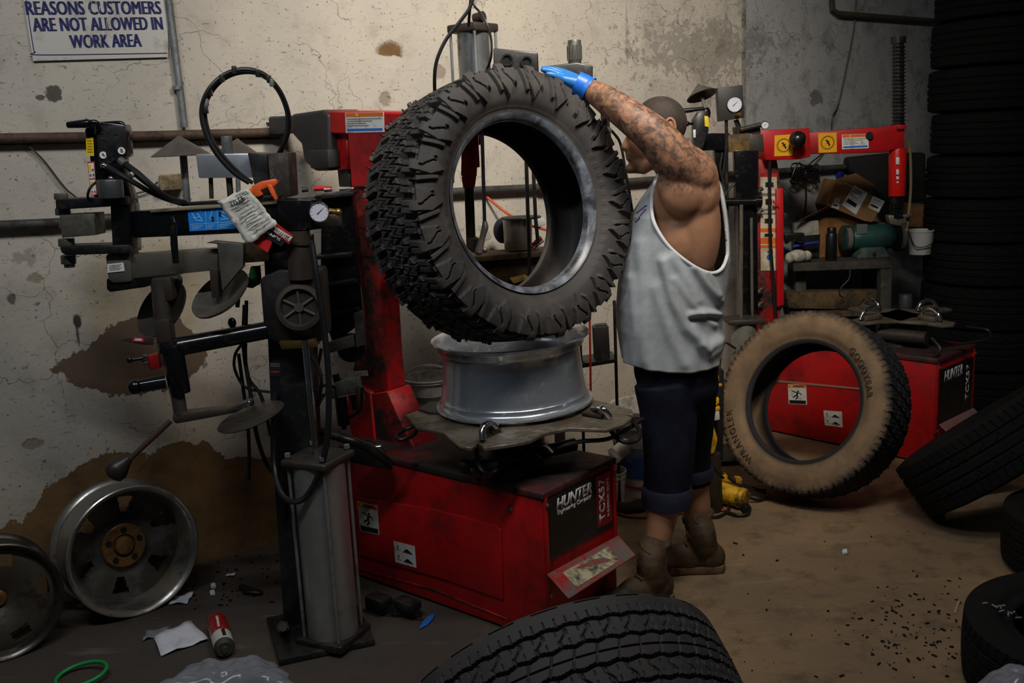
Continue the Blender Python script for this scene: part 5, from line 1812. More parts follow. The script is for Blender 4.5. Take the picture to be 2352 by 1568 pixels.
stp = decal('number_strip', [q(0, 0), q(1, 0), q(1, 1), q(0, 1)], ny, M_white, r)
xd_ = (q(1, .5)-q(0, .5)).normalized()
fit_text('2E17710 BEES', q(.5, .5)+ny*.0016, -xd_, -Vector((-xd_.z, 0, xd_.x)), .014, (q(1, .5)-q(0, .5)).length*.85, M_ink, r, bold=.01)
fit_text('SUPER', D(628, 541, 2.996), -xd_, -Vector((-xd_.z, 0, xd_.x)), .012, .05, M_white, r, bold=.02)
r = cone_thing(D(411, 311, 3.3), D(416, 357, 3.3), .094, D(421, 357, 3.3), D(430, 470, 3.3), .012, 'wide dark cone on a galvanised rod, left of the hose loop')
r = cone_thing(D(545, 318, 3.42), D(545, 352, 3.42), .072, D(545, 352, 3.42), D(548, 460, 3.42), .008, 'dark cone mostly hidden behind the silver pin and hose loop')
# small tools on the tool bin
r = empty('loose_tools', D(760, 440, 3.4))
for k, (x, y, l_, m_, lab) in enumerate(((694, 436, 14, M_dsteel, 'small dark nut lying at the left end of the tool bin'), (722, 433, 40, M_redp, 'red handled tool lying on the tool bin'), (745, 436, 18, M_chrome, 'bright steel bit lying in the middle of the tool bin top'), (780, 434, 26, M_steel, 'grey steel punch lying at the right end of the tool bin'))):
    o = MB().cyl(D(x, y, 3.42), D(x+l_, y-1, 3.42), .009, .007, 10).build('hand_tool', m_)
    tag(o, lab, 'tool', 'small tools on the tool bin')
bpy.data.objects.remove(r)
o = MB().px([(575, 612), (597, 610), (600, 650), (580, 662), (566, 660)], 3.16, .01, .002).build('green_cloth', mat('green_rag', (34, 96, 52), .8))
tag(o, 'scrap of green cloth hanging behind the grey press disc', 'cloth')

# ------------------------------------------------------------------ the man


def fused(name, build, mt, parent, voxel=.006, smooth=6, label=None, attr=None):
    """grow one continuous skin over overlapping volumes"""
    mb = MB()
    build(mb)
    me = bpy.data.meshes.new('tmp')
    mb.bm.to_mesh(me)
    mb.bm.free()
    o = bpy.data.objects.new('tmp', me)
    COL.objects.link(o)
    r = o.modifiers.new('r', 'REMESH')
    r.mode = 'VOXEL'
    r.voxel_size = voxel
    r.use_smooth_shade = True
    s = o.modifiers.new('s', 'SMOOTH')
    s.iterations = smooth
    s.factor = .5
    dg = bpy.context.evaluated_depsgraph_get()
    m2 = bpy.data.meshes.new_from_object(o.evaluated_get(dg))
    bpy.data.objects.remove(o, do_unlink=True)
    bpy.data.meshes.remove(me)
    for p in m2.polygons:
        p.use_smooth = True
    m2.name = name
    if attr:
        n = len(m2.vertices)
        co = np.empty(n*3)
        m2.vertices.foreach_get('co', co)
        attr(m2, co.reshape(-1, 3))
    return link_mesh(name, m2, mt, parent, label)


def capsule(mb, pts, rs, sub=5, seg=18):
    P = catmull([Vector(p) for p in pts], sub)
    R = list(np.interp(np.linspace(0, 1, len(P)), np.linspace(0, 1, len(rs)), rs))
    mb.tube(P, R, seg)
    mb.sphere(P[0], R[0], seg=16, rings=10)
    mb.sphere(P[-1], R[-1], seg=16, rings=10)


BY = 3.42
arm_pts = [D(1596, 402, 3.27), D(1546, 360, 3.25), D(1500, 310, 3.25), D(1455, 274, 3.27), D(1400, 234, 3.32), D(1344, 199, 3.37)]
arm_rs = [.070, .072, .062, .055, .048, .033]
man = empty('person', G(1545, 1345))
tag(man, 'man in grey tank top and dark rolled shorts holding the big tire', 'person')


def body(mb):
    E = lambda x, y, Y, r: mb.sphere(D(x, y, Y), r, seg=28, rings=18)
    E(1552, 850, BY, (.130, .165, .13))
    E(1540, 740, BY, (.148, .165, .17))
    E(1546, 640, BY, (.145, .165, .17))
    E(1558, 545, BY, (.138, .175, .18))
    E(1574, 470, BY, (.115, .180, .14))
    E(1600, 520, 3.32, (.080, .085, .19))
    E(1600, 440, 3.31, (.078, .085, .11))
    E(1545, 470, 3.33, (.070, .065, .10))
    capsule(mb, [D(1575, 420, BY), D(1548, 380, BY), D(1528, 330, BY)], [.078, .068, .062])
    capsule(mb, [D(1600, 400, 3.30), D(1580, 385, BY), D(1600, 402, 3.56)], [.07, .075, .07])
    # head
    E(1519, 288, BY, (.080, .076, .083))
    E(1497, 290, BY, (.072, .070, .075))
    E(1476, 330, BY, (.056, .060, .085))
    E(1470, 372, BY, (.036, .046, .040))
    E(1461, 384, BY, (.022, .026, .022))
    capsule(mb, [D(1530, 345, BY-.045), D(1478, 386, BY-.03)], [.030, .022])
    capsule(mb, [D(1530, 345, BY+.045), D(1478, 386, BY+.03)], [.030, .022])
    E(1449, 300, BY, (.016, .050, .012))
    capsule(mb, [D(1446, 310, BY), D(1438, 328, BY), D(1433, 338, BY)], [.009, .012, .0125])
    E(1441, 341, BY-.012, .010)
    E(1441, 341, BY+.012, .010)
    E(1443, 354, BY, (.011, .024, .007))
    E(1444, 364, BY, (.011, .022, .008))
    E(1447, 388, BY, (.018, .022, .017))
    # arms
    capsule(mb, arm_pts, arm_rs, 6, 22)
    mb.sphere(D(1593, 408, 3.28), (.080, .070, .085), seg=24, rings=16)
    E(1556, 385, 3.25, (.062, .055, .06))
    E(1590, 455, 3.285, (.085, .06, .10))
    E(1560, 440, 3.27, (.07, .045, .06))
    E(1545, 425, 3.262, (.055, .045, .055))
    E(1572, 440, 3.250, (.080, .045, .085))
    E(1605, 445, 3.27, (.06, .05, .09))
    capsule(mb, [D(1605, 410, 3.57), D(1545, 500, 3.63), D(1500, 545, 3.64), D(1462, 520, 3.60), D(1440, 505, 3.56)], [.072, .062, .055, .045, .033], 6)
    # legs
    capsule(mb, [D(1540, 900, 3.36), D(1532, 1060, 3.31), D(1528, 1110, 3.29), D(1520, 1185, 3.28), D(1510, 1250, 3.27), D(1506, 1310, 3.27)], [.085, .066, .058, .054, .041, .036], 6)
    capsule(mb, [D(1570, 900, 3.47), D(1585, 1050, 3.50), D(1592, 1100, 3.51), D(1600, 1160, 3.52), D(1600, 1215, 3.52), D(1602, 1260, 3.52)], [.085, .066, .056, .052, .041, .038], 6)


def skin_attr(me, co):
    P = np.array([p[:] for p in catmull(arm_pts, 6)])
    d = np.sqrt(((co[:, None, :]-P[None])**2).sum(-1))
    k = d.argmin(1)
    w = np.clip((.115-d.min(1))/.03, 0, 1)
    t = k/(len(P)-1)
    a = me.attributes.new('tattoo', 'FLOAT', 'POINT')
    a.data.foreach_set('value', w*np.clip((t+.06)/.12, 0, 1)*np.clip((1.02-t)/.1, 0, 1))
    hc = np.array(D(1514, 280, BY))
    up = co[:, 2]-hc[2]
    # beard shadow
    jc = np.array(D(1462, 384, BY))
    b = me.attributes.new('beard', 'FLOAT', 'POINT')
    b.data.foreach_set('value', np.clip((.065-np.sqrt(((co-jc)**2).sum(1)))/.03, 0, 1))


def skin_material():
    t = NT('tattooed_skin')
    at = t.n('ShaderNodeAttribute', attribute_name='tattoo')
    be = t.n('ShaderNodeAttribute', attribute_name='beard')
    n1 = t.noise(14, 6, .65)
    n2 = t.noise(26, 7, .72, dist=1.2)
    n3 = t.noise(60, 4, .7)
    c = t.mix(t.ramp(n1, .3, .7), lin((178, 132, 102)), lin((158, 112, 84)))
    tt = t.math('MULTIPLY', t.ramp(t.math('ADD', t.math('MULTIPLY', n2, .8), t.math('MULTIPLY', n3, .2)), .43, .56), at.outputs['Fac'])
    c = t.mix(t.math('MULTIPLY', tt, .82), c, lin((52, 50, 52)))
    c = t.mix(t.math('MULTIPLY', t.math('MULTIPLY', t.ramp(n1, .55, .7), at.outputs['Fac']), .35), c, lin((120, 84, 40)))
    c = t.mix(t.math('MULTIPLY', be.outputs['Fac'], .6), c, lin((70, 48, 38)))
    t.base(c)
    t.set(Roughness=.5, Specular_IOR_Level=.4)
    t.b.inputs['Subsurface Weight'].default_value = .06
    t.b.inputs['Subsurface Radius'].default_value = (.02, .008, .004)
    t.bump(n3, .08, .003)
    return t.m


M_skin = skin_material()
fused('body', body, M_skin, man, .0055, 9, attr=skin_attr)
# swirl tattoo on the shoulder is part of the skin print
sw = MB()


def onskin(px_, py_, Y=3.17):
    return D(px_, py_, Y)


# hair, ear, brow, eye
hc = D(1515, 285, BY)
hr = MB()
cells = []
nu, nv = 48, 26
for i in range(nu+1):
    row = []
    for j in range(nv+1):
        a = 2*math.pi*i/nu
        ph = (math.pi*.62)*j/nv
        d = Vector((math.sin(ph)*math.cos(a), math.sin(ph)*math.sin(a), math.cos(ph)))
        # tilt so that the cap reaches the nape (towards +x) and spares the forehead (towards -x)
        ti = R_(34)
        d = Vector((d.x*math.cos(ti)+d.z*math.sin(ti), d.y, -d.x*math.sin(ti)+d.z*math.cos(ti)))
        row.append(hc+Vector((d.x*.0895, d.y*.0815, d.z*.0885))+Vector((.002, 0, .003)))
    cells.append(row)
hr.grid(cells)
hair = hr.build('hair', mat('short_hair', (46, 37, 32), .75, dirt=(74, 58, 48), amount=.3, scale=30, bump=.3), man)
er = MB()
ec = D(1537, 293, BY-.078)
er.sphere(ec, (.016, .009, .031), seg=18, rings=12)
er.sphere(ec+Vector((.004, -.004, .004)), (.017, .006, .026), seg=18, rings=12)
er.tube([ec+Vector((math.cos(t)*.016+.002, -.008, math.sin(t)*.029)) for t in np.linspace(-1.9, 2.6, 16)], .005, 8)
er.build('ear', M_skin, man)
ec2 = D(1537, 293, BY+.078)
MB().sphere(ec2, (.018, .009, .031), seg=18, rings=12).build('ear', M_skin, man)
for sg in (-1, 1):
    e0 = D(1451, 308, BY+sg*.031)
    ey = MB().sphere(e0+Vector((.004, 0, 0)), .0115, seg=16, rings=10).build('eye', mat('eye_white', (200, 190, 182), .3), man)
    MB().sphere(e0+Vector((-.0045, 0, 0)), .0052, seg=12, rings=8).build('iris', mat('dark_iris', (40, 26, 18), .25), ey)
    MB().tube([e0+Vector((.0, -.014, .013)), e0+Vector((-.006, 0, .018)), e0+Vector((.0, .016, .014))], .0035, 8, smooth=4).build('eyebrow', mat('brow_hair', (40, 30, 26), .8), man)

# gloves: palm, four fingers and a thumb


def glove(mb, wrist, knuckles, tips, thumb, pr):
    palm_c = [(wrist*(1-t)+sum(knuckles, Vector())/4*t) for t in (0, .5, 1)]
    for k in knuckles:
        capsule(mb, [wrist*.8+k*.2, wrist*.35+k*.65, k], [.024, .019, .0125], 4, 12)
    for k, (m1, t1_) in zip(knuckles, tips):
        capsule(mb, [k, m1, t1_], [.0125, .011, .0085], 4, 12)
    capsule(mb, thumb, [.017, .0135, .010], 4, 12)


M_glove = mat('blue_nitrile', (38, 118, 196), .4, 0, dirt=(70, 96, 120), amount=.35, scale=22)
wr = D(1340, 197, 3.37)
kn_ = [D(1292, 181, 3.355), D(1290, 174, 3.378), D(1291, 169, 3.402), D(1296, 167, 3.425)]
tp_ = [(D(1272, 173, 3.345), D(1258, 170, 3.34)), (D(1266, 164, 3.372), D(1247, 160, 3.37)), (D(1268, 160, 3.40), D(1248, 157, 3.402)), (D(1276, 160, 3.428), D(1260, 158, 3.432))]
th_ = [D(1330, 192, 3.40), D(1312, 184, 3.44), D(1296, 182, 3.462)]
gl = fused('glove', lambda mb: glove(mb, wr, kn_, tp_, th_, .03), M_glove, man, .0034, 4)
P = catmull([D(1322, 190, 3.372), D(1340, 199, 3.37), D(1352, 206, 3.365)], 6)
cf = MB().tube(P, [.0395, .040, .041, .0405, .042], 28)
cf.tube([P[-1]+x for x in [Vector((0, 0, 0))]]*1+[P[-1]+(P[-1]-P[-2]).normalized()*.003], .0435, 28)
cf.build('glove_cuff', mat('blue_cuff', (30, 110, 214), .4), man)
wr2 = D(1440, 505, 3.56)
kn2 = [D(1420, 490, 3.545), D(1417, 497, 3.54), D(1416, 505, 3.54), D(1418, 513, 3.545)]
tp2 = [(D(1408, 484, 3.52), D(1402, 482, 3.50)), (D(1404, 494, 3.515), D(1398, 493, 3.495)), (D(1404, 503, 3.515), D(1398, 503, 3.495)), (D(1408, 514, 3.52), D(1402, 515, 3.505))]
fused('glove', lambda mb: glove(mb, wr2, kn2, tp2, [D(1432, 494, 3.55), D(1424, 480, 3.53), D(1418, 472, 3.51)], .03), M_glove, man, .0036, 4)

# tank top
SIL = [(405, 1508, 1640), (430, 1492, 1652), (460, 1470, 1660), (490, 1451, 1665), (540, 1441, 1671), (600, 1428, 1673), (650, 1420, 1668), (700, 1416, 1660), (750, 1417, 1655), (790, 1423, 1654), (824, 1429, 1653)]
HOLE = [(1519, 380), (1512, 400), (1504, 420), (1497, 455), (1499, 500), (1514, 535), (1540, 570), (1580, 603), (1615, 623), (1640, 627), (1658, 617), (1669, 592), (1671, 570), (1668, 520), (1661, 470), (1653, 430), (1640, 400), (1630, 370), (1560, 340)]


def to_px(p):
    v = Vector(p)-CAM
    z = v.dot(_f)
    return CX+FPX*v.dot(CR)/z, CY-FPX*v.dot(CU)/z


def inside(x, y, poly):
    r = False
    j = len(poly)-1
    for i in range(len(poly)):
        (xi, yi), (xj, yj) = poly[i], poly[j]
        if (yi > y) != (yj > y) and x < (xj-xi)*(y-yi)/(yj-yi)+xi:
            r = not r
        j = i
    return r


FOLDS = [([(1525, 600), (1545, 690), (1575, 750), (1625, 795), (1650, 782)], 13, .011), ([(1598, 615), (1620, 650), (1650, 690)], 9, .010), ([(1622, 625), (1640, 655), (1650, 675)], 7, .007),
         ([(1545, 590), (1580, 650), (1600, 690)], 12, .006), ([(1585, 722), (1620, 718), (1650, 722)], 7, .009), ([(1590, 733), (1620, 729), (1650, 732)], 7, -.006), ([(1505, 660), (1530, 740), (1570, 830)], 14, .006),
         ([(1470, 560), (1480, 700), (1475, 830)], 16, .005), ([(1610, 790), (1630, 815), (1652, 800)], 9, .006), ([(1452, 640), (1460, 760), (1450, 845)], 12, .005), ([(1550, 640), (1590, 700), (1640, 745)], 8, .005)]


def seg_d(x, y, pl):
    b = 1e9
    for (x0, y0), (x1, y1) in zip(pl[:-1], pl[1:]):
        dx, dy = x1-x0, y1-y0
        t = max(0, min(1, ((x-x0)*dx+(y-y0)*dy)/(dx*dx+dy*dy)))
        b = min(b, math.hypot(x-x0-t*dx, y-y0-t*dy))
    return b


def shirt_mesh():
    ys = [s[0] for s in SIL]
    NR, NA = 120, 180
    rows = []
    for i in range(NR+1):
        y = ys[0]+(ys[-1]-ys[0])*i/NR
        f, b = np.interp(y, ys, [s[1] for s in SIL]), np.interp(y, ys, [s[2] for s in SIL])
        c = D((f+b)/2, y, BY)
        rx = (D(b, y, BY).x-D(f, y, BY).x)/2
        ry = np.interp(y, [405, 480, 600, 720, 824], [.185, .195, .190, .190, .185])
        row = []
        for k in range(NA):
            a = 2*math.pi*k/NA
            ca, sa = math.cos(a), math.sin(a)
            ex = .88
            p = c+Vector((rx*math.copysign(abs(ca)**ex, ca), ry*math.copysign(abs(sa)**ex, sa), 0))
            hem = max(0, (y-700)/124)
            nrm = Vector((ca, sa, 0))
            dd = .004*math.sin(9*a+2)*hem+.003*math.sin(17*a)*hem**2
            x_, y_ = to_px(p)
            if sa < 0:
                for pl, w_, h_ in FOLDS:
                    q_ = seg_d(x_, y_, pl)
                    if q_ < w_*3:
                        dd += 1.5*h_*math.exp(-(q_/w_)**2)
            p = p+nrm*dd
            p.z += .010*math.sin(2*a+1)*hem
            row.append(p)
        rows.append(row)
    bm = bmesh.new()
    V = [[bm.verts.new(p) for p in r] for r in rows]
    proj = [[to_px(Vector((p.x, 2*BY-p.y, p.z))) if p.y > BY else to_px(p) for p in r] for r in rows]
    for i in range(NR):
        for k in range(NA):
            l = (k+1) % NA
            qd = [(i, k), (i+1, k), (i+1, l), (i, l)]
            cx_ = sum(proj[a][b][0] for a, b in qd)/4
            cy_ = sum(proj[a][b][1] for a, b in qd)/4
            if abs(rows[i][k].y-BY) > .035 and inside(cx_, cy_, HOLE):
                continue
            if cy_ < 500 and cx_ < 1520 and cx_ < np.interp(cy_, [390, 470, 500], [1521, 1452, 1440]) and abs(rows[i][k].y-BY) < .09:
                continue
            bm.faces.new([V[a][b] for a, b in qd])
    bmesh.ops.delete(bm, geom=[v for v in bm.verts if not v.link_faces], context='VERTS')
    bmesh.ops.recalc_face_normals(bm, faces=bm.faces)
    for f in bm.faces:
        f.smooth = True
    me = bpy.data.meshes.new('tank_top')
    bm.to_mesh(me)
    bm.free()
    return me


M_shirt = mat('grey_white_cotton', (184, 190, 194), .85, 0, dirt=(160, 164, 166), amount=.4, scale=5, spec=.2, bump=.08)
tt_ = link_mesh('tank_top', shirt_mesh(), M_shirt, man)
so = tt_.modifiers.new('thickness', 'SOLIDIFY')
so.thickness = .004


def shirt_at(px_, py_):
    """nearest place on the shirt's near side under a photograph point"""
    ys = [s[0] for s in SIL]
    best = None
    d = ray(px_, py_)
    for Y in np.linspace(BY-.20, BY, 60):
        p = CAM+d*(Y/d.y)
        # row of that height
        lo, hi = ys[0], ys[-1]
        for _ in range(14):
            m_ = (lo+hi)/2
            z = D(1550, m_, BY).z
            lo, hi = (m_, hi) if z > p.z else (lo, m_)
        f, b = np.interp(lo, ys, [s[1] for s in SIL]), np.interp(lo, ys, [s[2] for s in SIL])
        xf, xb = D(f, lo, BY).x, D(b, lo, BY).x
        ry = np.interp(lo, [405, 480, 600, 720, 824], [.185, .195, .190, .190, .185])
        e = abs((p.x-(xf+xb)/2)/((xb-xf)/2))**(2/.88)+abs((p.y-BY)/ry)**(2/.88)
        if e <= 1.0:
            return p
    return CAM+d*(BY/d.y)


rim_pts = [shirt_at(*p) for p in HOLE[1:17]]
MB().tube(rim_pts, .0065, 10, smooth=6).build('armhole_binding', mat('white_binding', (222, 224, 226), .8, spec=.2), man)
pt_ = MB()
for a, b in (((1462, 490), (1478, 478)), ((1468, 500), (1484, 480)), ((1460, 510), (1470, 500)), ((1474, 478), (1486, 472))):
    pt_.tube([shirt_at(*a)+Vector((0, -.002, 0)), shirt_at(*b)+Vector((0, -.002, 0))], .0035, 6)
pt_.build('chest_print', mat('print_violet', (92, 84, 170), .7), man)
pt_ = MB()
for a, b in (((1466, 484), (1480, 474)), ((1456, 505), (1462, 498))):
    pt_.tube([shirt_at(*a)+Vector((0, -.003, 0)), shirt_at(*b)+Vector((0, -.003, 0))], .003, 6)
pt_.build('chest_print', M_yellow, man)


# rolled shorts
def shorts(mb):
    mb.sphere(D(1552, 845, BY), (.148, .168, .13), seg=28, rings=18)
    mb.sphere(D(1560, 880, BY), (.138, .16, .12), seg=28, rings=18)
    for pts, rs in (([D(1530, 880, 3.35), D(1536, 960, 3.335), D(1536, 1050, 3.31), D(1532, 1110, 3.30), D(1531, 1160, 3.295)], [.112, .098, .088, .082, .079]),
                    ([D(1580, 880, 3.48), D(1584, 960, 3.49), D(1580, 1030, 3.505), D(1582, 1070, 3.515), D(1584, 1110, 3.515)], [.105, .090, .084, .082, .080])):
        mb.tube(pts, rs, 24, smooth=6)


M_denim = mat('dark_denim', (16, 18, 32), .85, 0, dirt=(26, 30, 48), amount=.35, scale=9, spec=.2, bump=.15)
fused('shorts', shorts, M_denim, man, .007, 6)
for pts, r_ in (([D(1532, 1118, 3.295), D(1531, 1160, 3.295)], .084), ([D(1583, 1072, 3.515), D(1584, 1098, 3.515)], .085)):
    a, b = pts
    ax = (b-a)
    h = ax.length
    MB().lathe([(r_-.012, 0), (r_-.002, -.004), (r_+.004, .004), (r_+.005, h*.5), (r_+.002, h-.003), (r_-.006, h+.002), (r_-.014, h-.006), (r_-.014, h*.4)], a, ax.normalized(), 40, closed=True).build('rolled_cuff', mat('denim_cuff', (22, 27, 50), .8, 0, dirt=(32, 38, 62), amount=.4, scale=12), man)


# boots
def boot(fx, fy, yaw, top, label=None):
    d = Vector((math.cos(yaw), math.sin(yaw), 0))
    l = Vector((-d.y, d.x, 0))
    o = Vector((fx, fy, 0))

    def up(mb):
        capsule(mb, [o+d*-.005+Z3*.10, o+Z3*.16, top+Vector((0, 0, 0))], [.054, .049, .050], 5, 22)
        mb.sphere(o-d*.03+Z3*.055, (.058, .042, .058), ax=(d, l, Z3), seg=22, rings=14)
        mb.sphere(o+d*.06+Z3*.055, (.085, .045, .058), ax=(d, l, Z3), seg=22, rings=14)
        mb.sphere(o+d*.145+Z3*.045, (.070, .050, .044), ax=(d, l, Z3), seg=22, rings=14)
        for k in range(3):
            c_ = o+(top-o)*(.42+.2*k)
            c_.z = .085+.055*k
            mb.lathe([(.040, -.012), (.056, -.004), (.0565, .004), (.040, .012)], c_+d*(.004-.006*k), (Z3+d*.25*(-1)**k).normalized(), 28)
    b = fused('boot', up, mat('brown_leather', (52, 40, 27), .6, 0, dirt=(84, 64, 40), amount=.55, scale=13, bump=.5), man, .006, 4)
    ol = [(-.088, 0), (-.075, .034), (-.03, .040), (.05, .040), (.12, .053), (.17, .050), (.207, .026), (.215, 0)]
    ol = ol+[(x, -y) for x, y in ol[-2:0:-1]]
    MB().prism([o+d*x+l*y+Z3*.001 for x, y in ol], Z3*.028, .005, 2).build('sole', mat('tan_sole', (112, 84, 58), .7, 0, dirt=(56, 44, 34), amount=.5, scale=14), b)
    tdir = (top-o-Z3*.1).normalized()
    MB().lathe([(.046, -.02), (.054, -.012), (.056, .0), (.053, .010), (.046, .008)], top, Z3, 32, closed=True).build('collar', mat('collar_leather', (74, 58, 38), .6, dirt=(46, 36, 26)), b)
    lc = MB()
    for k in range(5):
        z = .085+.028*k
        c_ = o+d*(.066-.012*k)*(1 if k else 1.1)
        lc.tube([c_+l*.028+Z3*z, c_+d*.008+Z3*(z+.008), c_-l*.028+Z3*(z+.016)], .003, 6, smooth=4)
    lc.build('laces', mat('lace', (90, 70, 40), .7), b)


g1_ = G(1497, 1385)
boot(g1_.x, g1_.y, R_(205), D(1505, 1252, 3.265))
g2_ = G(1612, 1310)
boot(g2_.x, g2_.y, R_(176), D(1601, 1192, 3.52))

# ------------------------------------------------------------------ bench at the back right
A = G(2050, 597, .865)
SHZ = D(1915, 711, A.y+.12).z-A.z
bench = empty('workbench', (A.x-.3, A.y+.15, 0))
tag(bench, 'dark steel workbench with a green grinder on it, behind the swing arm', 'workbench')
M_bench = mat('bench_steel', (78, 74, 66), .6, .3, dirt=(48, 44, 38), amount=.5, scale=8)
fl = A+Vector((-.52, .05, 0))
br = A-WN*.50+Vector((.10, .0, 0))


def wall_y(x):
    return W0.y+(x-W0.x)/WD.x*WD.y


bl = Vector((fl.x+.02, wall_y(fl.x+.02)-.03, A.z))
br = Vector((A.x+.14, wall_y(A.x+.14)-.05, A.z))
MB().prism([fl, A, br, bl], (0, 0, -.045), .003).build('bench_top', M_bench, bench)
MB().prism([fl+Z3*SHZ+Vector((0, .03, 0)), A+Z3*SHZ+Vector((-.02, .03, 0)), br+Z3*SHZ, bl+Z3*SHZ], (0, 0, -.03), .003).build('lower_shelf', mat('shelf_wood', (96, 78, 52), .75, dirt=(54, 44, 34), amount=.5), bench)
for p in (A+Vector((-.03, .03, 0)), br+Vector((-.05, -.05, 0)), bl+Vector((.05, -.06, 0))):
    MB().box((p.x, p.y, A.z/2-.022), (.06, .06, A.z-.05), None, .003).build('leg', M_bench, bench)


def on_bench(px_, py_, dy):
    p = D(px_, py_, A.y+dy)
    return p


BZ = A.z
r = empty('bench_grinder', D(1985, 590, A.y+.16))
tag(r, 'green bench grinder with two dark wheel guards on the workbench', 'grinder')
gy = A.y+.18
gz = D(1985, 545, gy).z
M_teal = mat('teal_paint', (36, 76, 72), .45, .1, dirt=(30, 42, 42), amount=.45, scale=9)
x0, x1 = D(1950, 545, gy).x, D(2052, 545, gy).x
MB().lathe([(0, 0), (.05, 0), (.066, .02), (.070, .05), (.070, x1-x0-.05), (.066, x1-x0-.02), (.05, x1-x0), (0, x1-x0)], (x0, gy, gz), (1, 0, 0), 36).build('motor', M_teal, r)
MB().prism([(x0+.02, gy-.08, BZ), (x1-.04, gy-.08, BZ), (x1-.07, gy-.06, gz-.05), (x0+.05, gy-.06, gz-.05)], (0, .14, 0), .006).build('base', mat('base_green', (66, 86, 78), .5, dirt=(46, 50, 46)), r)
MB().cyl(((x0+x1)/2-.01, gy-.082, BZ+.025), ((x0+x1)/2-.01, gy-.086, BZ+.025), .010, seg=14).build('switch', M_dark, r)
MB().prism([D(1968, 515, gy-.07), D(1993, 514, gy-.07), D(1992, 536, gy-.07), D(1968, 538, gy-.07)], (0, .006, 0), .001).build('name_plate', mat('dull_plate', (96, 104, 100), .5), r)
for x, R0 in ((x0-.015, .072), (x1+.03, .088)):
    g_ = MB().lathe([(0, -.028), (R0*.8, -.028), (R0, -.018), (R0, .018), (R0*.8, .028), (0, .028)], (x, gy, gz), (1, 0, 0), 36).build('wheel_guard', M_blackm if R0 > .08 else M_teal, r)
    MB().cyl((x-.012, gy-.012, gz), (x+.012, gy-.012, gz), R0*.92, seg=36).build('grinding_wheel', mat('grindstone', (104, 98, 92), .9), g_)
o = MB().lathe([(0, 0), (.028, 0), (.030, .004), (.030, .14), (.026, .15), (.024, .152), (.025, .175), (.022, .18), (0, .18)], (D(1909, 588, A.y+.1).x, A.y+.1, BZ), Z3, 28).build('spray_can', mat('black_can', (20, 20, 22), .35))
tag(o, 'black spray can standing on the workbench left of the grinder', 'can')
r = empty('respirator', D(1828, 595, A.y+.08))
tag(r, 'white face respirator with black straps lying at the left end of the workbench', 'mask')
rx = D(1832, 580, A.y+.08)
MB().sphere((rx.x, rx.y, BZ+.035), (.055, .045, .036)).sphere((rx.x-.05, rx.y-.02, BZ+.03), (.025, .025, .03)).sphere((rx.x+.05, rx.y, BZ+.035), .028).build('mask_shell', mat('cream_shell', (206, 200, 186), .6, dirt=(150, 144, 130)), r)
MB().px([(1800, 536), (1848, 535), (1850, 556), (1838, 560), (1826, 548), (1806, 562)], A.y+.09, .04, .006).build('strap', M_blackm, r)
# cartons
def carton(name, P_, Y, th, m_, label, flaps=()):
    r = empty(name, D(*P_[-1], Y))
    tag(r, label, 'box')
    MB().px(P_, Y, th, .003).build('carton_body', m_, r)
    for f, Yf in flaps:
        MB().prism([D(*p) for p in f], (0, .004, .002), .0).build('flap', mat('flap_brown', (120, 88, 54), .8), r)
    return r


M_card = mat('cardboard', (150, 110, 66), .8, 0, dirt=(118, 86, 52), amount=.3, scale=7)
r = carton('cardboard_box', [(1921, 412), (2034, 462), (2003, 510), (1985, 507), (1900, 472)], A.y+.16, .22, M_card, 'tilted open cardboard box with white shipping labels above the grinder',
           (([(1905, 472, A.y+.16), (1926, 476, A.y+.36), (1868, 500, A.y+.32), (1828, 511, A.y+.12)], 0), ([(1921, 412, A.y+.16), (1966, 398, A.y+.22), (2010, 425, A.y+.22), (2000, 446, A.y+.16)], 0)))
for P_ in ([(1962, 425), (1993, 443), (1966, 493), (1933, 470)], [(2005, 450), (2032, 462), (2018, 488), (1993, 476)], [(1917, 455), (1930, 456), (1926, 481), (1909, 476)]):
    q = quad(*[D(a, b, A.y+.16)+ny*.001 for a, b in P_])
    st = decal('shipping_label', [q(0, 0), q(1, 0), q(1, 1), q(0, 1)], ny, M_white, r)
    for v0, v1, u1 in ((.12, .16, .7), (.22, .25, .8), (.42, .45, .6), (.62, .78, .75)):
        patch('label_line', q, .12, v0, u1, v1, ny, M_grey if v1-v0 < .1 else M_ink, st)
carton('cardboard_box', [(1880, 500), (1926, 500), (2036, 512), (2036, 592), (1880, 594)], A.y+.26, .06, mat('cardboard_orange', (156, 104, 52), .8, dirt=(120, 84, 46)), 'brown cardboard carton under the tilted box, behind the grinder')
carton('cardboard_box', [(2084, 466), (2130, 470), (2130, 522), (2084, 520)], A.y+.34, .1, mat('cardboard_dark', (122, 84, 46), .8, dirt=(80, 56, 34)), 'small brown carton right of the grinder below the swing arm')
carton('white_box', [(1824, 512), (1880, 506), (1882, 540), (1826, 544)], A.y+.20, .06, mat('white_card', (190, 186, 176), .7, dirt=(140, 134, 120)), 'small white carton left of the black spray can')
bpy.data.objects['white_box'].name = 'small_box'
o = MB().px([(1824, 541), (1884, 537), (1882, 590), (1826, 592)], A.y+.2, .06, .003).build('black_case', M_blackm)
tag(o, 'dark case under the small white carton on the workbench', 'case')
o = MB().tube([D(1822, 566, A.y+.12), D(1850, 560, A.y+.12), D(1880, 556, A.y+.13)], .008, 8).build('blue_cable', mat('blue_cable', (30, 50, 150), .4))
tag(o, 'short dark blue cable lying in front of the dark case', 'cable')
o = MB().lathe([(0, 0), (.022, 0), (.024, .01), (.02, .03), (0, .034)], W(1925, 402, .01), WN, 24).build('blue_disc', mat('blue_cap', (24, 34, 120), .4))
tag(o, 'round dark blue cap on the wall at the corner of the tilted box', 'cap')
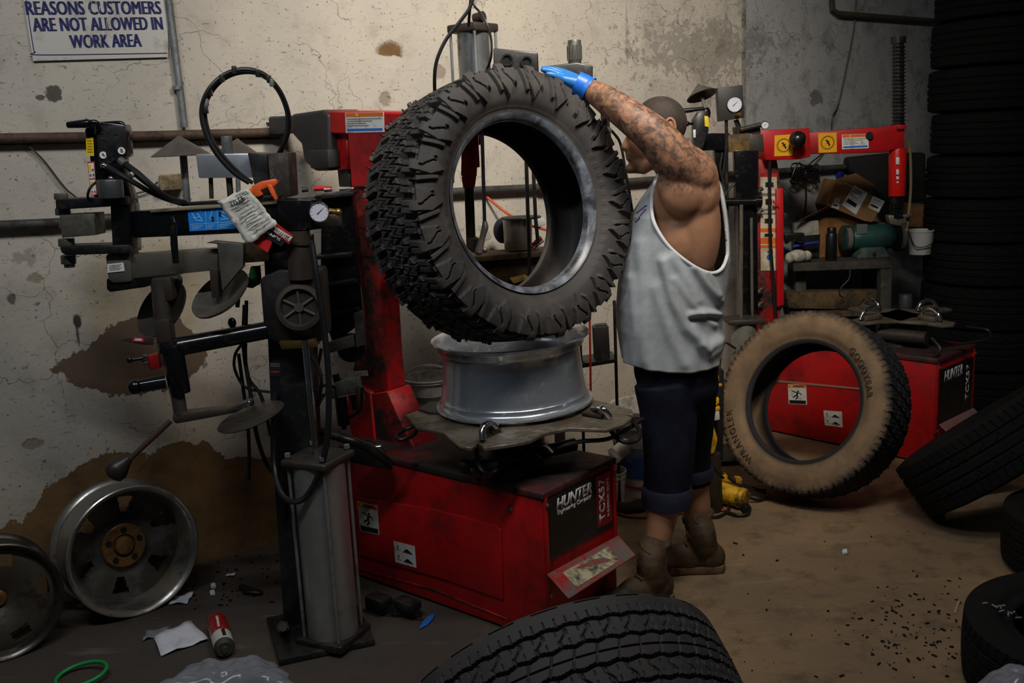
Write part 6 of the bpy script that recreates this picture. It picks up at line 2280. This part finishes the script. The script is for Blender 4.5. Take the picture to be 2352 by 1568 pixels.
o = MB().px([(1948, 362), (2046, 352), (2128, 350), (2130, 462), (2040, 470), (1990, 420), (1950, 392)], A.y+.42, .10, .02, 3).build('black_bag', M_dark)
tag(o, 'black bag hanging on the wall under the swing arm', 'bag')
r = empty('paint_bucket', D(2116, 582, A.y+.2))
tag(r, 'small white bucket with a wire handle at the right end of the workbench', 'bucket')
bx = D(2113, 560, A.y+.2)
MB().lathe([(0, 0), (.058, 0), (.070, .125), (.073, .125), (.073, .135), (.066, .135), (.055, .006), (0, .006)], (bx.x, bx.y, BZ), Z3, 36).build('bucket_body', mat('bucket_white', (196, 196, 192), .5, dirt=(150, 146, 138), amount=.3), r)
MB().tube([(bx.x-.07, bx.y-.02, BZ+.12), (bx.x-.05, bx.y-.07, BZ+.05), (bx.x+.03, bx.y-.075, BZ+.06), (bx.x+.072, bx.y-.02, BZ+.115)], .003, 6, smooth=6).build('handle', M_dsteel, r)
o = MB().px([(1806, 672), (2024, 668), (2028, 712), (1812, 708)], A.y+.10, .12, .005).build('timber_block', mat('oily_timber', (98, 76, 44), .75, dirt=(50, 40, 30), amount=.5, scale=9))
tag(o, 'brown timber block lying on the lower shelf of the workbench', 'timber')
o = MB().cyl(D(2080, 716, A.y+.02), D(2080, 676, A.y+.02), .036, seg=28, bevel=.003).build('tin_can', mat('grey_tin', (84, 86, 88), .45, .4, dirt=(56, 54, 52)))
tag(o, 'grey tin with a red rim right of the bench leg', 'tin')
o = MB().tube([D(1953, 614, A.y-.01), D(1950, 640, A.y-.02), D(1932, 660, A.y-.02), D(1928, 675, A.y-.02), D(1938, 682, A.y-.02), D(1950, 668, A.y-.02)], .004, 8, smooth=6).build('wire_loop', M_rubber)
tag(o, 'loop of black wire hanging under the workbench top', 'wire')

# ------------------------------------------------------------------ things seen through the tire and behind the man
YB = 4.28
r = empty('low_bench', D(1190, 800, YB))
r.location.z = 0
tag(r, 'low dark cluttered bench seen through the opening of the mud tire', 'bench')
MB().px([(1080, 590), (1290, 574), (1290, 586), (1080, 603)], YB-.10, .20, .003).build('bench_top', mat('bench_wood', (88, 70, 48), .75, dirt=(44, 36, 28), amount=.5, scale=9), r)
MB().px([(1090, 603), (1282, 588), (1282, 650), (1090, 662)], YB-.06, .14, .004).build('drawer_front', mat('dark_wood', (74, 56, 38), .75, dirt=(38, 30, 24), amount=.5, scale=9), r)
tz = D(1090, 640, YB).z
for x in (1098, 1272):
    for dy in (-.07, .06):
        p = D(x, 640, YB+dy)
        MB().box((p.x, p.y, tz/2), (.045, .045, tz), None, .003).build('leg', M_bench, r)
r = empty('steel_pot', D(1190, 572, YB))
tag(r, 'steel pot with a dark flat lid seen through the tire', 'pot')
pb, ptp = D(1191, 572, YB), D(1191, 502, YB)
MB().lathe([(0, 0), (.058, 0), (.060, .004), (.063, ptp.z-pb.z), (.058, ptp.z-pb.z), (.055, .006), (0, .006)], pb, Z3, 40).build('pot_body', mat('pot_steel', (150, 142, 130), .3, .8, dirt=(96, 86, 74), amount=.4), r)
MB().lathe([(0, .012), (.085, .008), (.088, .004), (.085, 0), (0, 0)], (ptp.x+.01, ptp.y, ptp.z), Z3, 40).build('lid', M_blackm, r)
o = MB().px([(1098, 516), (1112, 513), (1128, 548), (1110, 556)], YB+.02, .06, .003).build('white_bottle', mat('bottle_white', (206, 204, 198), .5))
tag(o, 'tilted white bottle behind the chrome rod, seen through the tire', 'bottle')
o = MB().sphere(D(1154, 530, YB+.1), (.04, .05, .055)).build('navy_cap', mat('navy_cloth', (30, 34, 58), .8))
tag(o, 'navy blue lump of cloth left of the steel pot', 'cloth')
o = MB().px([(1228, 506), (1250, 500), (1256, 514), (1240, 522), (1228, 516)], YB+.08, .05, .004).build('white_rag', mat('rag_white', (190, 192, 196), .8))
tag(o, 'crumpled white rag right of the steel pot', 'rag')
o = MB().cyl(D(1222, 568, YB-.04), D(1242, 546, YB-.03), .012, seg=14).sphere(D(1238, 548, YB-.045), .012).build('screwdriver', mat('dark_red_handle', (120, 20, 26), .35))
tag(o, 'dark red tool handle leaning at the right foot of the steel pot', 'tool')
o = MB().cyl(D(1226, 570, YB-.06), D(1248, 552, YB-.05), .006, seg=10).build('chisel', M_steel)
tag(o, 'pale steel tool lying next to the dark red handle', 'tool')
o = MB().tube([D(1105, 440, 4.5), D(1118, 452, 4.5), D(1168, 492, 4.48), D(1215, 516, 4.4), D(1262, 530, 4.36), D(1300, 545, 4.36)], .006, 8, smooth=5).build('orange_cord', mat('orange_cord', (206, 84, 34), .5))
tag(o, 'orange cord slanting down the wall behind the steel pot', 'cord')
for k, (x0, x1, y1) in enumerate(((1208, 1217, 640), (1223, 1230, 500))):
    o = MB().cyl(D(x0, 345, 4.1+.1*k), D(x1, y1, 4.1+.1*k), .008, seg=10)
    o.cyl(D(x1, y1, 4.1+.1*k), G(x1+8, 900+25*k, .0) if False else D(x1+6, y1+60, 4.1+.1*k), .008, seg=10)
    o = o.build('black_pole', M_blackm)
    tag(o, ('near thin black pole crossing in front of the steel pot', 'far thin black pole right behind the steel pot')[k], 'pole')
MB_ = MB().px([(1170, 640), (1205, 632), (1216, 640), (1180, 652)], YB-.1, .06, .004).build('yellow_block', mat('dull_yellow', (190, 160, 84), .7))
tag(MB_, 'small yellowish block at the lower edge of the tire opening', 'block')

r = empty('wire_rack', G(1412, 1000))
r.location.z = 0
tag(r, 'thin black shelf stand behind the shirt hem of the man', 'rack')
YR = 4.15
pt0 = D(1411, 690, YR)
MB().cyl((pt0.x, YR, 0), (pt0.x, YR, pt0.z), .007, seg=10).build('pole', M_blackm, r)
pt1 = D(1330, 700, YR+.05)
MB().cyl((pt1.x, YR+.05, 0), (pt1.x, YR+.05, pt1.z), .007, seg=10).build('pole', M_blackm, r)
MB().px([(1330, 836), (1416, 824), (1418, 832), (1332, 846)], YR-.02, .16, .002).build('shelf', M_blackm, r)
r = empty('black_canister', D(1381, 828, YR+.06))
tag(r, 'small black square canister standing on the thin shelf stand', 'canister')
MB().px([(1362, 752), (1398, 748), (1402, 822), (1366, 828)], YR+.02, .07, .006).build('canister_body', mat('canister', (46, 44, 44), .4, dirt=(76, 70, 62), amount=.35), r)
MB().px([(1368, 748), (1393, 745), (1393, 751), (1368, 754)], YR+.03, .05, .002).build('lid', M_blackm, r)
o = MB().tube([D(1353, 690, 4.05), D(1355, 760, 4.05), D(1357, 905, 4.05), D(1359, 960, 4.05)], .0045, 8, smooth=4).build('red_cord', mat('red_cord', (206, 60, 40), .5))
tag(o, 'bright red cord hanging straight down right of the silver rim', 'cord')

M_bw = mat('bucket_plastic', (206, 204, 196), .45, dirt=(150, 140, 122), amount=.35, scale=9)


def bucket(x, y, R0, h, label, z0=0.0, band=None, fill=None):
    r = empty('bucket', (x, y, z0))
    tag(r, label, 'bucket')
    MB().lathe([(0, 0), (R0*.84, 0), (R0*.96, h*.8), (R0*1.03, h*.8), (R0*1.03, h*.84), (R0*.98, h*.85), (R0, h*.96), (R0*1.06, h*.96), (R0*1.06, h), (R0*.96, h), (R0*.80, .006), (0, .006)], (x, y, z0), Z3, 48).build('bucket_body', M_bw, r)
    if band:
        MB().lathe([(R0*.885, h*.22), (R0*.935, h*.58), (R0*.945, h*.58), (R0*.895, h*.22)], (x, y, z0), Z3, 48, closed=True).build('label_band', band, r)
        MB().lathe([(R0*.88, h*.10), (R0*.884, h*.13), (R0*.89, h*.13), (R0*.886, h*.10)], (x, y, z0), Z3, 48, closed=True).build('red_stripe', M_redp, r)
    if fill:
        MB().lathe([(0, h*.86), (R0*.93, h*.84), (R0*.9, h*.8)], (x, y, z0), Z3, 32).build('contents', fill, r)
    return r


b0 = G(1478, 1150)
bucket(b0.x+.03, b0.y+.16, .15, .40, 'white bucket with a blue label band behind the shins of the man', band=mat('label_blue', (44, 84, 150), .5, dirt=(120, 130, 140), amount=.35))
b1 = G(1415, 1165)
r = bucket(b1.x-.01, b1.y+.08, .065, .145, 'small white tub full of metal bits behind the red machine', fill=M_dsteel)
random.seed(9)
mbb = MB()
for k in range(9):
    c_ = Vector((b1.x-.01+random.uniform(-.04, .04), b1.y+.08+random.uniform(-.04, .04), .138))
    dvec = Vector((random.uniform(-1, 1), random.uniform(-1, 1), .4)).normalized()*.02
    mbb.cyl(c_-dvec, c_+dvec, .007, seg=8)
o = mbb.build('metal_bits', M_steel, r)
o['kind'] = 'stuff'
cr = W(990, 930, .26)
r = empty('crate', (cr.x, cr.y, 0))
tag(r, 'black crate carrying a white bucket behind the turntable', 'crate')
zc = D(985, 922, cr.y-.15).z
MB().box((cr.x, cr.y, zc/2), (.34, .34, zc), (WD, WN, Z3), .01).build('crate_body', M_blackm, r)
r = bucket(cr.x, cr.y, .11, .07, 'low white tub with a rounded handle behind the silver rim, on the black crate', z0=zc)
MB().tube([(cr.x+math.cos(t)*.112, cr.y-.02, zc+.05+math.sin(t)*.07) for t in np.linspace(math.pi, 0, 14)], .006, 8).build('handle', M_bw, r)
o = MB().prism([G(1400, 1062, .30), G(1440, 1032, .34), G(1452, 1036, .34), G(1415, 1068, .30)], (0, .10, .02), .004).build('steel_tray', M_chrome)
tag(o, 'shiny steel tray propped behind the red machine above the white tub', 'tray')
g_ = G(1447, 1172)
random.seed(4)
rg_ = MB()
for k in range(6):
    rg_.sphere((g_.x+random.uniform(-.06, .06), g_.y+random.uniform(-.03, .03), .02), (.045, .03, .022), seg=12, rings=8)
o = rg_.build('dark_rag', mat('oily_rag', (48, 40, 34), .9, bump=.3))
tag(o, 'dark oily rag on the floor beside the red machine', 'rag')
o = MB().tube([G(a, b, .008) for a, b in ((1415, 1178), (1450, 1186), (1500, 1186), (1560, 1178), (1620, 1171), (1668, 1170), (1674, 1160), (1685, 1150), (1698, 1147))], .006, 8, smooth=5).build('extension_cord', mat('rust_cord', (150, 70, 44), .5))
tag(o, 'rusty orange cord lying across the floor behind the boots of the man', 'cord')
o = MB().tube([G(a, b, z) for a, b, z in ((1612, 1186, .008), (1650, 1186, .008), (1672, 1172, .008), (1676, 1158, .016), (1690, 1148, .02), (1706, 1150, .02), (1722, 1166, .018), (1716, 1180, .012), (1694, 1182, .012), (1672, 1176, .012))], .007, 8, smooth=6)
o = o.tube([G(1694, 1148, .02), G(1706, 1160, .02), G(1716, 1172, .02)], .014, 10, smooth=4).build('cable_plug', M_rubber)
tag(o, 'coil of black cable with a plug on the floor left of the muddy tire', 'cable')

# yellow hydraulic gear beside the muddy tire
M_yel = mat('yellow_paint', (226, 170, 16), .45, 0, dirt=(84, 64, 26), amount=.42, scale=14)
r = empty('hydraulic_pump', G(1668, 1130))
tag(r, 'worn yellow hydraulic pump cylinder lying on the floor left of the muddy tire', 'pump')
a_, b_ = G(1612, 1118, .055), G(1712, 1146, .045)
MB().cyl(a_, a_*.12+b_*.88, .048, .042, 28, .006).build('cylinder', M_yel, r)
MB().cyl(a_*.14+b_*.86, b_, .046, .044, 24, .008).build('end_cap', M_yel, r)
MB().px([(1655, 1092), (1668, 1090), (1684, 1106), (1676, 1110), (1656, 1104)], a_.y-.02, .04, .006).px([(1690, 1098), (1706, 1100), (1704, 1114), (1690, 1110)], a_.y-.05, .04, .006).build('valve_block', M_yel, r)
MB().tube([D(1640, 1070, a_.y+.02), G(1668, 1095, .1), G(1720, 1118, .05), G(1752, 1128, .02)], .009, 8, smooth=5).sphere(G(1754, 1128, .02), .013).build('pump_handle', M_blackm, r)
MB().tube([G(1620, 1130, .012), G(1660, 1144, .012), G(1672, 1150, .012)], .008, 8, smooth=4).tube([G(1715, 1140, .03), G(1740, 1148, .012), G(1762, 1142, .012)], .007, 8, smooth=4).build('pump_hose', M_rubber, r)
YJ = 4.0
r = empty('yellow_jack', D(1632, 1080, YJ))
r.location.z = 0
tag(r, 'greasy yellow jack with a hooked hose standing behind the far leg of the man', 'jack')
MB().px([(1612, 975), (1625, 965), (1642, 985), (1650, 1010), (1642, 1045), (1624, 1045), (1620, 1010)], YJ, .08, .012, 3).build('jack_body', M_yel, r)
MB().px([(1618, 948), (1652, 938), (1654, 964), (1622, 970)], YJ-.01, .06, .004).build('collar', M_white, r)
MB().px([(1622, 930), (1642, 928), (1642, 936), (1620, 938)], YJ, .05, .003).px([(1618, 946), (1654, 934), (1654, 942), (1620, 950)], YJ-.012, .06, .002).px([(1644, 920), (1652, 914), (1652, 926), (1644, 932)], YJ, .04, .003).build('yellow_bracket', M_yel, r)
pb_ = D(1636, 1040, YJ+.04)
MB().cyl((pb_.x, pb_.y, 0), pb_, .045, .035, 20).build('jack_base', mat('greasy_iron', (62, 50, 34), .55, .3, dirt=(36, 30, 24)), r)
MB().px([(1625, 872), (1650, 845), (1664, 850), (1662, 1060), (1640, 1050), (1634, 920)], YJ+.06, .05, .01).build('frame_plate', M_dark, r)
hosepx('yellow_hose', [(1630, 900, YJ), (1642, 884, YJ), (1648, 870, YJ), (1644, 861, YJ), (1637, 859, YJ)], .008, M_yel, r)
hosepx('yellow_hose', [(1632, 896, YJ), (1644, 886, YJ), (1658, 884, YJ)], .008, M_yel, r)
hosepx('black_rod', [(1620, 1050, YJ-.1), (1640, 1075, YJ-.1), (1662, 1098, YJ-.1)], .006, M_rubber, r)

# ------------------------------------------------------------------ litter
def paper(pts, label, m_, name='paper', z=.004, warp=.008):
    q = quad(*[G(a, b, z) for a, b in pts])
    P = [[q(i/6, j/6)+Z3*(warp*(math.sin(i*.9+j*.5)**2)) for j in range(7)] for i in range(7)]
    o = MB().grid(P).build(name, m_, sharp=180)
    so = o.modifiers.new('thickness', 'SOLIDIFY')
    so.thickness = .001
    tag(o, label, 'paper')
    return o


M_pap = mat('paper_white', (214, 216, 226), .7, dirt=(180, 182, 192), amount=.3, scale=7)
paper([(352, 1462), (438, 1427), (479, 1470), (370, 1507)], 'white paper sheet on the floor left of the red spray can', M_pap)
paper([(326, 1472), (338, 1448), (392, 1442), (352, 1464)], 'crumpled translucent wrapper at the corner of the white paper sheet', mat('wrapper', (120, 122, 128), .4), 'wrapper')
paper([(387, 1388), (402, 1370), (446, 1361), (430, 1386)], 'small white card on the floor under the alloy wheel', M_pap, 'card')
paper([(518, 1323), (522, 1318), (541, 1316), (538, 1321)], 'tiny white paper scrap on the floor right of the alloy wheel', M_pap, 'paper_scrap', warp=.003)
for k, (x, y, l_) in enumerate(((487, 1346, .012), (485, 1362, .018), (1937, 1268, .012), (2215, 1520, .03))):
    o = MB().prism([G(x-3, y, .001), G(x+8, y-3, .001), G(x+10, y+6, .001), G(x-2, y+7, .001)], Z3*.012, .002).build('white_chip', M_pap)
    tag(o, ('small white chip lying between the wheel and the press, upper of two', 'small white chip lying between the wheel and the press, lower of two', 'small white chip alone on the brown floor at right', 'pale flat chip on the floor left of the dark corner tire')[k], 'chip')
c0, c1 = G(497, 1425, .034), G(517, 1492, .034)
ax = (c1-c0).normalized()
L = (c1-c0).length
r = empty('spray_can', G(508, 1470))
tag(r, 'red and white spray can lying on the floor beside the white paper', 'can')
MB().lathe([(0, 0), (.030, 0), (.033, .004), (.033, L*.62), (.033, L*.62)], c0, ax, 40).build('can_red', mat('can_red', (150, 26, 30), .35, dirt=(190, 150, 140), amount=.2, scale=30), r)
MB().lathe([(.0332, L*.60), (.0332, L*.88), (.033, L*.90)], c0, ax, 40).build('can_label', mat('can_white', (200, 196, 188), .4), r)
MB().lathe([(.033, L*.89), (.0335, L*.91), (.026, L*.97), (.024, L*.99), (.012, L*.985), (.010, L*1.02), (0, L*1.02)], c0, ax, 40).build('can_top', mat('can_steel', (96, 92, 84), .4, .6), r)
cl_ = ax.cross(Z3).normalized()
MB().prism([c0+ax*L*.62+Z3*.0335-cl_*.012, c0+ax*L*.84+Z3*.0335-cl_*.012, c0+ax*L*.84+Z3*.0335-cl_*.001, c0+ax*L*.62+Z3*.0335-cl_*.001], Z3*.0006, 0).build('black_block', M_ink, r)
MB().tube([c0+ax*L*(.16+.016*k)+Z3*.0338+cl_*(.004*math.cos(k*2.2)+.003*k/24) for k in range(24)], .0013, 6, smooth=3).build('script_line', M_white, r)
rc_ = G(188, 1556, .006)
o = MB().tube([rc_+Vector((math.cos(t)*.078, math.sin(t)*.062, .012+.012*math.sin(t+1))) for t in np.linspace(0, 2*math.pi, 41)[:-1]], .0065, 10, closed=True).build('green_ring', mat('green_plastic', (20, 150, 74), .4))
tag(o, 'green plastic ring on the floor in the bottom left corner', 'ring')
o = MB().prism([G(a, b, .002) for a, b in ((962, 1447), (972, 1428), (985, 1416), (1000, 1411), (994, 1424), (982, 1436))], Z3*.006, .002).build('blue_scrap', mat('blue_scrap', (36, 110, 200), .5))
tag(o, 'blue scrap of glove on the floor in front of the red machine', 'scrap')
o = MB().prism([G(a, b, .002) for a, b in ((548, 1352), (556, 1346), (590, 1358), (606, 1362), (600, 1368), (560, 1366))], Z3*.014, .004).build('rubber_shred', M_rubber)
tag(o, 'black rubber shred on the floor between the wheel and the press', 'rubber shred')
o = MB().prism([G(a, b, .001) for a, b in ((2190, 1408), (2200, 1381), (2205, 1383), (2196, 1410))], Z3*.004, .001).build('wood_splinter', mat('splinter', (170, 140, 100), .8))
tag(o, 'pale wood splinter on the floor left of the dark corner tire', 'splinter')
for k, P_ in enumerate((((650, 1480), (720, 1490), (735, 1496), (690, 1494)), ((700, 1490), (748, 1494), (740, 1500), (705, 1499)), ((640, 1470), (668, 1472), (666, 1478), (642, 1477)))):
    o = MB().prism([G(a, b, .001) for a, b in P_], Z3*.008, .002).build('wood_chip', mat('chip_grey', (120, 112, 98), .8))
    tag(o, ('longest grey chip on the floor in front of the press base', 'pale short chip on the floor right in front of the press base', 'small grey chip touching the left front of the press base')[k], 'chip')
# plastic film and bag
def film(cx_, cy_, rx_, ry_, hmax, seed, z0=.0, n=34, rot=0.0):
    rnd = np.random.default_rng(seed)
    k = rnd.normal(size=(9, 2))*14
    ph = rnd.random(9)*6.28
    P = []
    for i in range(n+1):
        row = []
        for j in range(n+1):
            u, v = i/n*2-1, j/n*2-1
            s_ = 1+.16*math.sin(3*math.atan2(v, u)+seed)+.08*math.sin(7*math.atan2(v, u))
            X_, Y_ = u*rx_*s_, v*ry_*s_
            h = sum(abs(math.sin((k[m_][0]*X_+k[m_][1]*Y_)*1.6+ph[m_])) for m_ in range(9))/9
            e = max(0, 1-max(abs(u), abs(v))**4)
            row.append((cx_+X_*math.cos(rot)-Y_*math.sin(rot), cy_+X_*math.sin(rot)+Y_*math.cos(rot), z0+.004+hmax*h*e))
        P.append(row)
    return P


M_film = NT('plastic_film')
M_film.base(lin((150, 154, 164)))
M_film.set(Roughness=.22, Alpha=.62, Specular_IOR_Level=.7)
M_film = M_film.m
fc_ = G(520, 1560)
o = MB().grid(film(fc_.x, fc_.y-.02, .19, .085, .075, 3, rot=.08)).build('plastic_film', M_film, sharp=60)
tag(o, 'crumpled sheet of clear plastic film on the floor at the bottom left', 'plastic film')
pb = D(2345, 1588, 2.2)
pb.z = .145
o = MB()
rnd = np.random.default_rng(5)
kk = rnd.normal(size=(10, 3))*22
ph = rnd.random(10)*6.28
rows = []
for i in range(41):
    row = []
    for j in range(48):
        a, p_ = 2*math.pi*j/48, math.pi*i/40
        d = Vector((math.sin(p_)*math.cos(a), math.sin(p_)*math.sin(a), math.cos(p_)))
        h = sum(abs(math.sin(kk[m_][0]*d.x*.2+kk[m_][1]*d.y*.2+kk[m_][2]*d.z*.2+ph[m_])) for m_ in range(10))/10
        row.append(pb+Vector((d.x*.105, d.y*.10, d.z*.125))*(.86+.3*h))
    rows.append(row)
o = o.grid(rows, closed_v=True).build('plastic_bag', M_film, sharp=60)
tag(o, 'crumpled clear plastic bag slumped against the dark tire in the bottom right corner', 'bag')
# rubber crumbs on the floor: nobody could count them
random.seed(12)
cb = MB()
for k in range(260):
    if k < 150:
        x, y = random.gauss(2105, 85), random.gauss(1445, 65)
    elif k < 200:
        x, y = random.uniform(1650, 2300), random.uniform(1200, 1560)
    else:
        x, y = random.uniform(420, 640), random.uniform(1270, 1400)
    if y > 1600 or x > 2215:
        continue
    p = G(x, y)
    if (p-W0).dot(WN) < .03:
        continue
    s_ = random.uniform(.002, .0065)
    a = random.uniform(0, 3.14)
    cb.box(p+Z3*s_*.4, (s_*random.uniform(1, 3), s_, s_*.8), (Vector((math.cos(a), math.sin(a), 0)), Vector((-math.sin(a), math.cos(a), 0)), Z3), 0)
o = cb.build('rubber_crumbs', M_rubber, weld=False)
tag(o, 'black rubber crumbs scattered over the floor', 'crumbs', kind='stuff')
# swarf hanging from the dark tire
r = MB()
random.seed(8)
for k in range(14):
    a = Vector((1.34+.006*k, 2.66-.012*k, .222))
    r.tube([a, a+Vector((random.uniform(-.02, .02), random.uniform(-.02, .01), random.uniform(-.01, .02)))], .003, 5)
o = r.build('white_threads', M_grey)
tag(o, 'frayed pale threads on the dark corner tire', 'threads', kind='stuff')
